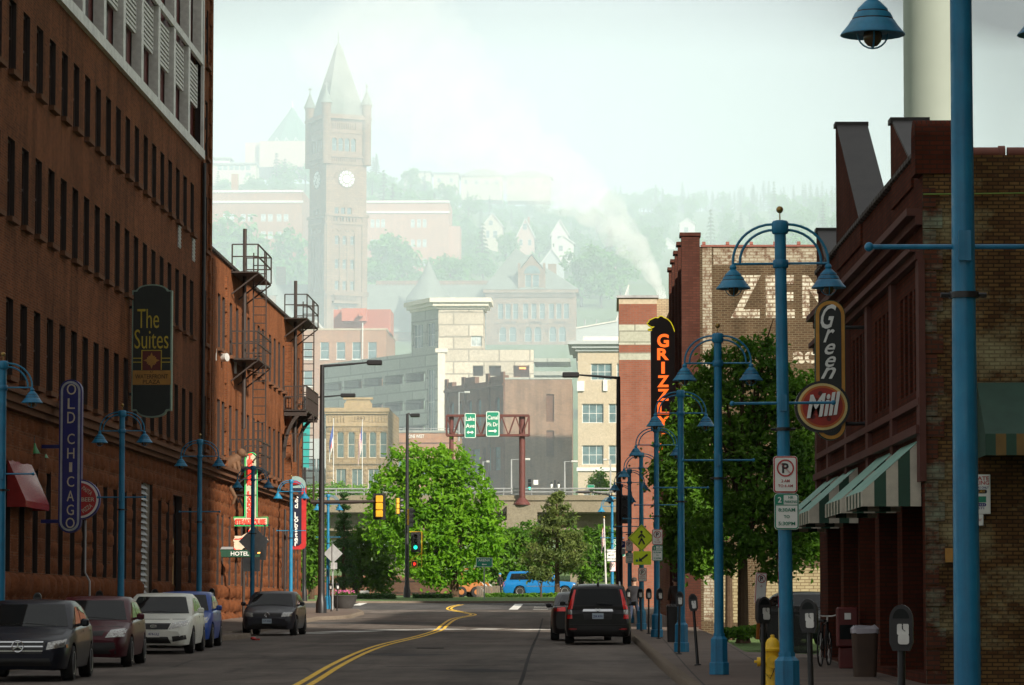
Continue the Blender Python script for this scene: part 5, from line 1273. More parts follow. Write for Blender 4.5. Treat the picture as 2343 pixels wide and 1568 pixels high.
HS = [('white gabled house left of the conical turret', 1060, 862, 908, 622, 608, 570, 'house_white', 'roof_grey', 9, (), None),
      ('small white gabled house between two trees behind the turret', 1075, 935, 962, 606, 594, 577, 'house_white', 'roof_grey', 8, (), None),
      ('tiny white gable touching the turret tip', 1090, 960, 984, 606, 598, 582, 'house_white', 'roof_grey', 8, (), None),
      ('white gabled house with a dark roof right of the turret tip', 1060, 1008, 1050, 610, 602, 566, 'house_white', 'roof_grey', 10, ((1020, 1034, 585, 596),), .3),
      ('cream house with a white porch above the long school roof', 1130, 1104, 1150, 560, 517, 488, 'house_cream', 'roof_grey', 10, ((1118, 1128, 505, 516), (1112, 1120, 528, 545), (1128, 1138, 528, 545)), None),
      ('pinkish gabled house above the pyramid roof', 1120, 1183, 1222, 575, 540, 500, 'house_pink', 'roof_grey', 10, ((1196, 1206, 512, 526), (1188, 1196, 548, 562), (1208, 1216, 548, 562)), .6),
      ('white gabled house half lost in the smoke', 1130, 1262, 1300, 570, 535, 503, 'house_white', 'roof_grey', 10, ((1275, 1285, 540, 552),), None),
      ('white house below the smoke with a low gable', 1090, 1268, 1312, 590, 556, 540, 'house_white', 'pale_roof', 10, ((1278, 1288, 562, 575),), None),
      ('grey blue house tucked behind the pavilion roof', 1040, 1236, 1290, 640, 606, 570, 'house_grey', 'roof_grey', 10, (), None),
      ('white house with bay windows beside the dark tree clump', 1000, 1290, 1322, 690, 652, 640, 'house_white', 'pale_roof', 8, ((1296, 1303, 660, 680), (1308, 1315, 660, 680)), None),
      ('peach gabled house among the trees near the steam', 1060, 1385, 1432, 660, 640, 605, 'house_pink', 'roof_grey', 9, ((1400, 1412, 640, 652),), None),
      ('white house high on the wooded slope at the right', 1350, 1555, 1590, 545, 512, 500, 'house_white', 'pale_roof', 10, ((1565, 1575, 520, 532),), None),
      ('white house right of the steam, lower than the wooded ridge', 1300, 1510, 1545, 580, 560, 545, 'house_white', 'roof_grey', 9, ((1520, 1528, 562, 572),), None),
      ('long white house just above the painted brick wall', 1200, 1602, 1680, 600, 578, 562, 'house_white', 'pale_roof', 10, ((1620, 1630, 584, 594), (1650, 1660, 584, 594)), None)]
for lab, Y, x0, x1, yb, ye, yp, wl, rf, dp, wn, ch in HS: gabled('hillside_house', lab, Y, x0, x1, yb, ye, yp, M[wl], M[rf], dp, cat='house', group='houses on the hill', wins=wn, chim=ch)
# smokestack at the right edge
def stack():
    Y = 300.0; c = W(2138, 300, Y)
    r = thing('smokestack', 'pale green concrete smokestack behind the nearest lamp post', 'smokestack', (c.x, Y, 1.0))
    R = 70 * MPP(Y); MB().lathe([(R * 1.04, 0), (R, 40), (R * .96, 78), (R * .99, 78.2), (R * .99, 79)], 40).build('shaft', M['stack'], r)
    MB().lathe([(R * 1.1, -.5), (R * 1.1, 1.5), (R * 1.05, 1.7)], 40).build('base', M['concrete'], r)
stack()
# ---------------------------------------------------------------- elevated highway, sign gantry
def overpass():
    Y = 300.0; m = MPP(Y); z = lambda py: PZ(py, Y); X = lambda px: W(px, 1394, Y).x
    r = thing('highway_overpass', 'concrete highway overpass with pipe railing crossing behind the trees', 'overpass', (0, Y, 0))
    x0, x1 = X(640), X(1560)
    d = MB(); d.box(x0, x1, 0, .4, z(1172), z(1133)); d.box(x0, x1, .4, 14, z(1176), z(1165)); d.box(x0, x1, -.15, 0, z(1145), z(1141))
    d.box(x0, x1, 2.0, 12.5, z(1213), z(1176.4)); d.build('deck', M['concrete'], r)
    MB().box(x0, x1, 5.5, 9.5, z(1232), z(1213.4)).build('girder', M['tan_girder'], r)
    for px in (705, 905, 1130, 1330, 1500):
        p = MB(); c = X(px); p.box(c - 1.0, c + 1.0, 6, 9, 1.0, z(1232) - .003); p.build('pier', M['concrete'], r)
    c = X(1195); n = MB(); n.prism([(c - 3.4, z(1213)), (c - 1.3, z(1190)), (c - 1.3, z(1156)), (c + 1.3, z(1156)), (c + 1.3, z(1190)), (c + 1.3, z(1213))], -.9, -.16); n.build('pedestal', M['concrete'], r)
    g = MB()
    for py in (1118, 1126): g.tube([(x0, .2, z(py)), (x1, .2, z(py))], .06, 6)
    for k in range(int((x1 - x0) / 2.4)): g.cyl((x0 + 2.4 * k, .2, z(1134)), (x0 + 2.4 * k, .2, z(1117)), .05, n=6)
    g.build('railing', M['grey_metal'], r)
    # gantry
    g = thing('sign_gantry', 'rust red steel truss gantry standing on the overpass pedestal', 'sign gantry', (c, Y - .55, z(1156)), 0); zz = lambda py: z(py) - z(1156); q = lambda px: X(px) - c
    p = MB(); p.lathe([(.72, .0), (.72, .1), (.55, .3), (.3, .6)], 14); p.cyl((0, 0, .5), (0, 0, zz(950)), .27, n=14); p.build('post', M['rust_red'], g)
    p = MB(); p.cyl((q(1033), 0, zz(1100)), (q(1033), 0, zz(952)), .2, n=12); p.build('post', M['rust_red'], g)
    t_ = MB(); xa, xb = q(1022), q(1211)
    for yy in (-.5, .5):
        for py in (952, 997): t_.bar((xa, yy, zz(py)), (xb, yy, zz(py)), .17)
        n = 12
        for k in range(n):
            a, b = xa + (xb - xa) * k / n, xa + (xb - xa) * (k + 1) / n
            t_.bar((a, yy, zz(997 if k % 2 else 952)), (b, yy, zz(952 if k % 2 else 997)), .09)
        t_.bar((xb, yy, zz(997)), (xb, yy, zz(952)), .12); t_.bar((xa, yy, zz(997)), (xa, yy, zz(952)), .12)
    for k in range(13):
        for py in (952, 997): a = xa + (xb - xa) * k / 12; t_.bar((a, -.5, zz(py)), (a, .5, zz(py)), .08)
    t_.build('truss', M['rust_red'], g)
    for (lab, xa, xb, ya, yb, lines) in (('green overhead highway sign reading Lake Ave on the gantry', 1064, 1090, 947, 1004, (('Lake', 960), ('Ave', 976), ('←→', 991))), ('green overhead highway sign reading Canal Pk Dr on the gantry', 1113, 1144, 943, 1001, (('Canal', 957), ('Pk Dr', 973), ('→', 988)))):
        cx = X((xa + xb) / 2); sgn = thing('highway_sign', lab, 'road sign', (cx, Y - 1.35, z((ya + yb) / 2))); w_, h_ = (xb - xa) * m, (yb - ya) * m
        sign_panel(sgn, w_, h_, M['green_sign'], M['white'], .12)
        for s, py in lines:
            zz2 = z(py) - z((ya + yb) / 2)
            if s in '←→ ←→' and not s.isalpha(): arrow(sgn, (0, -.06, zz2), w_ * .62, M['white'], both=s == '←→')
            else: fit(text(s, .4, M['white'], sgn, (0, -.06, zz2), bold=.012, ext=.006), None, (13 if s[0] in 'LAC' else 12) * m * .74); clampw(sgn, w_ * .78)
def clampw(root, w):
    for o in root.children:
        if o.name.startswith('lettering'):
            xs = [v.co.x for v in o.data.vertices]; k = w / max(1e-6, max(xs) - min(xs))
            if k < 1:
                for v in o.data.vertices: v.co.x *= k
def rrect(w, h, r, n=5):
    out = []
    for cx, cz, a0 in ((w / 2 - r, h / 2 - r, 0), (-w / 2 + r, h / 2 - r, PI / 2), (-w / 2 + r, -h / 2 + r, PI), (w / 2 - r, -h / 2 + r, 1.5 * PI)):
        out += [(cx + r * math.cos(a0 + PI / 2 * k / n), cz + r * math.sin(a0 + PI / 2 * k / n)) for k in range(n + 1)]
    return out
def sign_panel(root, w, h, face, border, r=.05, bw=None, t=.02, back='grey_metal'):
    """plate with a coloured border line: back plate, border plate, face plate, each proud of the last"""
    bw = bw or min(w, h) * .05
    mb = MB(); mb.m = 0; mb.prism(rrect(w, h, r), 0, t); mb.m = 1; mb.prism(rrect(w - .6 * bw, h - .6 * bw, r), -.006, -.0005); mb.m = 2; mb.prism(rrect(w - 2.6 * bw, h - 2.6 * bw, max(.005, r - bw)), -.011, -.0065); 
    return mb.build('panel', [face, border, face], root)
def arrow(root, loc, L, mat, both=False, rot=0, flip=False):
    s = -1 if flip else 1; h = L * .16; k = L * .28
    pts = [(-L / 2, -h / 2), (L / 2 - k, -h / 2), (L / 2 - k, -k * .9), (L / 2, 0), (L / 2 - k, k * .9), (L / 2 - k, h / 2), (-L / 2, h / 2)]
    if both: pts = [(-L / 2, 0), (-L / 2 + k, -k * .9), (-L / 2 + k, -h / 2), (L / 2 - k, -h / 2), (L / 2 - k, -k * .9), (L / 2, 0), (L / 2 - k, k * .9), (L / 2 - k, h / 2), (-L / 2 + k, h / 2), (-L / 2 + k, k * .9)]
    c, sn = math.cos(rot), math.sin(rot); pts = [(s * x * c - z * sn, s * x * sn + z * c) for x, z in pts]
    return MB().prism(pts, -.004, .004).build('arrow', mat, root, loc)
M['tan_girder'] = flat('tan_painted_girder', (.30, .22, .10), .6)
overpass()
# ---------------------------------------------------------------- trees
def mesh_raw(name, vs, fs, mat, smooth=False):
    me = bpy.data.meshes.new(name); me.from_pydata(vs, [], fs); me.materials.append(mat); me.update()
    if smooth: me.polygons.foreach_set('use_smooth', [True] * len(me.polygons))
    return me
def leaf(vs, fs, c, n, sz, asp=.55):
    """one folded leaf: two triangles pairs along a bent midrib"""
    n = n.normalized(); a = n.orthogonal().normalized(); th = RND.uniform(0, 2 * PI); b = n.cross(a)
    d = a * math.cos(th) + b * math.sin(th); e = n.cross(d); L = sz * RND.uniform(.7, 1.3); k = len(vs)
    vs += [tuple(c - d * L * .5), tuple(c + e * L * asp * .5 + n * L * .08), tuple(c + d * L * .5 - n * L * .22), tuple(c - e * L * asp * .5 + n * L * .08)]
    fs.append((k, k + 1, k + 2, k + 3))
def crown_mesh(name, lobes, nclus, nleaf, sz, mat, clus=.5, droop=.25, inner=.55):
    vs, fs = [], []; tot = sum(l[3] * l[5] + l[4] * l[5] + l[3] * l[4] for l in lobes)
    for (cx, cy_, cz, rx, ry, rz_) in lobes:
        n = max(3, int(nclus * (rx * rz_ + ry * rz_ + rx * ry) / tot))
        for i in range(n):
            v = Vector((RND.gauss(0, 1), RND.gauss(0, 1), RND.gauss(0, 1))).normalized(); q = RND.uniform(inner, 1.0) ** .6 * (1 + .22 * mnoise.noise(v * 2.3 + Vector((cx, cy_, cz))))
            p = Vector((cx + v.x * rx * q, cy_ + v.y * ry * q, cz + v.z * rz_ * q)); cr = clus * RND.uniform(.55, 1.25)
            for k in range(int(nleaf * RND.uniform(.5, 1.4))):
                w_ = Vector((RND.gauss(0, .5), RND.gauss(0, .5), RND.gauss(0, .36))); c = p + w_ * cr; c.z -= droop * cr * (w_.x ** 2 + w_.y ** 2)
                nn = v * .7 + Vector((RND.gauss(0, .6), RND.gauss(0, .6), RND.gauss(.5, .6)))
                leaf(vs, fs, c, nn if nn.length > .1 else Vector((0, 0, 1)), sz)
    return mesh_raw(name, vs, fs, mat)
def trunk_mesh(h, r, limbs, lean=0):
    mb = MB(); mb.tube([(0, 0, -.15), (0, 0, .12), (lean * .2, .02, h * .35), (lean * .5, -.03, h * .7), (lean, 0, h)], [r * 1.5, r * 1.05, r * .85, r * .6, r * .25], 9)
    for (z, dx, dy, dz, rr) in limbs:
        f = z / h; p = Vector((lean * f, 0, z)); e = Vector((dx, dy, dz)); mb.tube([p, p + e * .4 + Vector((0, 0, .1 * dz)), p + e * .75 + Vector((0, 0, .12 * dz)), p + e], [rr, rr * .75, rr * .45, rr * .15], 6)
    return mb.mesh('trunk', M['trunk'])
def tree_px(name, label, Y, bx, lobes_px, mat, nclus, nleaf, sz, tr, clus=.5, depth=.8, group=None, zbase=None, inner=.5, trunk=True):
    """lobes_px: (px, py, rx, ry) read off the photo on the plane of the trunk; every lobe gets its own depth offset and thickness"""
    b = W(bx, 1394, Y); zb = (T(b.x, Y) if zbase is None else zbase); r = thing(name, label, 'tree', (b.x, Y, zb), 0, group); m = MPP(Y); L = []
    for i, (px, py, rx, ry) in enumerate(lobes_px):
        c = W(px, py, Y); L.append((c.x - b.x, RND.uniform(-.5, .5) * rx * m * depth, c.z - zb, rx * m, max(rx, ry) * m * RND.uniform(.75, 1.05) * depth, ry * m))
    link('crown', crown_mesh('crown', L, nclus, nleaf, sz, mat, clus, inner=inner), r)
    if trunk:
        h = max(l[2] for l in L); limbs = [(h * RND.uniform(.25, .45), l[0], l[1], l[2] - h * .35, tr * .45) for l in L if l[2] > h * .3]
        link('trunk', trunk_mesh(h * .9, tr, limbs), r)
    return r
# the bright maple in the middle
tree_px('maple_tree', 'large bright green maple in front of the overpass, centre of the view', 238, 1040,
        [(935, 1065, 62, 50), (1022, 1052, 55, 44), (900, 1130, 62, 62), (985, 1130, 80, 75), (1075, 1125, 58, 62), (1112, 1175, 40, 52), (880, 1195, 40, 50), (960, 1215, 82, 70), (1055, 1225, 85, 72), (1116, 1240, 34, 50), (1000, 1290, 62, 46), (1076, 1296, 48, 40), (945, 1275, 50, 42)],
        M['leaf_lime'], 800, 22, .36, .30, clus=.66)
tree_px('leafy_tree', 'darker green tree on the left flank of the bright maple', 246, 812, [(806, 1268, 26, 36), (838, 1235, 34, 32), (862, 1275, 38, 45), (825, 1312, 38, 32), (876, 1322, 34, 28)], M['leaf_mid'], 260, 18, .34, .2, clus=.6)
tree_px('leafy_tree', 'leafy tree squeezed between the brick corner and the black light pole', 222, 712, [(700, 1150, 22, 36), (712, 1205, 26, 44), (722, 1260, 24, 46), (705, 1290, 28, 45), (690, 1180, 20, 60), (690, 1320, 20, 34)], M['leaf_mid'], 330, 18, .32, .2, clus=.55)
tree_px('leafy_tree', 'pale green tree top beyond the overpass, left of the maple', 330, 745, [(725, 1128, 30, 18), (765, 1126, 36, 20), (808, 1130, 30, 20)], M['leaf_lime'], 160, 16, .4, .2, clus=.6)
tree_px('leafy_tree', 'dark tree in shadow under the overpass, right of the maple', 284, 1170, [(1165, 1240, 40, 38), (1210, 1235, 45, 40), (1180, 1290, 55, 45), (1240, 1290, 40, 40), (1140, 1300, 26, 40)], M['leaf_mid'], 300, 18, .4, .25, clus=.65)
tree_px('leafy_tree', 'green tree in the shade at the right, beneath the overpass deck', 290, 1330, [(1330, 1235, 45, 30), (1375, 1235, 40, 30), (1345, 1290, 50, 40), (1440, 1280, 60, 50)], M['leaf_mid'], 300, 18, .4, .25, clus=.65)
tree_px('small_tree', 'small round green tree on top of the overpass bank at the right', 345, 1372, [(1370, 1095, 18, 18), (1362, 1110, 16, 14), (1380, 1110, 18, 14)], M['leaf_lime'], 90, 16, .3, .12, clus=.5, zbase=PZ(1135, 345))
tree_px('small_tree', 'young bare stemmed sapling in front of the blue pickup', 232, 1238, [(1222, 1310, 16, 10), (1245, 1312, 18, 11)], M['leaf_pine'], 60, 12, .25, .07, clus=.45)
# street trees on the right pavement
tree_px('street_tree', 'big street tree before the painted brick wall, right pavement', 109, 1700,
        [(1735, 830, 58, 56), (1655, 850, 55, 62), (1800, 905, 66, 62), (1850, 920, 44, 50), (1690, 935, 92, 80), (1780, 1000, 95, 90), (1840, 1060, 62, 80), (1640, 1020, 80, 80), (1720, 1100, 110, 85), (1820, 1170, 72, 75), (1680, 1200, 100, 75), (1780, 1245, 80, 56), (1850, 1230, 42, 50), (1700, 790, 20, 22), (1770, 790, 24, 20), (1862, 870, 22, 22), (1590, 880, 22, 26), (1880, 1130, 24, 30), (1760, 1310, 40, 14), (1660, 1290, 34, 18)],
        M['leaf_mid'], 900, 26, .20, .17, clus=.40)
tree_px('street_tree', 'second street tree, leaning over the yellow crossing sign', 116, 1668,
        [(1595, 930, 48, 58), (1565, 1010, 52, 56), (1535, 1080, 46, 42), (1580, 1100, 66, 66), (1560, 1165, 52, 50), (1600, 1190, 66, 62), (1580, 1255, 62, 46), (1620, 1270, 50, 36)],
        M['leaf_mid'], 600, 26, .20, .13, clus=.40)
# conifers
def conifer(name, label, Y, bx, top, halfw, tiers, mat, sz, tr, loose=0, base_py=None, bare=.12):
    b = W(bx, 1394, Y); zb = T(b.x, Y); h = PZ(top, Y) - zb; r = thing(name, label, 'conifer', (b.x, Y, zb)); R = halfw * MPP(Y)
    vs, fs = [], []; mb = MB(); mb.tube([(0, 0, -.1), (0, 0, h * .5), (0, 0, h * .98)], [tr * 1.2, tr * .7, tr * .15], 8)
    for i in range(tiers):
        f = (i + RND.random() * .6) / tiers; z = h * (bare + (1 - bare) * f); rr = R * (1 - f) ** (.78 if loose else .85) * RND.uniform(.75, 1.1) + .15
        for k in range(RND.randint(5, 7)):
            a = RND.uniform(0, 2 * PI); up = (.35 if loose else -.12) * rr; e = Vector((math.cos(a) * rr, math.sin(a) * rr, up)); mb.tube([(0, 0, z), Vector((0, 0, z)) + e * .55, Vector((0, 0, z)) + e], [.05, .035, .012], 4)
            n = max(3, int(rr / (.30 if loose else .24)))
            for j in range(n):
                g = (j + .7) / n
                if loose and g < .38: continue
                p = Vector((0, 0, z)) + e * g
                for q in range(20 if loose else 14):
                    d = Vector((RND.gauss(0, .5), RND.gauss(0, .5), RND.gauss(.25 if loose else .0, .35))); s = (.42 if loose else .30) * (.6 + .5 * (1 - f))
                    leaf(vs, fs, p + d * s, Vector((RND.gauss(0, 1), RND.gauss(0, 1), RND.gauss(0, 1))) + Vector((0, 0, .3)), sz, .22)
    link('crown', mesh_raw('crown', vs, fs, mat), r); mb.build('trunk', M['trunk'], r); return r
conifer('pine_tree', 'loose branched pine standing before the blue pickup', 240, 1275, 1128, 74, 13, M['leaf_pine'], .42, .17, 1, bare=.2)
conifer('spruce_tree', 'narrow dark spruce left of the maple', 244, 786, 1125, 30, 15, M['leaf_dark'], .34, .14)
# ---------------------------------------------------------------- hillside trees: a few prototypes, then copies
HB = [(x0 - 4, x1 + 4, yp, yb, Y) for _, Y, x0, x1, yb, ye, yp, *_ in HS] + [(925, 1050, 390, 428, 1380), (1055, 1260, 385, 432, 1400), (484, 590, 355, 410, 1250), (470, 694, 455, 600, 1000), (838, 1040, 482, 585, 1000), (560, 760, 230, 345, 1330)]
def hill_trees():
    protos = []
    for i in range(5):
        L = [(RND.uniform(-1.6, 1.6), RND.uniform(-1.6, 1.6), RND.uniform(3.2, 7.4), RND.uniform(1.5, 2.4), RND.uniform(1.5, 2.4), RND.uniform(1.2, 2.0)) for _ in range(7)]
        r = thing('hillside_tree', 'round leafy tree on the hazy hillside among the houses', 'tree', (0, 0, 0), 0, 'leafy trees on the hillside')
        link('crown', crown_mesh('crown', L, 110, 9, .85, M['leaf_hill'], .9), r); link('trunk', trunk_mesh(5.5, .22, [(2, 1, .4, 2, .1), (2.5, -1, .3, 2, .1)]), r); protos.append(r)
    con = []
    for i in range(2):
        vs, fs = [], []; h = 13
        for t_ in range(13):
            f = t_ / 13; R_ = 2.3 * (1 - f) + .2
            for k in range(int(22 * (1 - f)) + 5):
                a = RND.uniform(0, 2 * PI); g = RND.uniform(.3, 1); leaf(vs, fs, Vector((math.cos(a) * R_ * g, math.sin(a) * R_ * g, 1.2 + h * f * .92 - .4 * g)), Vector((math.cos(a), math.sin(a), 1)), 1.0, .5)
        r = thing('hillside_conifer', 'pointed dark conifer on the hazy wooded ridge', 'conifer', (0, 0, 0), 0, 'conifers on the ridge')
        link('crown', mesh_raw('crown', vs, fs, M['leaf_dark']), r); link('trunk', trunk_mesh(12, .2, []), r); con.append(r)
    KIDS.clear()
    used = set(); cnt = 0
    def place(p, kind, s, label=None, group=None):
        arr = con if kind else protos; i = RND.randrange(len(arr)); o = arr[i]
        if (kind, i) not in used:
            used.add((kind, i)); o.location = p; o.rotation_euler.z = RND.uniform(0, 6); o.scale = (s * RND.uniform(.9, 1.2), s, s * RND.uniform(.85, 1.15))
        else:
            o = copy_tree(o, p, RND.uniform(0, 6), scale=(s * RND.uniform(.9, 1.2), s, s * RND.uniform(.85, 1.15)))
        if label: o['label'] = label
        return o
    named = [(508, 347, 1, .75, 'lone pointed conifer beside the pale house on the crest'), (612, 404, 0, 2.0, 'broad tree in front of the pyramid roofed church'), (660, 410, 0, 2.0, 'broad tree between the church and the clock tower'), (575, 412, 0, 1.3, 'rounded tree right of the pale crest house'),
             (500, 578, 0, 1.55, 'pale green tree hiding the left end of the annex'), (540, 590, 0, 1.6, 'tall tree overlapping the annex windows left of the tower'), (556, 592, 1, .95, 'slim conifer against the annex wall left of the tower'), (665, 605, 0, 1.15, 'round tree at the foot of the clock tower, left side'), (640, 600, 0, 1.0, 'lower round tree against the annex, left of the clock tower'),
             (880, 602, 0, 1.1, 'round tree right of the clock tower below the pink annex'), (920, 585, 0, 1.0, 'round tree overlapping the pink annex wall'), (862, 420, 1, .9, 'conifer at the right edge of the clock tower on the crest'), (1330, 702, 0, 1.6, 'dark broad tree in the clump right of the school pavilion'), (1375, 705, 0, 1.8, 'broadest tree of the clump below the steam'), (1420, 690, 0, 1.5, 'tree at the right end of the clump below the steam'), (1350, 660, 0, 1.4, 'upper tree of the clump right of the school')]
    named += [(940, 438, 0, 1.0, 'tree before the first flat roofed skyline house'), (985, 436, 0, .8, 'bush sized tree between the two flat roofed skyline houses'), (1040, 440, 0, 1.1, 'tree right of the second flat roofed skyline house'), (1080, 446, 0, 1.0, 'tree below the left end of the large hip roofed house'), (1125, 444, 0, 1.15, 'tree before the right half of the large hip roofed house'), (1165, 446, 0, 1.1, 'tree between the two hip roofed skyline houses'), (1215, 448, 0, 1.1, 'tree in front of the hip roofed house fading into smoke'), (1250, 450, 0, 1.0, 'tree at the smoky right end of the skyline houses')]
    for px, py, k, s, lab in named:
        o = place(G(px, py, 880, 2) if not (470 < py < 612 and px < 960) else (lambda q: Vector((q.x, 972, T(q.x, 972))))(W(px, 600, 972)), k, s if not (470 < py < 612 and px < 960) else s * 1.75, lab)
    def ok(px, py, Y, hp):
        return not any(x0 < px < x1 and yb - 1 < py + 0 and py - hp < yb and Y < hy + 8 for x0, x1, yp, yb, hy in HB)
    n = 0; tries = 0
    while n < 185 and tries < 3000:
        tries += 1; px = RND.uniform(475, 1960); py = RND.uniform(395, 700)
        if px < 840 and py > 470: continue
        if 700 < px < 838: continue
        p = G(px, py, 985, 3)
        if p.y > 1600 or p.y < 1000: continue
        s = RND.uniform(.75, 1.35); hp = 8.5 * s / MPP(p.y)
        if not ok(px, py, p.y, hp * .8): continue
        place(p, 0 if RND.random() < .86 else 1, s); n += 1
    for k in range(78):
        px = 1385 + 600 * (k + RND.random()) / 78; Y = RND.uniform(1640, 1720); p = W(px, 400, Y); kind = 1 if RND.random() < (.75 if px > 1480 else .35) else 0
        place(Vector((p.x, Y, T(p.x, Y) - .5)), kind, RND.uniform(.7, 1.15) * (1.25 if not kind else 1))
    for k in range(26):
        px = 880 + 400 * (k + RND.random()) / 26; Y = RND.uniform(1310, 1345); p = W(px, 430, Y); place(Vector((p.x, Y, T(p.x, Y) - .4)), 0 if RND.random() < .85 else 1, RND.uniform(.5, .85))
    for k in range(14):
        px = (480, 505, 575, 600, 640, 850, 870, 900, 935, 960, 985, 1010, 1030, 1050)[k]; Y = RND.uniform(940, 975); p = W(px, 600, Y); place(Vector((p.x, Y, T(p.x, Y))), 0, RND.uniform(1.1, 1.7))
    for k in range(22):
        px = 850 + 540 * (k + RND.random()) / 22; Y = RND.uniform(1440, 1500); p = W(px, 400, Y); place(Vector((p.x, Y, T(p.x, Y) - .5)), 0, RND.uniform(.6, 1.0))
hill_trees()
def far_forest():
    vs, fs = [], []
    for k in range(900):
        px = RND.uniform(1990, 2900); Y = RND.uniform(1560, 1740); q = W(px, 450, Y); z = T(q.x, Y); h = RND.uniform(7, 13)
        for j in range(9):
            f = RND.random(); r_ = 2.4 * (1 - f * .8); a = RND.uniform(0, 6.28); leaf(vs, fs, Vector((q.x + r_ * math.cos(a), Y + r_ * math.sin(a), z + 1 + h * f)), Vector((math.cos(a), -1, .8)), 3.2, .7)
    struct(link('hill_forest', mesh_raw('hill_forest', vs, fs, M['leaf_dark'])), 'stuff')
far_forest()
# ---------------------------------------------------------------- street lamps
def ground_at(px, Y, kerb=.16):
    x = PX(px, Y); return Vector((x, Y, T(x, Y) + kerb))
def lamp_proto():
    r = thing('street_lamp', 'x', 'street lamp')
    b = MB(); o8 = lambda prof: b.lathe(prof, 8, smooth=False)
    o8([(.185, 0), (.185, .20), (.16, .22), (.155, .62), (.105, .67), (.105, .72)]); b.build('base', M['lamp_blue'], r)
    p = MB(); p.lathe([(.09, .7), (.086, 2.0), (.074, 4.5), (.072, 5.9)], 10, smooth=True); p.build('pole', M['lamp_blue'], r)
    c = MB(); c.lathe([(.09, 5.84), (.105, 5.86), (.105, 5.98), (.09, 6.0), (.05, 6.01)], 10); c.build('collar', M['lamp_blue'], r); c = MB(); c.lathe([(.09, 5.42), (.098, 5.43), (.098, 5.51), (.09, 5.52)], 10); c.build('collar', M['lamp_blue'], r)
    f = MB(); f.cyl((0, 0, 6.0), (0, 0, 6.1), .008, n=6); f.ball((0, 0, 6.14), .045, 12); f.build('finial', M['gold'], r)
    for s in (-1, 1):
        a = MB()
        for (R0, H0, zt, xo) in ((.50, .46, 5.96, .585), (.43, .40, 5.89, .50)):
            pts = [(s * .09, 0, zt)] + [(s * (xo - R0 + R0 * math.sin(q)), 0, zt - H0 + H0 * math.cos(q)) for q in [PI / 2 * k / 9 for k in range(10)]]
            pts.append((s * xo, 0, 5.46 if xo > .55 else 5.48)); a.tube(pts, .017, 7)
        a.tube([(s * .09, 0, 5.475), (s * .585, 0, 5.475)], .016, 7); a.build('arm', M['lamp_blue'], r)
        x = s * .585; sh = MB()
        sh.lathe([(.015, 5.47), (.035, 5.455), (.045, 5.43), (.035, 5.405), (.05, 5.395), (.075, 5.37), (.10, 5.345), (.105, 5.325)], 18, (x, 0, 0)); sh.lathe([(.098, 5.325), (.118, 5.318), (.135, 5.285), (.137, 5.275)], 18, (x, 0, 0)); sh.lathe([(.128, 5.275), (.145, 5.268), (.165, 5.235), (.215, 5.175), (.215, 5.168), (.15, 5.19)], 18, (x, 0, 0))
        so_ = sh.build('lamp_shade', M['lamp_blue'], r)
        rg = MB()
        for zz, rr in ((5.3235, .104), (5.2735, .136)): rg.lathe([(rr - .01, zz - .006), (rr + .001, zz - .006), (rr + .001, zz + .006), (rr - .01, zz + .006)], 18, (x, 0, 0))
        rg.build('shade_groove', M['black'], so_)
        bu = MB(); bu.ball((x, 0, 5.16), .065, 12, 1.1); bu.build('bulb', M['lamp_glass'], so_)
        gd = MB()
        for ax in (0, 1): gd.tube([(x + (.1 * math.cos(q) if not ax else 0), .1 * math.cos(q) if ax else 0, 5.18 - .10 * math.sin(q)) for q in [PI * k / 10 for k in range(11)]], .006, 5)
        gd.build('bulb_guard', M['lamp_blue'], so_)
    bn = MB(); bn.tube([(-.62, 0, 3.76), (.62, 0, 3.76)], .017, 8)
    for s in (-1, 1): bn.ball((s * .62, 0, 3.76), .032, 10)
    bn.box(-.04, .04, -.1, .1, 3.66, 3.86); bn.build('banner_bar', M['lamp_blue'], r)
    cl = MB(); cl.lathe([(.1, 3.42), (.1, 3.46)], 10); cl.cyl((-.15, 0, 3.44), (.15, 0, 3.44), .018, n=6); cl.build('clamp', M['black'], r)
    return r
LP = [(2212, 23, 'nearest blue street lamp, its tall post cut off by the top edge at right'), (1801, 42.8, 'blue street lamp carrying the parking signs, with a gilt ball on top'), (1645, 61.7, 'blue street lamp between the parking sign lamp and the big street tree'),
      (1559, 80.5, 'blue street lamp standing in front of the tall vertical orange lettered sign'), (1503, 100, 'blue street lamp carrying the smaller pair of parking signs'), (1468, 119, 'blue street lamp behind the yellow pedestrian crossing sign'),
      (1441, 137, 'dark blue street lamp just right of the parked black suv roof'), (1421, 162, 'dark blue street lamp beside the green traffic signal on the right'), (1401, 190, 'farthest blue street lamp on the right, next to the flag'),
      (1, 69, 'blue street lamp cut by the left edge of the photo'), (276, 90, 'blue street lamp between the round pizza sign and the tall hotel sign'), (455, 108, 'blue street lamp behind the small blue parked car'), (577, 132, 'blue street lamp in front of the neon steakhouse sign'),
      (665, 153, 'blue street lamp in front of the black and red seafood sign'), (750, 183, 'blue street lamp on the far corner with the diamond sign back')]
LAMPS = {}
def lamps():
    pr = lamp_proto(); KIDS.clear()
    for i, (px, Y, lab) in enumerate(LP):
        p = ground_at(px, Y); o = pr if i == 0 else copy_tree(pr, p, 0)
        o.location = p; o['label'] = lab; o['group'] = 'blue street lamps'; o.rotation_euler.z = RND.uniform(-.06, .06); LAMPS[px] = o
        if px == 1801: o.rotation_euler.y = -.010
        if px == 1421: o.rotation_euler.z = .5
lamps()
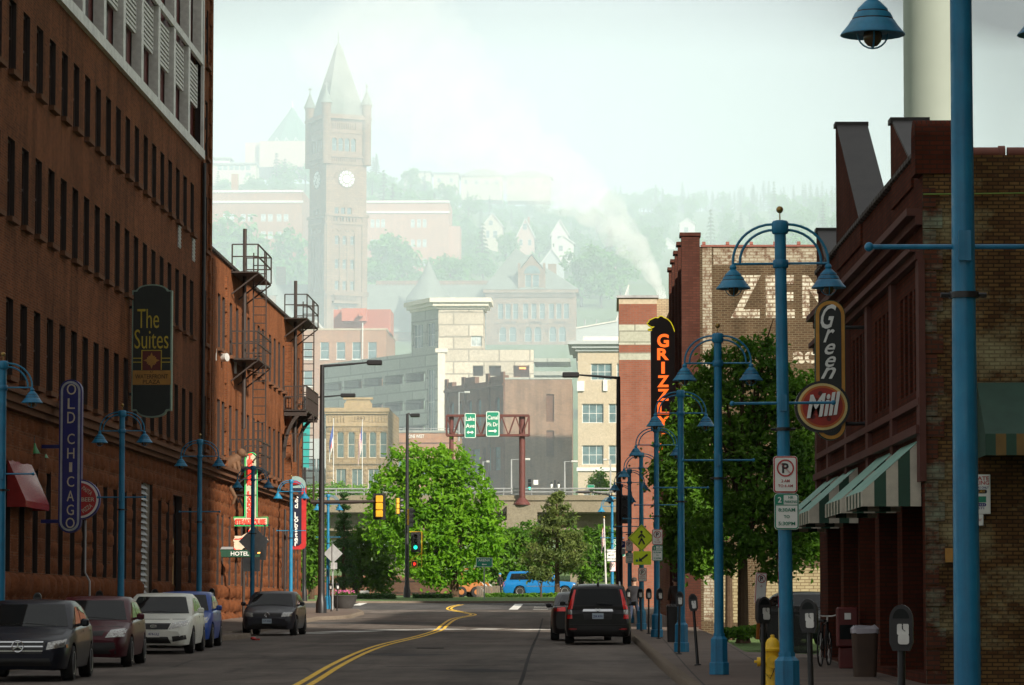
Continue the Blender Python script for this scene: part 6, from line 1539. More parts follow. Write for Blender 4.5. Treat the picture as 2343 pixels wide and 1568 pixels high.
# ---------------------------------------------------------------- parking meters
def meter_proto():
    r = thing('parking_meter', 'x', 'parking meter'); p = MB(); p.cyl((0, 0, 0), (0, 0, 1.06), .032, .028, n=10); p.lathe([(.07, 0), (.07, .02), (.04, .03)], 10); p.build('post', M['black'], r)
    h = MB(); n = 10; out = [(-.06, 1.06), (.06, 1.06), (.085, 1.12), (.085, 1.28)] + [(.085 * math.cos(PI * k / n), 1.28 + .115 * math.sin(PI * k / n)) for k in range(1, n)] + [(-.085, 1.28), (-.085, 1.12)]
    h.prism(out, -.06, .06, smooth=True); h.build('head', M['black'], r, sharp=50)
    w_ = MB(); w_.prism([(.06 * math.cos(PI * k / 8), 1.295 + .07 * math.sin(PI * k / 8)) for k in range(9)], -.066, -.0605); w_.build('dial_window', M['dark_glass'], r)
    f = MB(); f.prism(rrect(.085, .09, .012), -.075, -.0605); f.M = Matrix.Translation((.0, 0, 1.2)); f2 = MB(); f2.M = Matrix.Translation((.015, 0, 1.215)); f2.prism(rrect(.085, .08, .012), -.078, -.0605); f2.M = Matrix.Translation((.02, 0, 1.145)); f2.prism(rrect(.08, .075, .02), -.092, -.0605); f2.build('coin_plate', M['silver'], r)
    s = MB(); s.M = Matrix.Translation((.012, 0, 1.222)); s.bar((0, -.08, .02), (0, -.08, -.005), .008, .004); s.bar((0, -.08, -.005), (.02, -.08, -.02), .008, .004); s.ball((0, -.08, .028), .006, 6); s.build('pictogram', M['black'], r)
    return r
MT = [(2060, 25.5, 'parking meter nearest the camera, right of the two blue posts'), (1857, 35, 'parking meter right of the lamp with the parking signs'), (1745, 44, 'parking meter in front of the yellow hydrant'), (1596, 68.5, 'tilted looking parking meter left of the striped street tree trunk'), (1553, 78, 'parking meter in front of the blue lamp post by the trash bin'),
      (1507, 97, 'parking meter with a pale domed top below the small parking signs'), (1484, 107.5, 'parking meter right of its twin, below the yellow arrow sign'), (1467, 115, 'parking meter under the small no parking sign'), (1439, 121, 'parking meter close behind the black suv'),
      (85, 73, 'parking meter behind the black sedan at the left edge'), (225, 83, 'parking meter behind the maroon sedan'), (352, 92, 'parking meter behind the white sedan roof'), (486, 106, 'parking meter beside the small blue car'), (758, 173, 'parking meter beside the far corner flower planter'), (771, 176, 'parking meter at the far corner, right of the other')]
def meters():
    pr = meter_proto(); KIDS.clear()
    for i, (px, Y, lab) in enumerate(MT):
        p = ground_at(px, Y); o = pr if i == 0 else copy_tree(pr, p, 0)
        o.location = p; o['label'] = lab; o['group'] = 'parking meters'; o.rotation_euler = (RND.uniform(-.02, .02), RND.uniform(-.03, .03), RND.uniform(-.25, .35))
        if px == 1596: o.rotation_euler[1] = -.07
meters()
# ---------------------------------------------------------------- signs
def ring_slash(root, R, z, y=-.014, mat='red'):
    mb = MB(); n = 22; w_ = R * .17
    vs = []; 
    for k in range(n):
        a = 2 * PI * k / n; vs += [(R * math.cos(a), y, z + R * math.sin(a)), ((R - w_) * math.cos(a), y, z + (R - w_) * math.sin(a))]
    mb.add(vs, [(2 * k, 2 * k + 1, (2 * k + 3) % (2 * n), (2 * k + 2) % (2 * n)) for k in range(n)]); mb.f = [f[::-1] for f in mb.f] if 0 else mb.f
    d = R * .66; mb.bar((-d, y - .001, z + d), (d, y - .001, z - d), w_, .004); return mb.build('prohibition_ring', M[mat], root)
def no_parking(label, px, py, Y, w_, h_, lines, rz=0, x=None, dark=None):
    c = W(px, py, Y); r = thing('parking_sign', label, 'sign', (c.x, Y, c.z), rz); sign_panel(r, w_, h_, M['white'], M['red'], .04 * w_ / .3)
    R = w_ * .36; z0 = h_ / 2 - w_ * .14 - R
    fit(text('P', .2, M['black'], r, (0, -.014, z0), bold=.03, ext=.002), None, R * 1.15); ring_slash(r, R, z0, -.018)
    for k, s in enumerate(lines):
        zz = z0 - R - h_ * .11 - k * h_ * .135; o = text(s, .05, M['red'], r, (0, -.014, zz), bold=.01, ext=.002); fit(o, None, h_ * .075)
        if o.dimensions.x > w_ * .85: pass
    return r
def two_hour(label, px, py, Y, w_, h_, rz=0):
    c = W(px, py, Y); r = thing('parking_sign', label, 'sign', (c.x, Y, c.z), rz); sign_panel(r, w_, h_, M['white'], M['green_sign'], .04 * w_ / .3)
    MB().prism([(-w_ * .45, h_ * .2), (-w_ * .12, h_ * .2), (-w_ * .12, h_ * .46), (-w_ * .45, h_ * .46)], -.0125, -.0115).build('number_patch', M['green_sign'], r)
    MB().prism([(-w_ * .45, h_ * .17), (w_ * .45, h_ * .17), (w_ * .45, h_ * .195), (-w_ * .45, h_ * .195)], -.0125, -.0115).build('divider', M['green_sign'], r)
    fit(text('2', .1, M['white'], r, (-w_ * .285, -.0145, h_ * .33), bold=.02, ext=.002), None, h_ * .16)
    for s, x, z, hh, ww in (('HR', .17, .395, .075, None), ('PARKING', .17, .275, .075, .50), ('8:30AM', 0, .05, .10, .68), ('TO', 0, -.14, .085, None), ('5:30PM', 0, -.33, .10, .68)):
        fit(text(s, .05, M['green_sign'], r, (w_ * x, -.0145, h_ * z), bold=.015, ext=.002), ww and ww * w_, hh * h_)
    return r
no_parking('large no parking 2 AM to 6 AM sign, upper one on the near lamp post', 1797, 1086, 42.68, 55 * MPP(42.7), 84 * MPP(42.7), ['2 AM', 'TO 6 AM'])
two_hour('large two hour parking sign, lower one on the near lamp post', 1800, 1171, 42.68, 56 * MPP(42.7), 82 * MPP(42.7))
no_parking('smaller no parking sign on the lamp post beyond the street tree', 1504, 1229, 99.85, .30, .44, ['2 AM', 'TO 6 AM'])
two_hour('smaller two hour parking sign on the lamp post beyond the street tree', 1504, 1266, 99.85, .30, .44)
no_parking('small no parking here to driveway sign under the yellow arrow', 1470, 1315, 118.75, .30, .46, ['HERE TO', 'DRIVEWAY'])
no_parking('faded no parking sign half hidden by the yellow crossing diamond', 1440, 1249, 136.8, .28, .42, ['2 AM', 'TO 6 AM'])
two_hour('faded two hour parking sign half hidden by the yellow arrow plate', 1440, 1277, 136.8, .28, .40)
no_parking('no parking sign with a blue edge left of the dark lamp post', 1402, 1297, 188, .33, .50, [])
no_parking('no parking sign right below the green bike sign', 1415, 1289, 161.8, .22, .42, [])
ts = no_parking('tilted no parking sign on an orange post beside the street tree', 1741, 1346, 72, 27 * MPP(72), 70 * MPP(72), ['→'], rz=.35); ts.rotation_euler[1] = .06
MB().box(-.03, .03, .021, .06, -1.05, .3).build('post', M['wood_orange'], ts)
def panel_sign(name, label, px, py, Y, wp, hp, face, border, texts, cat='sign', rz=0, r0=.04, name2=None, glyph=None):
    c = W(px, py, Y); m = MPP(Y); r = thing(name, label, cat, (c.x, Y, c.z), rz); sign_panel(r, wp * m, hp * m, M[face], M[border], r0)
    for s, dx, dy, hh, mat in texts: fit(text(s, .1, M[mat], r, (dx * m, -.0145, -dy * m), bold=.012, ext=.002), None, hh * m)
    return r
d = thing('crossing_sign', 'fluorescent yellow pedestrian crossing diamond partly under the leaves', 'road sign', W(1468, 1231, 118.7)); q = 31 * MPP(118.7)
pl = MB(); pl.prism([(0, -q), (q, 0), (0, q), (-q, 0)], 0, .02); pl.build('panel', M['yellow_sign'], d)
bd = MB()
for a, b in (((0, -1), (1, 0)), ((1, 0), (0, 1)), ((0, 1), (-1, 0)), ((-1, 0), (0, -1))): bd.bar((a[0] * q * .9, -.003, a[1] * q * .9), (b[0] * q * .9, -.003, b[1] * q * .9), .006, .012)
bd.build('border', M['black'], d)
pg = MB(); pg.ball((0, -.012, q * .45), q * .1, 8); pg.bar((0, -.012, q * .35), (0, -.012, -q * .05), .012, q * .2)
for a, b in (((0, -.05), (-.22, -.5)), ((0, -.05), (.22, -.48)), ((0, .28), (-.24, .0)), ((0, .28), (.24, .02))): pg.bar((a[0] * q, -.012, a[1] * q), (b[0] * q, -.012, b[1] * q), .012, q * .11)
pg.build('walking_pictogram', M['black'], d)
a_ = panel_sign('arrow_sign', 'fluorescent yellow plate with a black arrow pointing down left', 1469.5, 1277, 118.7, 41, 31, 'yellow_sign', 'yellow_sign', [], 'road sign'); arrow(a_, (.03, -.016, 0), .38, M['black'], rot=math.radians(218))
MB().cbox((-.18, -.014, -.09), (.08, .006, .08)).build('button_plate', M['green_sign'], a_)
panel_sign('bike_sign', 'green bike route sign above the other green plate on the right', 1412, 1244, 187, 16, 20, 'green_sign', 'white', [('BIKE', 0, 7, 3, 'white')])
for k in range(1):
    b_ = bpy.data.objects[[o.name for o in bpy.data.objects if o.name.startswith('bike_sign')][-1]]; rg = MB(); rg.tube([(.13 * math.cos(t_), -.016, .05 + .13 * math.sin(t_)) for t_ in [2 * PI * i / 16 for i in range(17)]], .018, 5); rg.bar((0, -.016, .05), (.1, -.016, .14), .03); rg.build('emblem', M['white'], b_)
panel_sign('direction_sign', 'green plate with small lines of white words below the bike sign', 1417, 1264, 186.9, 27, 19, 'green_sign', 'white', [('← LOT', -1, -5, 4, 'white'), ('BAY', 0, 0, 4, 'white'), ('LAKE', 0, 5, 4, 'white')])
panel_sign('information_sign', 'blue and white plate on the dark lamp post left of the crossing diamond', 1424, 1246, 161.5, 14, 16, 'navy', 'white', [('P', 0, 0, 8, 'white')]); panel_sign('information_sign', 'pale blue plate under the blue plate on the dark lamp post', 1424, 1262, 161.5, 14, 14, 'house_grey', 'white', [])
panel_sign('lane_sign', 'white right lane must turn right sign beside the flag', 1399, 1271, 186, 22, 28, 'white', 'black', [('RIGHT LANE', 0, -8, 3.6, 'black'), ('MUST', 0, 0, 4.2, 'black'), ('TURN RIGHT', 0, 8, 3.6, 'black')])
ar_ = panel_sign('arena_sign', 'green ARENA sign with a left arrow on a grey post by the verge', 1108, 1287, 222, 38, 22, 'green_sign', 'white', [('ARENA', 0, -5, 6, 'white')], 'road sign'); arrow(ar_, (0, -.016, -.13), .30, M['white'], flip=True)
gz_ = T(ar_.location.x, 222) - ar_.location.z; MB().box(-.04, .04, .021, .07, gz_, .3).build('post', M['grey_metal'], ar_)
# plates seen from behind on the left
def sign_back(label, px, py, Y, kind, w_, h_, post=None, tilt=0):
    c = W(px, py, Y); r = thing('rear_facing_sign', label, 'sign', (c.x, Y, c.z)); mb = MB()
    if kind == 'd': mb.prism([(0, -w_), (w_, 0), (0, w_), (-w_, 0)], 0, .02)
    else: mb.prism(rrect(w_, h_, .03), 0, .02)
    mb.build('panel', M['grey_metal'], r)
    MB().box(-.02, .02, -.03, -.001, -.2, .2).build('bracket', M['silver'], r)
    if post is not None: MB().box(-.035, .035, -.075, -.032, T(c.x, Y) + .15 - c.z, h_).build('post', M['grey_metal'], r)
    r.rotation_euler[1] = tilt; return r
sign_back('grey back of a diamond sign behind the steakhouse lamp post', 581, 1239, 133, 'd', .58, .5); sign_back('grey back of a square sign below the diamond back', 575, 1292, 133, 'r', .66, .52)
sign_back('leaning grey post with two plates seen from behind', 603, 1255, 136, 'r', .24, .9, 1, .06)
sign_back('grey back of a diamond sign on the far corner lamp', 762, 1267, 182.6, 'd', .5, .5, 1); sign_back('small square sign back under the far corner diamond', 764, 1295, 182.4, 'r', .34, .34)
# ---------------------------------------------------------------- traffic signals and light poles
def signal_proto(n=3, lit=2, yellow=True, hood=True):
    r = thing('traffic_signal', 'x', 'traffic signal'); b = MB()
    for k in range(n): b.bbox(-.17, .17, -.02, .2, -k * .35 - .34, -k * .35 - .005, .03)
    b.build('housing', M['sig_yellow'] if yellow else M['black'], r)
    for k in range(n):
        l = MB(); l.cyl((0, -.021, -k * .35 - .17), (0, -.03, -k * .35 - .17), .125, n=16); mat = M['dark_glass']
        if k == lit: mat = M['lit_green'] if k == 2 else M['lit_red']
        l.build('lens', mat, r)
        if hood:
            h = MB(); pts = [(.14 * math.cos(a), -k * .35 - .17 + .14 * math.sin(a)) for a in [-.4 + (PI + .8) * i / 10 for i in range(11)]]
            h.loft([[(x, -.02, z) for x, z in pts], [(x, -.26, z + .02) for x, z in pts]], closed=False, caps=False); h.build('visor', M['black'], r)
    return r
def light_pole(name, label, px, Y, top, armto, head_py, wbase=.16, hw=.62):
    p = ground_at(px, Y, .15); zt = PZ(top, Y) - p.z; m = MPP(Y); r = thing(name, label, 'street light', p); s = MB(); s.lathe([(wbase * 1.6, 0), (wbase * 1.5, .5), (wbase * 1.1, .75), (wbase, 1.0), (wbase * .62, zt)], 10); s.build('pole', M['black'], r)
    ax = (armto - px) * m; a = MB(); a.tube([(0, 0, zt - .06), (ax * .55, 0, zt + .02), (ax, 0, PZ(head_py, Y) - p.z)], [.07, .055, .04], 7); a.build('arm', M['black'], r)
    h = MB(); s_ = 1 if ax > 0 else -1; z0 = PZ(head_py, Y) - p.z; h.bbox(min(ax, ax + s_ * hw), max(ax, ax + s_ * hw), -.2, .2, z0 - .12, z0 + .12, .04); h.build('lamp_head', M['black'], r); return r
lp1 = light_pole('light_pole', 'tall black light pole at the left street corner, arm to the right', 735, 166, 834, 838, 829, .17, .72)
light_pole('light_pole', 'tall black light pole behind the suv, arm to the left', 1416, 158, 862, 1326, 858, .15, .75)
light_pole('light_pole', 'black light arm reaching out from behind the brick corner', 696, 214, 908, 778, 904, .12, .9)
tp = light_pole('signal_pole', 'slim black signal pole with a short lamp arm in front of the maple', 931, 228, 946, 938, 950, .15, .62)
def signals():
    specs = [(868, 1134, 166.0, PI, 0, 'yellow traffic signal seen from behind on the mast arm', 'traffic signals', True, -1), (913, 1140, 227, PI / 2 + .3, 0, 'yellow traffic signal seen from the side, left of the signal pole', 'traffic signals', True, -1), (940, 1165, 227, PI / 2 - .4, 0, 'lower side facing yellow traffic signal, right of the signal pole', 'traffic signals', True, -1),
             (951, 1222, 226.5, 0, 0, 'traffic signal facing the street with its green light on', 'traffic signals', True, 2), (1430, 1140, 158, 0, 0, 'dark traffic signal showing green beside the blue lamp posts', 'traffic signals', False, 2)]
    for px, py, Y, rz, dy, lab, grp, yel, lit in specs:
        r = signal_proto(3, lit, yel and not lab.endswith('green light on')); c = W(px, py, Y); r.location = c; r.rotation_euler.z = rz; r['label'] = lab; r['group'] = grp
        if lit < 0 or not yel:
            MB().box(-.3, .3, -.035, -.024, -1.15, .1).build('back_plate', M['black'], r)
        if lab.startswith('traffic signal facing'):
            MB().prism(rrect(.62, 1.3, .05), .205, .215).build('back_plate', M['black'], r, (0, 0, -.52))
    c = W(948, 1290, 226.5); r = thing('pedestrian_signal', 'pedestrian signal with a lit red hand below the green light', 'traffic signal', c); MB().bbox(-.2, .2, 0, .2, -.22, .22, .03).build('housing', M['sig_yellow'], r); MB().box(-.15, .15, -.012, -.001, -.17, .17).build('face', M['black'], r)
    h = MB(); h.prism([(-.05, -.12), (.06, -.12), (.08, .02), (-.07, .02)], -.02, -.013)
    for k in range(4): h.box(-.068 + k * .038, -.042 + k * .038, -.02, -.013, .02, .12 - .03 * abs(k - 1.5))
    h.bar((.08, -.0165, -.05), (.115, -.0165, .03), .007, .025); h.build('hand_symbol', M['lit_red'], r)
    f = MB(); x0, x1 = -.40, .40
    f.tube([(x0, 0, 0), (x1, 0, 0), (x1, 0, -2.3), (x0, 0, -2.3)], .022, 6); f.tube([(x0, 0, -1.9), (x1, 0, -1.35)], .022, 6); f.build('pipe_frame', M['sig_yellow'], tp, W(951, 1217, 226.8) - tp.location)
    m = thing('mast_arm', 'dark mast arm reaching from the corner pole to the yellow signal', 'mast arm', W(735, 1150, 166)); MB().tube([(-.5, 0, .02), (1.5, 0, .02), (132 * MPP(166), 0, .05)], [.1, .085, .06], 8).build('arm', M['steel_dark'], m)
    # small lamps and a signal on the highway
    for lab, px, base, top, armto, Y in (('slender pole lamp at the left end of the dark brick block', 1050, 1010, 897, 1075, 380), ('small street light above the maple, before the dark brick block', 1105, 1120, 1056, 1120, 330), ('grey lamp pole left of the rust red gantry post', 1170, 1130, 1051, 1213, 320), ('dark lamp pole right of the twin globe lamp', 1292, 1130, 1056, 1322, 330), ('cream headed lamp before the beige office', 1397, 1130, 1052, 1380, 330), ):
        p = W(px, base, Y); r = thing('highway_lamp', lab, 'street light', p); zt = PZ(top, Y) - p.z; s = 1 if armto > px else -1; k = MB(); k.cyl((0, 0, 0), (0, 0, zt), .09, .06, n=8); k.tube([(0, 0, zt - .05), ((armto - px) * .6 * MPP(Y), 0, zt)], .04, 6); k.build('pole', M['grey_metal'], r)
        h = MB(); a = (armto - px) * .5 * MPP(Y); b = (armto - px) * 1.0 * MPP(Y); h.bbox(min(a, b), max(a, b), -.15, .15, zt - .1, zt + .1, .03); h.build('lamp_head', M['silver'], r)
    p = W(1270, 1138, 325); r = thing('twin_lamp', 'twin globe lantern post behind the highway railing', 'street light', p); k = MB(); k.cyl((0, 0, 0), (0, 0, 1.6), .08, n=8); k.tube([(-.32, 0, .8), (0, 0, .6), (.32, 0, .8)], .04, 5); k.build('post', M['black'], r)
    for s in (-1, 1): g = MB(); g.lathe([(.06, 0), (.14, .3), (.12, .42)], 8, (s * .33, 0, .82)); g.build('lantern', M['white'], r); g = MB(); g.lathe([(.17, .0), (.03, .18)], 8, (s * .33, 0, 1.24)); g.build('lantern_cap', M['black'], r)
    r = signal_proto(3, 2, False, False); r.location = W(1212, 1096, 318); r['label'] = 'grey traffic signal showing green right of the gantry post'; r['group'] = 'traffic signals'
    panel_sign('street_sign', 'small white sign next to the highway traffic signal', 1226, 1104, 318, 12, 12, 'white', 'black', [])
    panel_sign('street_sign', 'small green street name sign on the highway at the right', 1352, 1113, 318, 16, 7, 'green_sign', 'white', [])
    p = W(1430, 1150, 205); r = thing('cobra_light', 'silver cobra head street light below the highway at the right', 'street light', p); a = MB(); a.tube([(0, 0, 0), (-1.0, 0, .45), (-2.0, 0, .62)], [.06, .05, .04], 6); a.cyl((0, 0, T(p.x, 205) - p.z), (0, 0, .1), .09, .06, n=8); a.build('pole', M['grey_metal'], r); h = MB(); h.bbox(-2.9, -2.0, -.15, .15, .54, .7, .06); h.build('lamp_head', M['silver'], r)
signals()
# ---------------------------------------------------------------- projecting signs
def wall_sign(name, label, px, py, Y): 
    c = W(px, py, Y); return thing(name, label, 'sign', c)
def stadium(w_, z0, z1, n=10):
    r = w_ / 2; return [(r * math.cos(a), z1 - r + r * math.sin(a)) for a in [PI * k / n for k in range(n + 1)]] + [(r * math.cos(a), z0 + r + r * math.sin(a)) for a in [PI + PI * k / n for k in range(n + 1)]]
def outline(pts, r, y, closed=True): return [(x, y, z) for x, z in (pts + pts[:1] if closed else pts)]
def suites():
    Y = 116.0; m = MPP(Y); r = wall_sign('hotel_sign', 'tall dark hotel sign with gold lettering on the brick wall', 342.5, 1394, Y); Z = lambda py: PZ(py, Y) - r.location.z; X = lambda px: (px - 342.5) * m
    def outl(g):
        w_ = 46 - g; o = [(X(342.5 - w_), Z(938 - g)), (X(342.5 - w_), Z(662 + g))]
        o += [(X(342.5 - w_ + 8), Z(662 + g)), (X(342.5 - w_ + 10), Z(660 + g))] + [(X(342.5 - (34 - g * .5) * math.cos(a)), Z(660 + g - 12 * math.sin(a) * 1.0)) for a in [PI * k / 12 for k in range(1, 12)]] + [(X(342.5 + w_ - 10), Z(660 + g)), (X(342.5 + w_ - 8), Z(662 + g)), (X(342.5 + w_), Z(662 + g)), (X(342.5 + w_), Z(938 - g)), (X(342.5 + w_ - 8), Z(938 - g))]
        o += [(X(342.5 + (34 - g * .5) * math.cos(a)), Z(940 - g + 14 * math.sin(a))) for a in [PI * k / 12 for k in range(0, 13)]] + [(X(342.5 - w_ + 8), Z(938 - g))]
        return o
    MB().prism(outl(0), 0, .32).build('frame', flat('pale_green_sign_edge', (.20, .30, .24), .5), r); MB().prism(outl(3), -.012, -.001).build('face', M['sign_black'], r)
    for s, py, h, w_ in (('The', 727, 44, 50), ('Suites', 774, 44, 78)): fit(text(s, .7, M['gold_paint'], r, (X(342 if s != 'The' else 334), -.03, Z(py)), bold=-.004, ext=.012), w_ * m, h * m)
    ln = MB()
    for a, b, c_, d_ in ((300, 817, 320, 819), (300, 826, 320, 828), (365, 817, 386, 819), (365, 826, 386, 828), (319, 799, 366, 801), (319, 801, 321, 845), (364, 801, 366, 845)): ln.box(X(a), X(c_), -.022, -.0125, Z(d_), Z(b))
    ln.build('gold_border', M['gold_paint'], r); MB().box(X(321), X(364), -.018, -.0125, Z(845), Z(801)).build('emblem_field', M['red_panel'], r)
    em = MB()
    for k in range(4):
        a = PI / 2 * k; pts = [(0, 0), (7, 4), (10, 10.5), (4, 10.5), (0, 19), (-4, 10.5), (-10, 10.5), (-7, 4)]; pts = [(x * .8, z) for x, z in pts]; em.prism([(X(342.5 + x * math.cos(a) - z * math.sin(a)), Z(823) + (x * math.sin(a) + z * math.cos(a)) * m) for x, z in pts], -.024 - k * .0007, -.0185)
    em.build('emblem', M['ochre'], r)
    MB().box(X(299), X(387), -.03, -.013, Z(879), Z(846)).build('name_panel', M['ochre'], r)
    for s, py, h, w_ in (('AT', 849.5, 5, 9), ('WATERFRONT', 860, 10, 76), ('PLAZA', 872, 9, 40)): fit(text(s, .2, M['trunk'], r, (X(343), -.034, Z(py)), bold=.006, ext=.003), w_ * m, h * m)
    for py in (700, 900): MB().box(-.9 - .35, X(297), .1, .2, Z(py) - .05, Z(py) + .05).build('bracket', M['black'], r)
suites()
def old_chicago():
    Y = 98.0; m = MPP(Y); r = wall_sign('pizzeria_sign', 'vertical blue neon lettered pizzeria sign with a red round board', 157, 1394, Y); Z = lambda py: PZ(py, Y) - r.location.z; X = lambda px: (px - 157) * m
    MB().prism(stadium(52 * m, Z(1219), Z(866)), 0, .30).build('frame', M['navy'], r); MB().prism(stadium(45 * m, Z(1215), Z(870)), -.012, -.001).build('border', flat('pale_blue_trim', (.38, .42, .44), .5), r); MB().prism(stadium(35 * m, Z(1210), Z(875)), -.02, -.0125).build('face', M['navy'], r)
    for s, py in zip('OLD CHICAGO', (893, 928, 960, 0, 1007, 1044, 1077, 1108, 1145, 1182, 1198)): pass
    for s, py, h in (('O', 889, 25), ('L', 922, 24), ('D', 954, 26), ('C', 1003, 24), ('H', 1036, 24), ('I', 1068, 22), ('C', 1101, 24), ('A', 1134, 24), ('G', 1166, 24), ('O', 1196, 24)): fit(text(s, .4, M['cream'], r, (X(159), -.035, Z(py)), bold=-.002, ext=.015), (h * (.85 if s == 'O' else .3 if s == 'I' else .68)) * m, h * m)
    cz = Z(1142); cx = X(180); n = 24
    arc = lambda R: [(cx + R * m * math.cos(a), cz + R * m * math.sin(a)) for a in [-PI / 2 + PI * k / n for k in range(n + 1)]]
    MB().prism([(X(178), cz - 46 * m)] + arc(46) + [(X(178), cz + 46 * m)], .05, .28).build('round_frame', M['navy'], r); MB().prism(arc(43), .03, .049).build('round_border', M['white'], r); MB().prism(arc(38), .02, .0295).build('round_face', M['red'], r)
    for s, dx, dz, rot in (('PASTA', 17, 20, -.62), ('BEER', 19, 0, 0), ('PIZZA', 17, -20, .62)):
        o = text(s, .2, M['cream'], r, (cx + dx * m, .01, cz + dz * m), bold=.01, ext=.006); fit(o, (26 if s != 'BEER' else 30) * m, 9.5 * m); o.rotation_euler[1] = -rot
    for py in (1020, 1192): MB().box(X(90), X(131), .08, .18, Z(py) - .05, Z(py) + .05).build('bracket', M['navy'], r)
    pipe('conduit', [(X(192), .15, Z(1190)), (X(192), .15, Z(1310)), (X(203), .15, Z(1330)), (X(203), .15, Z(1400))], .03, M['grey_metal'], r)
old_chicago()
def steakhouse():
    Y = 149.0; m = MPP(Y); r = wall_sign('steakhouse_sign', 'red neon steakhouse sign outlined in green, a white steer head below', 572, 1394, Y); Z = lambda py: PZ(py, Y) - r.location.z; X = lambda px: (px - 572) * m
    out = [(X(559), Z(1183)), (X(533), Z(1183)), (X(533), Z(1203)), (X(612), Z(1203)), (X(612), Z(1183)), (X(587), Z(1183)), (X(587), Z(1050))] + [(X(573) + 14 * m * math.cos(a), Z(1050) + 15 * m * math.sin(a)) for a in [PI * k / 10 for k in range(1, 10)]] + [(X(559), Z(1050))]
    MB().prism(out, 0, .25).build('frame', M['green_dark'], r); sh = lambda k: [(x * k + X(572.5) * (1 - k) if abs(x - X(572.5)) > 20 * m else x - (.035 if x > X(573) else -.035), z - (.045 if z > Z(1100) else 0) + (.03 if z < Z(1202.5) else (-.03 if z < Z(1182) and z > Z(1184) else 0))) for x, z in out]
    MB().prism(sh(.96), -.012, -.001).build('face', flat('pale_green_sign_face', (.42, .46, .33), .5), r)
    MB().tube(outline(out, 0, -.03), .018, 5).build('neon_outline', M['neon_green'], r)
    for k, s in enumerate('TIMBER LODGE'):
        if s != ' ': fit(text(s, .2, M['neon_red'], r, (X(570.5), -.05, Z(1043 + k * 12.2)), bold=.03, ext=.02), 9.5 * m, 10.5 * m)
    fit(text('STEAKHOUSE', .3, M['neon_red'], r, (X(572.5), -.05, Z(1193)), bold=.02, ext=.02), 70 * m, 12 * m)
    # steer head seen face-on, with two long curved horns
    hd = MB(); pts = [(516, 1232), (530, 1226), (552, 1226), (566, 1218), (572, 1206), (580, 1206), (583, 1220), (590, 1226), (600, 1228), (600, 1232), (588, 1233), (576, 1240), (566, 1250), (556, 1254), (548, 1262), (536, 1258), (528, 1248), (536, 1240), (528, 1236)]
    hd.prism([(X(x), Z(z)) for x, z in pts], .0, .12); hd.tube([(X(530), .05, Z(1246)), (X(518), .05, Z(1250)), (X(511), .05, Z(1245)), (X(509), .05, Z(1238))], [.05, .045, .035, .01], 6); hd.tube([(X(531), .05, Z(1255)), (X(519), .05, Z(1259)), (X(510), .05, Z(1256)), (X(506), .05, Z(1250))], [.05, .045, .035, .01], 6); hd.tube([(X(528), .05, Z(1228)), (X(516), .05, Z(1224)), (X(508), .05, Z(1230))], [.05, .035, .01], 6); hd.tube([(X(598), .05, Z(1229)), (X(607), .05, Z(1230)), (X(613), .05, Z(1237))], [.05, .035, .01], 6)
    hd.build('steer_head', M['cream'], r)
    nn = MB()
    for q in (((536, 1233), (546, 1233), (556, 1230), (566, 1222), (570, 1212)), ((528, 1246), (534, 1254), (540, 1259), (548, 1258))): nn.tube([(X(x), -.03, Z(z)) for x, z in q], .02, 5)
    nn.build('neon_tube', M['neon_red'], r)
    br = MB(); br.box(X(520), X(560), .08, .16, Z(1120) - .05, Z(1120) + .05); br.tube([(X(545), .1, Z(1140)), (X(560), .1, Z(1170)), (X(578), .1, Z(1205))], .05, 5); br.tube([(X(522), .1, Z(1110)), (X(545), .1, Z(1150))], .04, 5); br.build('bracket', M['black'], r)
    c = W(549, 1267, 144); h = thing('hotel_entrance_sign', 'dark green HOTEL board below the steer head', 'sign', c); MB().bbox(-1.0, .95, 0, .3, -.16, .16, .02).build('board', M['green_dark'], h); MB().bbox(-1.0, -.3, .0, .3, .16, .28, .02).build('ledge', M['grey_metal'], h); fit(text('HOTEL', .2, M['white'], h, (.0, -.02, 0), bold=.012, ext=.006), .75, .17); MB().cbox((.72, -.03, .03), (.36, .03, .05)).build('lamp', M['lit_amber'], h); MB().box(-1.05, -.95, .1, .2, -2.6, -.16).build('post', M['green_dark'], h)
steakhouse()
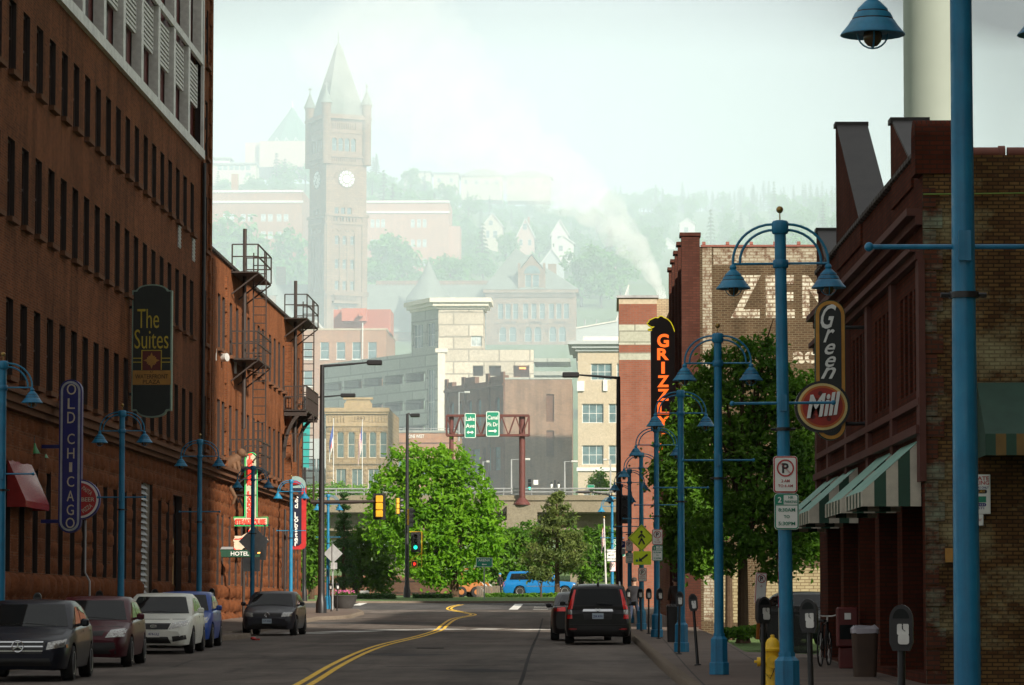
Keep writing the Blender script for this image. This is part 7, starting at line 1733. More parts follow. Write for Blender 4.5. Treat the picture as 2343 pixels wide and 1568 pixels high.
def lobster():
    Y = 175.0; m = MPP(Y); r = wall_sign('seafood_sign', 'black seafood restaurant sign with white letters and a red edge', 680, 1394, Y); Z = lambda py: PZ(py, Y) - r.location.z; X = lambda px: (px - 680) * m
    MB().prism([(X(669), Z(1257)), (X(690), Z(1257)), (X(696), Z(1254)), (X(699), Z(1248)), (X(699), Z(1112)), (X(669), Z(1112))], .02, .3).build('frame', M['red'], r)
    MB().prism([(X(665), Z(1248)), (X(684), Z(1248)), (X(689), Z(1243)), (X(689), Z(1116)), (X(665), Z(1116))], -.02, .019).build('face', flat('dark_navy_face', (.012, .016, .035), .4), r)
    MB().prism([(X(652), Z(1116))] + [(X(675) + 23 * m * math.cos(a), Z(1110) + 21 * m * math.sin(a)) for a in [PI - PI * k / 10 for k in range(11)]] + [(X(698), Z(1116))], -.02, .25).build('crest', flat('pale_teal_panel', (.22, .33, .31), .5), r)
    lb = MB(); lb.tube([(X(668), -.035, Z(1106)), (X(676), -.035, Z(1104)), (X(688), -.035, Z(1106))], [.09, .13, .05], 6); lb.tube([(X(668), -.035, Z(1106)), (X(664), -.035, Z(1100)), (X(668), -.035, Z(1097))], [.04, .05, .02], 5); lb.tube([(X(668), -.035, Z(1107)), (X(663), -.035, Z(1110)), (X(666), -.035, Z(1113))], [.04, .05, .02], 5); lb.build('lobster_emblem', M['red'], r)
    zs = 1125
    for s, h in (('R', 15), ('e', 10), ('d', 13), (' ', 8), ('L', 14), ('o', 10), ('b', 13), ('s', 10), ('t', 12), ('e', 10), ('r', 10)):
        if s != ' ': fit(text(s, .2, M['white'], r, (X(677), -.03, Z(zs + h / 2)), bold=.02, ext=.008), None, h * .92 * m)
        zs += h
    for py in (1140, 1230): MB().box(X(655), X(664), .08, .18, Z(py) - .05, Z(py) + .05).build('bracket', M['black'], r)
lobster()
def grizzly():
    Y = 134.0; m = MPP(Y); r = wall_sign('grill_sign', 'tall dark sign with orange letters under a bear head outlined in yellow', 1518, 1394, Y); Z = lambda py: PZ(py, Y) - r.location.z; X = lambda px: (px - 1518) * m
    D_ = flat('dark_brown_sign_face', (.022, .010, .009), .5)
    MB().box(X(1491), X(1546), 0, .4, Z(985), Z(760)).build('board', D_, r)
    bear = [(1491, 760), (1494, 756), (1486, 757), (1484, 754), (1492, 752), (1499, 748), (1493, 749), (1486, 745), (1482, 740), (1487, 737), (1487, 734), (1495, 730), (1502, 727), (1508, 728), (1512, 724), (1517, 724), (1521, 727), (1530, 731), (1537, 738), (1542, 748), (1546, 760)]
    MB().prism([(X(x), Z(y)) for x, y in bear], .0, .4).build('bear_head', D_, r)
    MB().tube([(X(x), -.02, Z(y)) for x, y in bear[1:]], .018, 5).build('neon_outline', M['neon_yellow'], r)
    for k, s in enumerate("GRIZZLY'S"): fit(text(s, .5, M['neon_orange'], r, (X(1519), -.02, Z(780 + k * 31)), bold=.035, ext=.015), (8 if s in "I'" else 27) * m, (31 if s == 'G' else 27 if s != "'" else 10) * m)
    
    for py in (800, 940): MB().box(X(1546), X(1572), .1, .25, Z(py) - .1, Z(py) + .1).build('bracket', M['black'], r)
grizzly()
def green_mill():
    Y = 64.5; m = MPP(Y); r = wall_sign('pub_sign', 'black pub sign with white script and an ochre edge above a round red disc', 1904, 1394, Y); Z = lambda py: PZ(py, Y) - r.location.z; X = lambda px: (px - 1904) * m
    st = lambda w_, a, b: [(x + X(1904), z) for x, z in stadium(w_ * m, Z(a), Z(b), 14)]
    MB().prism(st(69, 1008, 688), 0, .22).build('frame', M['green_dark'], r); MB().prism(st(66, 1006, 690), -.012, -.001).build('border', flat('golden_ochre_border', (.50, .24, .03), .5), r); MB().prism(st(50, 998, 698), -.02, -.0125).build('face', M['sign_black'], r)
    for s, px, py, w_, h in (('G', 1900, 726, 36, 56), ('r', 1901, 770, 26, 30), ('e', 1903, 800, 25, 26), ('e', 1904, 829, 25, 25), ('n', 1899, 855, 35, 26)):
        fit(text(s, .3, M['white'], r, (X(px), -.035, Z(py)), shear=.45, bold=.012, ext=.01), w_ * m, h * m)
    cx, cz = X(1885), Z(932); c = lambda R, y0, y1: MB().prism([(cx + R * m * math.cos(a), cz + R * m * .94 * math.sin(a)) for a in [2 * PI * k / 40 for k in range(40)]], y0, y1)
    c(63, -.05, .2).build('disc_frame', M['black'], r); c(57, -.06, -.051).build('disc_rim', flat('pale_yellow_rim', (.62, .50, .20), .5), r); c(51, -.066, -.0605).build('disc_edge', flat('orange_rim', (.50, .13, .02), .5), r); c(46, -.072, -.0665).build('disc_face', flat('deep_red_face', (.34, .025, .012), .5), r)
    sp = MB()
    for k in range(11):
        a = 2 * PI * k / 11; R = 34 if k % 2 else 22; sp.cyl((cx + R * m * math.cos(a), -.078, cz + R * m * .9 * math.sin(a)), (cx + R * m * math.cos(a), -.073, cz + R * m * .9 * math.sin(a)), 5.5 * m, n=12)
    sp.build('spot', flat('dark_red_spot', (.12, .012, .008), .6), r)
    o = text('Mill', .3, M['white'], r, (cx + 2 * m, -.095, cz + 4 * m), shear=.4, bold=.03, ext=.012); fit(o, 84 * m, 52 * m); o.rotation_euler[1] = -.12
    for py in (750, 970): MB().cyl((X(1938), .1, Z(py)), (X(1984), .1, Z(py)), .035, n=8).build('bracket', M['black'], r)
green_mill()
def private_sign():
    Y = 54.93; m = MPP(Y); r = wall_sign('parking_notice', 'white private parking notice on the worn side wall behind the near lamp post', 2236, 1131, Y); sign_panel(r, 60 * m, 90 * m, M['white'], M['white'], .01)
    for s, dz, h, w_, mat in (('PRIVATE', 36, 9, 54, 'red'), ('PARKING', 26, 9, 54, 'red'), ('CUSTOMERS ONLY', 15, 5, 52, 'navy'), ('© 3571', -32, 5, 30, 'navy'), ):
        fit(text(s, .1, M[mat], r, (0, -.014, dz * m), bold=.015, ext=.001), w_ * m, h * m)
    MB().prism([(x, z + 6 * m) for x, z in rrect(44 * m, 9 * m, 4 * m)], -.014, -.0115).build('name_patch', M['black'], r); fit(text('SEABURY', .1, M['sig_yellow'], r, (0, -.017, 6 * m), bold=.01, ext=.001), 36 * m, 5 * m)
    MB().box(-10 * m, 20 * m, -.014, -.0115, -19 * m, -5 * m).build('logo_patch', M['green_sign'], r); MB().prism([(x, z - 24 * m) for x, z in rrect(40 * m, 8 * m, 4 * m)], -.014, -.0115).build('number_patch', M['navy'], r); fit(text('728-2121', .1, M['white'], r, (0, -.017, -24 * m), ext=.001), 32 * m, 4 * m)
    q = wall_sign('parking_notice', 'smaller white notice under the private parking notice', 2228, 1190, Y); sign_panel(q, 44 * m, 26 * m, M['white'], M['white'], .01); fit(text('TOW AWAY', .1, M['red'], q, (0, -.014, 0), bold=.01, ext=.001), 36 * m, 6 * m)
private_sign()
# red awning, gooseneck lamps, small neon box, carved animal on the west wall
def west_bits():
    aw = MB(); D = .5; L = 3.9; zt, zl, zv = PZ(1050, 92.6, 10), PZ(1145, 92.6, 45), PZ(1160, 92.6, 45)
    aw.add([(0, 0, zt), (D, 0, zl), (D, L, zl), (0, L, zt)], [(0, 1, 2, 3)]); aw.add([(0, 0, zt), (0, 0, zv), (D, 0, zv), (D, 0, zl)], [(0, 1, 2, 3)]); aw.add([(0, L, zt), (0, L, zv), (D, L, zv), (D, L, zl)], [(3, 2, 1, 0)]); aw.add([(D, 0, zv), (D, L, zv), (D, L, zl), (D, 0, zl)], [(0, 1, 2, 3)])
    tag(aw.build('awning', flat('glossy_red_awning', (.30, .02, .018), .25), None, (XW + .02, 92.6, 0)), 'glossy red awning at the left edge under the green lamps', 'awning')
    for i, (px, py, Y, lab) in enumerate(((78, 1026, 97.0, 'green gooseneck wall lamp left of its twin, above the red awning'), (97, 1036, 99.0, 'green gooseneck wall lamp beside the blue pizzeria sign, left side'), (190, 1060, 108.5, 'green gooseneck wall lamp just right of the pizzeria sign'), (212, 1060, 110.5, 'green gooseneck wall lamp second to the right of the pizzeria sign'))):
        c = W(px, py, Y); r = thing('wall_lamp', lab, 'wall lamp', c, 0, 'green gooseneck lamps'); w0 = XW - c.x
        a = MB(); a.tube([(w0, .0, .1), (w0 * .8, 0, .28), (w0 * .3, 0, .34), (0, 0, .26), (0, 0, .12)], .022, 6); a.build('arm', M['black'], r)
        s = MB(); s.lathe([(.04, .14), (.06, .06), (.10, -.02), (.17, -.14), (.18, -.15)], 14); s.build('lamp_shade', flat('enamel_green_shade', (.03, .22, .06), .3), r)
    c = W(14, 965, 93.4); r = thing('neon_box', 'small black sign box with a red neon outline by the left lamp', 'sign', c); MB().bbox(-.14, .16, 0, .2, -.25, .25, .02).build('housing', M['black'], r); MB().tube([(-.1, -.02, -.2), (.12, -.02, -.2), (.12, -.02, .2), (-.1, -.02, .2), (-.1, -.02, -.2)], .012, 5).build('neon_tube', flat('unlit_red_neon', (.35, .04, .03), .3), r); MB().box(-.02, .03, -.012, -.001, -.1, .12).build('letter', M['white'], r)
    c = W(530, 1062, 147.0); r = thing('carved_animal', 'brown carved animal figure crouching on the stone cornice', 'statue', (c.x + .05, 147, PZ(1066, 147))); b = MB()
    b.tube([(-.45, 0, -.2), (-.2, 0, .1), (.15, 0, .32), (.3, 0, .45)], [.22, .3, .24, .14], 10); b.ball((.36, 0, .55), .2, 12); b.tube([(.48, 0, .5), (.6, 0, .44)], [.1, .06], 8); b.tube([(.2, -.1, .2), (.28, -.12, -.1), (.24, -.12, -.38)], [.1, .08, .06], 8); b.tube([(.05, -.12, .1), (.12, -.14, -.2), (.3, -.14, -.4)], [.12, .09, .06], 8); b.tube([(-.35, .05, -.1), (-.3, 0, -.45), (-.1, 0, -.9), (.12, 0, -1.3), (.0, 0, -1.6)], [.1, .09, .09, .08, .05], 8)
    b.build('body', flat('carved_brown_wood', (.12, .06, .028), .8, var=.35), r)
    # flood lights on the wall
    for px, py, Y, lab in ((487, 815, 142, 'white cylinder flood light on the brick pilaster'), (505, 820, 144, 'second flood light, turned outward'), (533, 845, 149, 'flood light below the fire escape landing')):
        c = W(px, py, Y); r = thing('flood_light', lab, 'wall lamp', c, 0, 'flood lights on the brick wall'); a = MB(); a.tube([(XW - c.x, 0, -.45), (-.1, 0, -.4), (0, 0, -.15)], .04, 6); a.build('arm', M['grey_metal'], r); s = MB(); s.cyl((0, 0, -.18), (0, 0, .3), .16, n=14) if 'turned' not in lab else s.cyl((-.05, -.1, 0), (.3, -.3, .02), .17, n=14); s.build('housing', M['silver'], r)
west_bits()
# ---------------------------------------------------------------- vehicles
from mathutils.bvhtree import BVHTree
def paint(name, c, metal=.0, rough=.32):
    m, t, b = nt(name); n = noise(t, 2.5, coord(t), 4)
    t.links.new(ramp(t, n, [(.3, tuple(.88 * k for k in c)), (.7, tuple(min(1, 1.1 * k) for k in c))]), b.inputs['Base Color'])
    b.inputs['Metallic'].default_value = metal; b.inputs['Roughness'].default_value = rough; b.inputs['Specular IOR Level'].default_value = .18; b.inputs['Coat Weight'].default_value = .18; b.inputs['Coat Roughness'].default_value = .06
    return m
def curve(pts, x):
    if x <= pts[0][0]: return pts[0][1]
    for i in range(len(pts) - 1):
        a, b = pts[i], pts[i + 1]
        if x <= b[0]:
            k = (x - a[0]) / (b[0] - a[0]); return a[1] + (b[1] - a[1]) * k
    return pts[-1][1]
def scurve(pts, x, w=.09): return (curve(pts, x - w) + 2 * curve(pts, x) + curve(pts, x + w)) / 4
def car(name, label, cat, L, W_, top, roof, plan, wy, wr, mat, cabw=.80, belt_in=.06, group=None, belt=None):
    """local axes: front at y=0 looking along -y, tail at y=L.  top: deck line (y,z); roof: cabin line (y,z); plan: half width factor (y,f)"""
    r = thing(name, label, cat, (0, 0, 0), 0, group); hw = W_ / 2; b = MB()
    ys = sorted(set([L * k / 46 for k in range(47)] + [.012, .03, .06, L - .012, L - .03, L - .06])); rings = []
    for y in ys:
        w_ = hw * scurve(plan, y, .05); zt = scurve(top, y); zb = .20; ar = 0
        for yw in wy:
            d = wr * 1.16
            if abs(y - yw) < d: ar = max(ar, wr + math.sqrt(d * d - (y - yw) ** 2))
        e = min(1, min(y, L - y) / .10); zb2 = zb + (1 - e) * .14; ztt = zt - (1 - e) * .10
        lo = max(zb2, ar); mid = max(zb2 + .14, ar)
        half = [(0, zb2 + .02), (w_ * .86, lo if ar else zb2), (w_ * (.955 if not ar else 1.0), lo + .03), (w_ * 1.0, max(mid, .42)), (w_ * 1.0, max(mid + .01, zb2 + (ztt - zb2) * .62)), (w_ * .972, ztt - .07), (w_ * .93, ztt - .015), (w_ * .84, ztt), (w_ * .45, ztt + .02), (0, ztt + .028)]
        rings.append([(x, y, z) for x, z in half] + [(-x, y, z) for x, z in half[-2:0:-1]])
    b.loft(rings); 
    c = MB(); y0, y1 = roof[0][0], roof[-1][0]; rings = []
    for k in range(27):
        y = y0 + (y1 - y0) * k / 26; zr = curve(roof, y) if k in (0, 26) else scurve(roof, y, .06); zb = scurve(top, y) - .02; zr = max(zr, zb + .004); h = zr - zb; Hm = max(z for _, z in roof) - zb
        wb = hw * scurve(plan, y) - belt_in; wr_ = wb + (hw * cabw - (hw - belt_in)) * min(1, h / Hm) 
        half = [(wb, zb), (wb + (wr_ - wb) * .55, zb + h * .55), (wr_, zb + h * .86), (wr_ * .93, zb + h * .965), (wr_ * .6, zr), (0, zr + .012)]
        rings.append([(-x, y, z) for x, z in half] + [(x, y, z) for x, z in half[-2::-1]])
    c.loft(rings)
    b2 = MB(); b2.v = b.v + c.v; b2.f = b.f + [tuple(i + len(b.v) for i in f) for f in c.f]; b2.mi = b.mi + c.mi; b2.sf = b.sf + c.sf
    b2.build('body', mat, r, sharp=50)
    r_b = BVHTree.FromPolygons([Vector(v) for v in b2.v], b2.f)
    CARS[r.name] = (r_b, L, W_)
    for yw in wy:
        for s in (-1, 1):
            x = s * (hw - .11); t_ = MB(); t_.lathe([(wr * .62, -.11), (wr * .93, -.11), (wr, -.07), (wr, .07), (wr * .93, .11), (wr * .62, .11)], 28); t_.M = Matrix(); me = t_
            q = MB(); q.M = Matrix.Translation((x, yw, wr)) @ Matrix.Rotation(PI / 2, 4, 'Y'); q.lathe([(wr * .62, -.108), (wr * .93, -.11), (wr, -.07), (wr, .07), (wr * .93, .11), (wr * .62, .108)], 26)
            wh = q.build('wheel', M['tyre'], r)
            g = MB(); g.M = Matrix.Translation((x, yw, wr)) @ Matrix.Rotation(s * PI / 2, 4, 'Y'); g.lathe([(wr * .66, .02), (wr * .66, .112), (wr * .60, .108), (wr * .57, .07)], 24)
            g.cyl((0, 0, .05), (0, 0, .095), wr * .17, n=12)
            for k in range(7): a = 2 * PI * k / 7; g.bar((0, 0, .08), (math.cos(a) * wr * .6, math.sin(a) * wr * .6, .088), .055, .025)
            g.build('rim', M['rim'], wh)
            d = MB(); d.M = Matrix.Translation((x, yw, wr)) @ Matrix.Rotation(s * PI / 2, 4, 'Y'); d.cyl((0, 0, .0), (0, 0, .03), wr * .6, n=20); d.build('brake_disc', M['black'], wh)
    return r
CARS = {}
def patch(root, name, mat, axis, corners, off=.008, n=7, m=5, key=None):
    """panel laid on the bodywork: corners (a,z) in the plane across the axis, cast onto the body"""
    bv, L, W_ = CARS[key or root.name]; mb = MB(); vs = []; ok = True
    D = {'f': Vector((0, 1, 0)), 'b': Vector((0, -1, 0)), 'r': Vector((-1, 0, 0)), 'l': Vector((1, 0, 0))}[axis]
    (a0, z0), (a1, z1), (a2, z2), (a3, z3) = corners
    for j in range(m + 1):
        for i in range(n + 1):
            u, v = i / n, j / m
            a = (a0 * (1 - u) + a1 * u) * (1 - v) + (a3 * (1 - u) + a2 * u) * v; z = (z0 * (1 - u) + z1 * u) * (1 - v) + (z3 * (1 - u) + z2 * u) * v
            o = {'f': Vector((a, -2, z)), 'b': Vector((a, L + 2, z)), 'r': Vector((3, a, z)), 'l': Vector((-3, a, z))}[axis]
            h = bv.ray_cast(o, D)
            p = h[0] if h[0] is not None else (Vector(vs[-1]) + D * off if vs else o + D * 2)
            vs.append(tuple(p - D * off))
    N = n + 1; fs = [(j * N + i, j * N + i + 1, (j + 1) * N + i + 1, (j + 1) * N + i) for j in range(m) for i in range(n)]
    if axis in 'bl': fs = [f[::-1] for f in fs]
    mb.add(vs, fs, True); return mb.build(name, mat, root, sharp=60)
def mirror_pair(f, *sides):
    for s in sides: f(s)
def glasshouse(r, ws, rw, sides, hw, dark='car_glass'):
    if ws: patch(r, 'windshield', M[dark], 'f', ws, .008, 10, 6)
    if rw: patch(r, 'rear_window', M[dark], 'b', rw, .008, 10, 6)
    for q in sides:
        patch(r, 'side_window', M[dark], 'r', q, .006, 6, 5); patch(r, 'side_window', M[dark], 'l', q, .006, 6, 5)
def mirrors(r, hw, y, z, mat):
    for s in (-1, 1):
        q = MB(); x0, x1 = s * (hw - .02), s * (hw + .17); q.bbox(min(x0 + s * .04, x1), max(x0 + s * .04, x1), y - .05, y + .09, z - .06, z + .08, .03); q.bar((s * (hw - .14), y + .03, z - .06), (s * (hw + .05), y + .03, z - .02), .05); q.build('mirror', mat, r)
def plate(r, y, z, txt, back=False, blue=False):
    q = MB(); q.prism(rrect(.31, .155, .01), -.012, 0); o = link('license_plate', q.mesh('license_plate', M['white'] if not blue else M['plate_blue']), r, (0, y, z), PI if back else 0)
    fit(text(txt, .08, M['navy'], o, (0, -.017, -.008), ext=.002, bold=.012), .25, .07)
M['plate_blue'] = flat('pale_blue_plate', (.45, .55, .62), .4)
def seams(r, ys, z0, z1, h1, h2):
    for sd in 'rl':
        for y in ys: patch(r, 'door_seam', M['black_plastic'], sd, [(y, z0), (y + .018, z0), (y + .018, z1), (y, z1)], .003, 1, 6)
        for y in (h1, h2): patch(r, 'door_handle', M['chrome'] if 0 else M['black_plastic'], sd, [(y, .86), (y + .16, .86), (y + .16, .895), (y, .895)], .02, 2, 1)
    patch(r, 'hood_seam', M['black_plastic'], 'f', [(-.72, .835), (.72, .835), (.72, .847), (-.72, .847)], .004, 10, 1)
    for s in (-1, 1):
        q = MB(); q.bar((s * .55, 1.02, .985), (s * .02 - .05, 1.18, 1.03), .02, .015); q.build('wiper', M['black'], r)
def headlights(r, cs, mat='headlight'):
    for s in (-1, 1): patch(r, 'headlight', M[mat], 'f', [(a * s, z) for a, z in (cs if s > 0 else [cs[1], cs[0], cs[3], cs[2]])], .012, 8, 4)
SED_TOP = lambda h0=.70, h1=.93, bt=.97, tr=1.02: [(0, h0 - .06), (.12, h0 + .02), (.5, h0 + .12), (1.1, h1), (1.35, bt - .01), (2.6, bt + .02), (3.55, tr), (4.35, tr - .01), (4.55, tr - .08)]
PLAN = [(0, .70), (.10, .82), (.28, .92), (.6, .975), (1.2, 1), (3.4, 1), (4.0, .97), (4.35, .91), (4.55, .80)]
def sedan(label, mat, L=4.55, W_=1.78, H=1.46, cat='car', name='parked_car', wr=.32):
    k = L / 4.55; top = [(y * k, z) for y, z in SED_TOP()]; roof = [(1.12 * k, .93), (1.95 * k, H - .05), (2.25 * k, H), (2.75 * k, H), (3.2 * k, H - .07), (4.0 * k, 1.03)]
    r = car(name, label, cat, L, W_, top, roof, [(y * k, f) for y, f in PLAN], (.92 * k, 3.55 * k), wr, mat, group='cars parked along the street')
    hw = W_ / 2
    glasshouse(r, [(-hw * .83, .975), (hw * .83, .975), (hw * .66, H - .08), (-hw * .66, H - .08)], [(-hw * .78, 1.06), (hw * .78, 1.06), (hw * .62, H - .10), (-hw * .62, H - .10)],
               [[(1.62 * k, 1.01), (2.42 * k, 1.02), (2.42 * k, H - .12), (2.12 * k, H - .13)], [(2.50 * k, 1.02), (3.42 * k, 1.05), (3.05 * k, H - .14), (2.50 * k, H - .12)]], hw)
    mirrors(r, hw, 1.62 * k, 1.03, mat)
    seams(r, [1.42 * k, 2.46 * k, 3.4 * k], .30, .96, 2.2 * k, 3.2 * k)
    for s in (-1, 1): patch(r, 'taillight', M['taillight'], 'b', [(s * hw * .50, .86), (s * hw * .85, .86), (s * hw * .85, 1.0), (s * hw * .5, .98)][::s], .012, 4, 3)
    return r
def put(r, px, Y, dz=0, rz=0, front=True, L=4.5):
    x = PX(px, Y); r.location = (x, Y, T(x, Y) + .004 + dz); r.rotation_euler.z = rz
    y2 = Y + L * (math.cos(rz)); r.rotation_euler.x = math.atan2(T(x, Y + 3) - T(x, Y), 3) * math.cos(rz)
def slats(r, name, z0, z1, hw_, n, mat, off=.014):
    for k in range(n):
        z = z0 + (z1 - z0) * k / max(1, n - 1); patch(r, name, mat, 'f', [(-hw_, z - .012), (hw_, z - .012), (hw_, z + .012), (-hw_, z + .012)], off, 8, 1)
# black sedan at the left edge
c = sedan('black sedan with a barred chrome grille cut by the left edge of the photo', paint('black_car_paint', (.010, .012, .020)), 4.58, 1.79, 1.45); put(c, 42, 62.3, rz=.03)
patch(c, 'grille', M['black_plastic'], 'f', [(-.42, .50), (.42, .50), (.50, .74), (-.50, .74)], .01); slats(c, 'grille_bar', .55, .71, .44, 3, M['chrome'], .02)
headlights(c, [(.50, .57), (.80, .62), (.82, .76), (.52, .70)]); patch(c, 'lower_grille', M['black_plastic'], 'f', [(-.60, .28), (.60, .28), (.56, .42), (-.56, .42)], .01)
em = MB(); em.tube([(.10 * math.cos(a), -.035, .63 + .10 * math.sin(a)) for a in [2 * PI * k / 18 for k in range(19)]], .012, 5)
for a in (PI / 2, PI / 2 + 2 * PI / 3, PI / 2 + 4 * PI / 3): em.bar((0, -.035, .63), (.1 * math.cos(a), -.035, .63 + .1 * math.sin(a)), .02)
em.build('emblem', M['chrome'], c)
for s in (-1, 1): patch(c, 'side_marker', M['amber'], 'r' if s > 0 else 'l', [(.30, .60), (.42, .60), (.42, .66), (.30, .66)], .01, 2, 2)
# maroon sedan
c = sedan('dark maroon sedan between the black and the white parked cars', paint('maroon_car_paint', (.065, .008, .014)), 4.5, 1.76, 1.46); put(c, 196, 72.5, rz=.03)
headlights(c, [(.40, .62), (.78, .64), (.82, .82), (.50, .78)]); patch(c, 'grille', M['black_plastic'], 'f', [(-.34, .66), (.34, .66), (.38, .76), (-.38, .76)], .01); patch(c, 'lower_grille', M['black_plastic'], 'f', [(-.64, .28), (.64, .28), (.60, .52), (-.60, .52)], .01)
# white sedan
c = sedan('white sedan with a black lower grille, third in the parked row', paint('white_car_paint', (.78, .80, .72), .0), 4.5, 1.78, 1.46); put(c, 352, 84.6, rz=.02)
headlights(c, [(.36, .60), (.80, .70), (.84, .83), (.44, .76)]); patch(c, 'grille', M['black_plastic'], 'f', [(-.40, .60), (.34, .60), (.40, .75), (-.44, .75)], .012); patch(c, 'lower_grille', M['black_plastic'], 'f', [(-.46, .26), (.42, .26), (.34, .42), (-.38, .42)], .012)
for s in (-1, 1): patch(c, 'fog_recess', M['black_plastic'], 'f', [(s * .46, .30), (s * .78, .36), (s * .76, .46), (s * .44, .43)][::s], .012, 4, 3)
em = MB(); em.prism([(.085 * math.cos(a), .68 + .042 * math.sin(a)) for a in [2 * PI * k / 20 for k in range(20)]], -.05, -.03); eo = em.build('emblem', M['chrome'], c); fit(text('KIA', .05, M['black'], eo, (0, -.053, .68), ext=.001, bold=.01), .10, .035)
plate(c, -.05, .49, '474-LLJ')
# small blue car behind it
c = sedan('small blue car mostly hidden behind the white sedan', paint('blue_car_paint', (.02, .075, .34)), 4.1, 1.68, 1.47); put(c, 408, 91.6, rz=.02); headlights(c, [(.36, .62), (.74, .66), (.78, .82), (.42, .76)])
# dark grey sedan facing the camera
c = sedan('dark grey sedan parked apart, with a pale blue number plate', paint('dark_grey_car_paint', (.030, .030, .038)), 4.63, 1.78, 1.455); put(c, 611, 115, rz=-.02, L=4.6)
patch(c, 'grille', M['black_plastic'], 'f', [(-.44, .64), (.44, .64), (.46, .74), (-.46, .74)], .01); headlights(c, [(.46, .62), (.78, .64), (.82, .78), (.50, .76)]); patch(c, 'lower_grille', M['black_plastic'], 'f', [(-.62, .26), (.62, .26), (.66, .40), (-.66, .40)], .01); plate(c, -.04, .48, '117 CHJ', blue=True)
em = MB(); em.tube([(.075 * math.cos(a), -.035, .69 + .075 * math.sin(a)) for a in [2 * PI * k / 16 for k in range(17)]], .010, 5); em.tube([(-.05, -.035, .735), (-.02, -.035, .64), (0, -.035, .69), (.02, -.035, .64), (.05, -.035, .735)], .009, 4); em.tube([(-.022, -.035, .75), (0, -.035, .70), (.022, -.035, .75)], .009, 4); em.build('emblem', M['chrome'], c)
# black suv seen from behind
def suv():
    L, W_, H = 4.52, 1.82, 1.66; mat = paint('gloss_black_suv_paint', (.008, .007, .008)); hw = W_ / 2
    top = [(0, .72), (.12, .80), (.5, .95), (1.15, 1.05), (1.4, 1.06), (3.0, 1.07), (4.3, 1.06), (4.46, .98), (4.52, .90)]; roof = [(1.05, 1.05), (1.85, H - .06), (2.2, H), (3.4, H), (4.0, H - .04), (4.22, H - .10), (4.46, 1.04)]
    r = car('parked_car', 'black suv with tall red tail lamps parked at the right kerb', 'car', L, W_, top, roof, [(0, .7), (.12, .84), (.35, .94), (.8, 1), (3.7, 1), (4.2, .985), (4.42, .95), (4.52, .86)], (.9, 3.52), .35, mat, cabw=.80, group='cars parked along the street')
    glasshouse(r, [(-hw * .8, 1.09), (hw * .8, 1.09), (hw * .66, H - .1), (-hw * .66, H - .1)], [(hw * .70, 1.08), (-hw * .70, 1.08), (-hw * .60, H - .14), (hw * .60, H - .14)],
               [[(1.7, 1.10), (2.6, 1.11), (2.6, H - .13), (2.1, H - .13)], [(2.68, 1.11), (3.5, 1.12), (3.4, H - .14), (2.68, H - .13)], [(3.58, 1.12), (4.1, 1.18), (3.95, H - .18), (3.5, H - .15)]], hw)
    mirrors(r, hw, 1.6, 1.12, mat)
    patch(r, 'hatch_seam', M['black_plastic'], 'b', [(.78, .535), (-.78, .535), (-.78, .55), (.78, .55)], .010, 10, 1)
    for s in (-1, 1):
        f = lambda nm, m_, q, off: patch(r, nm, m_, 'b', [(s * a, z) for a, z in (q if s < 0 else [q[1], q[0], q[3], q[2]])], off, 3, 6)
        f('taillight', M['taillight'], [(.70, .96), (.83, .96), (.655, 1.50), (.60, 1.50)], .014); f('reversing_lamp', M['headlight'], [(.71, .82), (.83, .82), (.83, .95), (.71, .95)], .014); f('taillight', M['taillight'], [(.70, .70), (.84, .70), (.84, .81), (.71, .81)], .014); f('reflector', M['red'], [(.58, .40), (.80, .40), (.80, .44), (.58, .44)], .012)
        q = MB(); q.tube([(s * .60, 1.9, H - .03), (s * .60, 2.1, H + .06), (s * .60, 3.8, H + .04), (s * .60, 4.0, H - .06)], .022, 6); q.build('roof_rail', M['silver'], r)
    patch(r, 'chrome_strip', M['chrome'], 'b', [(.42, .90), (-.42, .90), (-.40, .965), (.40, .965)], .016, 8, 2); patch(r, 'plate_recess', M['black_plastic'], 'b', [(.38, .68), (-.38, .68), (-.40, .87), (.40, .87)], .006, 6, 3)
    plate(r, L + .012, .775, '254 AVN', True, True)
    em = MB(); em.M = Matrix.Translation((0, L + .012, .935)); em.bar((-.042, 0, -.05), (-.055, 0, .05), .016); em.bar((.042, 0, -.05), (.055, 0, .05), .016); em.bar((-.05, 0, 0), (.05, 0, 0), .016); em.build('emblem', M['chrome'], r)
    patch(r, 'bumper_cladding', M['black_plastic'], 'b', [(.86, .26), (-.86, .26), (-.86, .50), (.86, .50)], .012, 8, 3)
    w_ = MB(); w_.bar((.02, L - .02, 1.14), (-.40, L - .02, 1.12), .03, .02); w_.build('wiper', M['black'], r); a = MB(); a.cyl((0, 3.95, H - .03), (0, 4.1, H + .02), .03, n=8); a.cyl((0, 4.05, H), (0, 4.2, H + .28), .006, n=5); a.build('antenna', M['black'], r)
    x = PX(1368, 96.2); r.location = (x, 96.2 + L, T(x, 98) + .004); r.rotation_euler.z = PI
suv()
c = sedan('dark sedan peeking out ahead of the black suv, one red tail lamp in view', paint('black_sedan_paint', (.02, .018, .02)), 4.6, 1.8, 1.44); x = PX(1346, 103); c.location = (x - .22, 103 + 4.6, T(x, 105) + .004); c.rotation_euler.z = PI
c = sedan('dark car in the side lot behind the striped awnings', paint('charcoal_car_paint', (.025, .03, .03)), 4.5, 1.78, 1.46); x = PX(1905, 93); c.location = (x, 93, T(x, 93) + .02); c.rotation_euler.z = .25
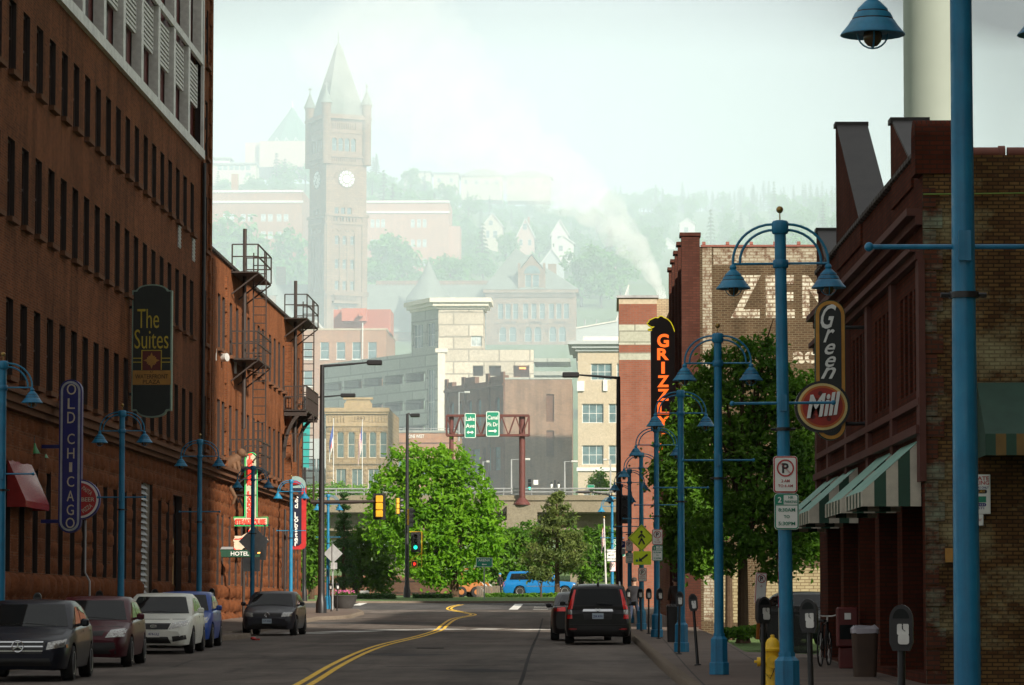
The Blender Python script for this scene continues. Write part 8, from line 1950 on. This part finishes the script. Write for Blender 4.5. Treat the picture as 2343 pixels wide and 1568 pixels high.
def pickup():
    L, W_, H = 5.6, 1.98, 1.86; mat = paint('bright_blue_truck_paint', (.006, .13, .34), .0); hw = W_ / 2
    top = [(0, .92), (.12, .98), (.5, 1.06), (1.35, 1.12), (1.5, 1.13), (5.5, 1.14), (5.6, 1.10)]; roof = [(1.35, 1.1), (1.95, H - .06), (2.2, H), (3.1, H), (3.16, H - .05), (3.2, H - .04), (3.3, H + .03), (5.2, H), (5.42, 1.12)]
    r = car('pickup_truck', 'bright blue pickup with a matching bed cap, parked behind the pine', 'pickup truck', L, W_, top, roof, [(0, .8), (.15, .93), (.4, 1), (5.3, 1), (5.5, .98), (5.6, .93)], (1.0, 4.35), .38, mat, cabw=.86)
    glasshouse(r, [(-.8, 1.16), (.8, 1.16), (.66, H - .12), (-.66, H - .12)], [(.7, 1.25), (-.7, 1.25), (-.62, H - .12), (.62, H - .12)], [[(1.85, 1.17), (2.5, 1.18), (2.5, H - .14), (2.15, H - .14)], [(2.58, 1.18), (3.05, 1.18), (3.02, H - .14), (2.58, H - .14)], [(3.45, 1.24), (5.12, 1.24), (4.98, H - .16), (3.45, H - .13)]], hw)
    mirrors(r, hw, 1.8, 1.2, M['black_plastic'])
    for s in (-1, 1): patch(r, 'taillight', M['taillight'], 'b', [(s * .80, .72), (s * .96, .72), (s * .96, 1.08), (s * .80, 1.08)][::s], .014, 3, 4); patch(r, 'side_stripe', M['chrome'], 'r' if s > 0 else 'l', [(1.55, .74), (3.85, .74), (3.85, .78), (1.55, .78)], .01, 8, 1)
    for z, y0, y1 in ((.6, 5.58, 5.74),): MB().bbox(-.9, .9, y0, y1, .48, .64, .03).build('bumper', M['chrome'], r)
    Y = 262; x = PX(1152, Y); r.location = (x + L, Y, T(x, Y)); r.rotation_euler.z = PI / 2
pickup()
c = sedan('white car behind the tail of the blue pickup', paint('silver_white_car_paint', (.5, .52, .52)), 4.5, 1.75, 1.4); Y = 275; x = PX(1140, Y); c.location = (x - 1.2, Y + 5, T(x, Y)); c.rotation_euler.z = PI - .5
def skid():
    Y = 252; x = PX(1068, Y); r = thing('skid_loader', 'orange skid loader parked under the maple', 'loader', (x, Y, T(x, Y)), PI / 2 + .3); O = M['wood_orange']
    b = MB(); b.bbox(-.7, .7, -.9, 1.2, .35, 1.1, .08); b.bbox(-.65, .65, .3, 1.25, 1.1, 1.5, .08); b.build('body', O, r)
    cb = MB()
    for sx in (-.6, .6):
        for y in (-.7, .4): cb.bar((sx, y, 1.1), (sx, y, 2.0), .09)
    cb.bbox(-.66, .66, -.75, .5, 2.0, 2.08, .02); cb.build('cab_frame', O, r); MB().bbox(-.5, .5, -.6, .3, 1.1, 1.9, .03).build('seat', M['black'], r)
    for s in (-1, 1):
        a = MB(); a.tube([(s * .82, 1.1, 1.55), (s * .82, .2, 1.75), (s * .82, -1.3, 1.0), (s * .82, -1.7, .4)], .09, 6); a.build('lift_arm', O, r)
        for y in (-.5, .65): q = MB(); q.cyl((s * .6, y, .4), (s * .95, y, .4), .4, n=18); w_ = q.build('wheel', M['tyre'], r); MB().cyl((s * .9, y, .4), (s * .97, y, .4), .2, n=14).build('rim', O, w_)
    k = MB(); k.prism([(-1.7, .1), (-2.5, .05), (-2.5, .12), (-1.9, .3), (-1.8, .75), (-1.7, .75)], -.9, .9, 'x'); k.build('bucket', M['steel_dark'], r)
skid()
# ---------------------------------------------------------------- people
def person(label, loc, rz, pose, cloth, trousers, hat=None, hair=(.03, .02, .015), H=1.75):
    r = thing('person', label, 'person', loc, rz); s = H / 1.75
    J = {'pelvis': (0, 0, .94), 'waist': (0, 0, 1.10), 'chest': (0, -.01, 1.32), 'neck': (0, -.01, 1.47), 'head0': (0, -.015, 1.55), 'head': (0, -.02, 1.64), 'crown': (0, -.005, 1.74)}
    J.update(pose); R_ = {'pelvis': .155, 'waist': .135, 'chest': .165, 'neck': .06, 'head0': .075, 'head': .098, 'crown': .06}
    E = [('pelvis', 'waist'), ('waist', 'chest'), ('chest', 'neck'), ('neck', 'head0'), ('head0', 'head'), ('head', 'crown')]
    for a in 'LR':
        E += [('chest', 'sh' + a), ('sh' + a, 'el' + a), ('el' + a, 'wr' + a), ('wr' + a, 'ha' + a), ('pelvis', 'hip' + a), ('hip' + a, 'kn' + a), ('kn' + a, 'an' + a), ('an' + a, 'to' + a)]
        R_.update({'sh' + a: .075, 'el' + a: .052, 'wr' + a: .036, 'ha' + a: .042, 'hip' + a: .105, 'kn' + a: .068, 'an' + a: .045, 'to' + a: .042})
        for k in range(4): J['f%d%s' % (k, a)] = tuple(Vector(J['ha' + a]) + Vector(((k - 1.5) * .022, -.015, -.075 + .008 * abs(k - 1)))); E.append(('ha' + a, 'f%d%s' % (k, a))); R_['f%d%s' % (k, a)] = .010
        J['th' + a] = tuple(Vector(J['wr' + a]) + Vector((.045 * (1 if a == 'R' else -1), -.035, -.05))); E.append(('wr' + a, 'th' + a)); R_['th' + a] = .012
    names = list(J); me = bpy.data.meshes.new('body'); me.from_pydata([tuple(Vector(J[n]) * s) for n in names], [(names.index(a), names.index(b)) for a, b in E], [])
    o = link('body', me, None); sk = o.modifiers.new('skin', 'SKIN'); sk.use_smooth_shade = True; me.skin_vertices.new() if not me.skin_vertices else None
    for i, n in enumerate(names): me.skin_vertices[0].data[i].radius = (R_[n] * s, R_[n] * s * (.78 if n in ('chest', 'waist', 'pelvis') else 1)); me.skin_vertices[0].data[i].use_root = n == 'pelvis'
    o.modifiers.new('sub', 'SUBSURF').levels = 1
    dg = bpy.context.evaluated_depsgraph_get(); dg.update(); m2 = bpy.data.meshes.new_from_object(o.evaluated_get(dg)); bpy.data.objects.remove(o)
    m2.materials.clear()
    for q in (M['skin'], cloth, trousers, M['black']): m2.materials.append(q)
    for p in m2.polygons:
        z = p.center.z / s; x = abs(p.center.x); hand = any((p.center / s - Vector(J['ha' + a])).length < .10 for a in 'LR')
        p.material_index = 0 if z > 1.49 or hand else (3 if min((p.center / s - Vector(J['to' + a])).length for a in 'LR') < .13 else (1 if z > .93 or any((p.center / s - Vector(J[j + a])).length < .16 for a in 'LR' for j in ('el', 'wr')) else 2)); p.use_smooth = True
    link('body', m2, r)
    hd = Vector(J['head']) * s; f = MB(); f.ball(hd + Vector((0, .02, .05)), .105 * s, 14, .85); f.build('hair' if not hat else 'cap', hat or flat('dark_hair', hair, .8), r)
    n_ = MB(); n_.ball(hd + Vector((0, -.105, -.01)), .018, 8); n_.build('nose', M['skin'], r); e = MB()
    for sx in (-1, 1): e.ball(hd + Vector((sx * .035, -.092, .015)), .012, 8)
    e.build('eyes', M['black'], r); MB().box(hd.x - .025, hd.x + .025, hd.y - .098, hd.y - .085, hd.z - .052, hd.z - .042).build('mouth', M['red_panel'], r); ea = MB()
    for sx in (-1, 1): ea.ball(hd + Vector((sx * .1, .005, 0)), .022, 8)
    ea.build('ears', M['skin'], r)
    return r
WALK = {'shL': (-.19, 0, 1.40), 'elL': (-.24, .10, 1.14), 'wrL': (-.23, .04, .92), 'haL': (-.23, .0, .85), 'shR': (.19, 0, 1.40), 'elR': (.24, -.04, 1.14), 'wrR': (.22, -.20, .96), 'haR': (.21, -.25, .91), 'hipL': (-.10, 0, .90), 'knL': (-.11, -.14, .50), 'anL': (-.11, -.18, .09), 'toL': (-.12, -.34, .04), 'hipR': (.10, 0, .90), 'knR': (.11, .06, .49), 'anR': (.11, .30, .13), 'toR': (.11, .20, .04)}
STAND = {'shL': (-.19, 0, 1.40), 'elL': (-.26, .03, 1.13), 'wrL': (-.20, -.18, 1.02), 'haL': (-.16, -.26, 1.02), 'shR': (.19, 0, 1.40), 'elR': (.25, .04, 1.12), 'wrR': (.23, -.06, .89), 'haR': (.23, -.08, .82), 'hipL': (-.10, 0, .90), 'knL': (-.12, -.02, .49), 'anL': (-.13, .02, .09), 'toL': (-.14, -.13, .04), 'hipR': (.10, 0, .90), 'knR': (.12, -.02, .49), 'anR': (.13, .02, .09), 'toR': (.15, -.13, .04)}
Y = 258; x = PX(1144, Y); person('person in dark overalls and a bright blue cap at the pickup tail', (x, Y, T(x, Y)), -.8, STAND, M['dark_cloth'], M['dark_cloth'], M['blue_cloth'])
p = ground_at(1451, 123); person('person in a dark jacket walking on the right pavement behind the suv', p, PI - .3, WALK, M['dark_cloth'], flat('dark_blue_jeans', (.02, .03, .06), .9))
p = ground_at(1546, 127); person('person in a long dark coat on the right pavement near the brick pier', p, PI + .2, WALK, flat('dark_brown_coat', (.03, .018, .014), .9), M['dark_cloth'])
# ---------------------------------------------------------------- flags
def flag(label, poletop, poleb, Y, fw, fh, kind, hang):
    b = W(poleb[0], poleb[1], Y); t_ = W(poletop[0], poletop[1], Y); r = thing('flagpole', label, 'flag', (b.x, Y, b.z)); d = t_ - b; p = MB(); p.cyl((0, 0, 0), d, .06, .035, n=8); p.build('pole', M['silver'], r); q = MB(); q.ball(d, .08, 10); q.build('finial', M['gold'], r)
    n, m_ = 16, 14; vs = []
    for j in range(m_ + 1):
        for i in range(n + 1):
            u, v = i / n, j / m_; vs.append((d.x * .97 + fw * hang * u + .04, .12 * math.sin(u * 7 + v * 1.5) * u, d.z * .97 - fh * v - fw * (1 - hang) * u * 1.1 - .05 * math.sin(u * 6)))
    fs = []; mi = []
    for j in range(m_):
        for i in range(n):
            fs.append((j * (n + 1) + i, j * (n + 1) + i + 1, (j + 1) * (n + 1) + i + 1, (j + 1) * (n + 1) + i))
            if kind == 'us': mi.append(2 if i < n * .42 and j < m_ * .54 else (0 if j % 2 == 0 else 1))
            else: mi.append(2 if j < m_ * .55 else (0 if (i - 8) ** 2 + (j - 9) ** 2 < 9 else 1))
    me = bpy.data.meshes.new('flag'); me.from_pydata(vs, [], fs)
    for q in (M['red'], M['white'], M['flag_blue']): me.materials.append(q)
    me.polygons.foreach_set('material_index', mi); me.polygons.foreach_set('use_smooth', [True] * len(fs)); me.update(); link('cloth', me, r)
M['flag_blue'] = flat('flag_blue_cloth', (.03, .07, .28), .8)
flag('flagpole with a hanging blue, white and red flag before the dated stone block', (763, 955), (763, 1165), 362, 1.6, 2.2, 'city', -.30)
flag('flagpole with a limp striped national flag before the dated stone block', (829, 958), (829, 1165), 362, 1.7, 2.3, 'us', -.28)
flag('slightly leaning flagpole with a small striped flag above the suv', (1382, 1184), (1388, 1392), 196, .55, 1.1, 'us', -.35)
# ---------------------------------------------------------------- pavement objects
def hydrant():
    p = ground_at(1767, 50); r = thing('fire_hydrant', 'yellow fire hydrant on the right pavement beside a blue lamp base', 'fire hydrant', p); b = MB(); Yl = M['yellow']
    b.lathe([(.15, 0), (.15, .04), (.11, .05), (.105, .26), (.115, .27), (.115, .29), (.105, .30), (.10, .60), (.105, .61)], 18); b.build('barrel', Yl, r)
    k = MB(); k.lathe([(.145, .61), (.15, .62), (.15, .645), (.12, .66), (.105, .72), (.075, .775), (.04, .80), (.03, .805), (.03, .84), (.0, .845)], 18); k.build('bonnet', Yl, r)
    for d, rr, ln in (((-1, 0), .055, .19), ((1, 0), .055, .17), ((0, -1), .075, .18)):
        n = MB(); e = Vector((d[0], d[1], 0)); n.cyl(e * .08 + Vector((0, 0, .46)), e * ln + Vector((0, 0, .46)), rr, n=14); n.cyl(e * (ln - .015) + Vector((0, 0, .46)), e * (ln + .03) + Vector((0, 0, .46)), rr * 1.2, n=14); n.cyl(e * (ln + .03) + Vector((0, 0, .46)), e * (ln + .07) + Vector((0, 0, .46)), .02, n=5); n.build('outlet', Yl, r)
    ch = MB(); ch.tube([(-.12, -.05, .44), (-.11, -.10, .30), (-.04, -.12, .22), (.02, -.12, .36), (.02, -.15, .44)], .006, 4); ch.build('chain', M['steel_dark'], r)
hydrant()
def bin_(name, label, px, Y, w_, h, mat, liner=False, rz=0):
    p = ground_at(px, Y); r = thing(name, label, 'trash bin', p, rz); b = MB(); n = 20
    def sq(z, k): return [(x * k, y * k, z) for x, y in rrect(w_, w_, w_ * .2, 4)]
    b.loft([sq(0, .84), sq(.03, .86), sq(h * .96, 1), sq(h, 1.04)]); b.build('bin_body', mat, r)
    if liner:
        l = MB(); l.loft([[(x * 1.05, y * 1.05, h * .93 + .01 * math.sin(i * 2.1)) for i, (x, y) in enumerate(rrect(w_, w_, w_ * .2, 4))], [(x * 1.07, y * 1.07, h + .02) for x, y in rrect(w_, w_, w_ * .2, 4)], [(x * .8, y * .8, h + .05 + .04 * math.sin(i * 1.7)) for i, (x, y) in enumerate(rrect(w_, w_, w_ * .2, 4))]]); l.build('bag_liner', flat('crumpled_pale_plastic', (.42, .40, .44), .35), r, sharp=20)
    else:
        q = MB()
        for k in range(9): q.bar((-w_ * .5 + k * w_ / 8, -w_ * .53, h * .97), (-w_ * .42 + k * w_ / 8, -w_ * .53, h * 1.04), .03, .01)
        q.build('rim_stripes', M['grey_metal'], r)
bin_('trash_bin', 'dark slatted trash bin with a striped rim beside the lamp post', 1538, 92, .30, .95, M['black']); bin_('trash_bin', 'brown trash bin with a pale bag liner under the awnings', 1978, 60, .44, .80, flat('brown_bin_plastic', (.06, .035, .022), .7), True)
p = ground_at(1938, 66); r = thing('newspaper_box', 'dark red newspaper box with a small white sticker under the awnings', 'newspaper box', p); b = MB(); b.bbox(-.20, .20, -.18, .2, .4, 1.15, .03); b.build('cabinet', M['red_panel'], r); MB().box(-.06, .06, -.19, -.181, .92, 1.04).build('sticker', M['white'], r); MB().box(-.15, .15, -.187, -.181, .55, .82).build('window', M['dark_glass'], r)
MB().bbox(-.16, .16, -.14, .16, 0, .4, .02).build('pedestal', M['red_panel'], r)
p = ground_at(1783, 84); r = thing('marker_pole', 'thin striped marker pole, red and pale, beside the near lamp post', 'marker pole', p)
for k in range(8): MB().cyl((0, 0, .1 + k * .29), (0, 0, .1 + (k + 1) * .29 - .001), .022, n=8).build('band', M['red'] if k in (3, 5, 7) else M['cream'], r)
MB().lathe([(.07, 0), (.07, .04), (.03, .1)], 10).build('foot', M['grey_metal'], r)
def bike():
    p = ground_at(1886, 68); r = thing('bicycle', 'dark bicycle leaning under the awnings at the restaurant front', 'bicycle', p, 1.35); f = MB()
    for a, b in (((-.5, .34), (-.15, .30)), ((-.5, .34), (-.22, .82)), ((-.15, .30), (-.22, .82)), ((-.15, .30), (.35, .80)), ((-.2, .78), (.36, .84)), ((.36, .88), (.52, .34))): f.cyl((a[0], 0, a[1]), (b[0], 0, b[1]), .018, n=6)
    f.build('frame', M['black'], r)
    for x in (-.5, .52): q = MB(); q.tube([(x + .33 * math.cos(a), 0, .34 + .33 * math.sin(a)) for a in [2 * PI * k / 24 for k in range(25)]], .018, 6); w_ = q.build('wheel', M['tyre'], r); s = MB(); [s.cyl((x, 0, .34), (x + .32 * math.cos(a), 0, .34 + .32 * math.sin(a)), .004, n=4) for a in [2 * PI * k / 10 for k in range(10)]]; s.build('spokes', M['silver'], w_)
    h = MB(); h.tube([(.30, -.24, 1.0), (.36, -.1, .96), (.36, .1, .96), (.30, .24, 1.0)], .014, 6); h.cyl((.36, 0, .84), (.36, 0, .96), .016, n=6); h.build('handlebar', M['silver'], r); MB().bbox(-.36, -.1, -.07, .07, .84, .90, .02).build('saddle', M['black'], r)
bike()
def planter():
    p = ground_at(786, 186); r = thing('flower_planter', 'round dark planter of flowers on the far left corner', 'planter', p); b = MB(); b.lathe([(.45, 0), (.66, .35), (.72, .62), (.76, .66), (.70, .70), (.66, .64)], 22); b.build('pot', flat('dark_grey_pot', (.045, .042, .04), .7), r)
    vs, fs = [], []
    for k in range(260): a = RND.uniform(0, 6.28); q = RND.uniform(0, .68); leaf(vs, fs, Vector((q * math.cos(a), q * math.sin(a), .68 + RND.uniform(0, .22))), Vector((RND.gauss(0, .5), RND.gauss(0, .5), 1)), .12)
    link('foliage', mesh_raw('foliage', vs, fs, M['leaf_mid']), r); vs, fs = [], []
    for k in range(120): a = RND.uniform(0, 6.28); q = RND.uniform(0, .66); leaf(vs, fs, Vector((q * math.cos(a), q * math.sin(a), .80 + RND.uniform(0, .16))), Vector((RND.gauss(0, .4), -.5, 1)), .085, 1)
    link('blossoms', mesh_raw('blossoms', vs, fs, M['flower']), r)
planter()
# fences, hedges, low walls around the far verge
def fence(name, label, px0, px1, Y, h, mat, n, railz=(.2, .85), w_=.06):
    a, b = PX(px0, Y), PX(px1, Y); z = T((a + b) / 2, Y); r = thing(name, label, 'fence', ((a + b) / 2, Y, z)); L = b - a; p = MB()
    for k in range(n): x = -L / 2 + L * k / (n - 1); p.box(x - w_ / 2, x + w_ / 2, -.02, .02, 0, h)
    p.build('pickets', mat, r); q = MB()
    for f in railz: q.box(-L / 2, L / 2, .021, .06, h * f - .04, h * f + .04)
    q.build('rail', mat, r)
fence('picket_fence', 'low grey picket fence left of the pickup tail', 1092, 1142, 250, .85, M['wood'], 14, w_=.10); fence('iron_fence', 'dark iron fence under the trees, left of the maple', 872, 1000, 262, 1.3, M['black'], 60, w_=.03); fence('iron_fence', 'dark iron fence in the side lot by the street tree', 1758, 1850, 86, 1.15, M['black'], 34, w_=.025)
def hedge(label, px0, px1, Y, h, mat='leaf_dark', d=.9, name='hedge', cat='hedge', n=900):
    a, b = PX(px0, Y), PX(px1, Y); r = thing(name, label, cat, ((a + b) / 2, Y, T((a + b) / 2, Y))); L = b - a; vs, fs = [], []
    for k in range(n): x = RND.uniform(-L / 2, L / 2); leaf(vs, fs, Vector((x, RND.uniform(-d / 2, d / 2), h * RND.random() ** .6 * (1 + .25 * mnoise.noise(Vector((x * .8, Y, 0)))))), Vector((RND.gauss(0, .6), RND.gauss(-.4, .5), .7)), .20)
    link('foliage', mesh_raw('foliage', vs, fs, M[mat]), r); s = MB()
    for k in range(max(3, int(L))): x = -L / 2 + L * (k + .5) / max(3, int(L)); s.cyl((x, 0, -.05), (x + .1, 0, h * .7), .02, n=5)
    s.build('stems', M['trunk'], r)
hedge('low clipped hedge along the verge left of the maple', 770, 905, 224, .45, n=1000); hedge('low clipped hedge right of the signal pole', 945, 1035, 226, .4, n=700); hedge('low hedge in front of the pickup', 1110, 1310, 236, .35, 'leaf_mid', n=1300); hedge('short tuft of greenery below the street tree', 1640, 1780, 106, .4, 'leaf_mid', n=500)
def low_wall(label, px0, px1, Y, z0, z1, mat):
    a, b = PX(px0, Y), PX(px1, Y); o = MB().bbox(-(b - a) / 2, (b - a) / 2, -.2, .2, z0, z1, .03).build('low_wall', M[mat], None, ((a + b) / 2, Y, T((a + b) / 2, Y))); tag(o, label, 'wall')
low_wall('low dark retaining wall behind the maple trunk', 690, 1090, 268, 0, 1.5, 'dark_brick'); low_wall('pale concrete wall above the dark retaining wall', 860, 960, 270, 1.55, 2.3, 'concrete')
p = W(0, 0, 230); c = PX(855, 228); o = MB(); o.bbox(-1.1, .9, -.3, .3, 0, .28, .08); o.bbox(-.9, -.3, -.25, .25, .28, .5, .06); tag(o.build('white_rock', M['house_white'], None, (c, 228, T(c, 228) + .1)), 'whitish boulder on the verge left of the signal pole', 'boulder')
# two crumpled bits of litter on the road
x = PX(580, 104); q = MB(); q.ball((0, 0, .05), .10, 8, .5); q.box(.05, .2, -.05, .05, .0, .05); tag(q.build('litter', M['red'], None, (x, 104, T(x, 104) + .01)), 'red scrap of litter on the road before the dark grey sedan', 'litter')
# teal banner behind the ladder, brown pipe gate behind the suv
c = W(625, 1020, 186.0); r = thing('banner', 'teal and green vertical banner hanging behind the end fire escape', 'banner', (PX(697, 186), 186, PZ(1015, 186))); MB().prism([(-.25, -1.2), (.2, -1.3), (.25, 1.2), (-.2, 1.3)], -.01, .01).build('cloth', flat('teal_green_banner', (.03, .32, .30), .6), r); MB().tube([(-.6, 0, 1.35), (.3, 0, 1.35)], .03, 6).build('rod', M['black'], r)
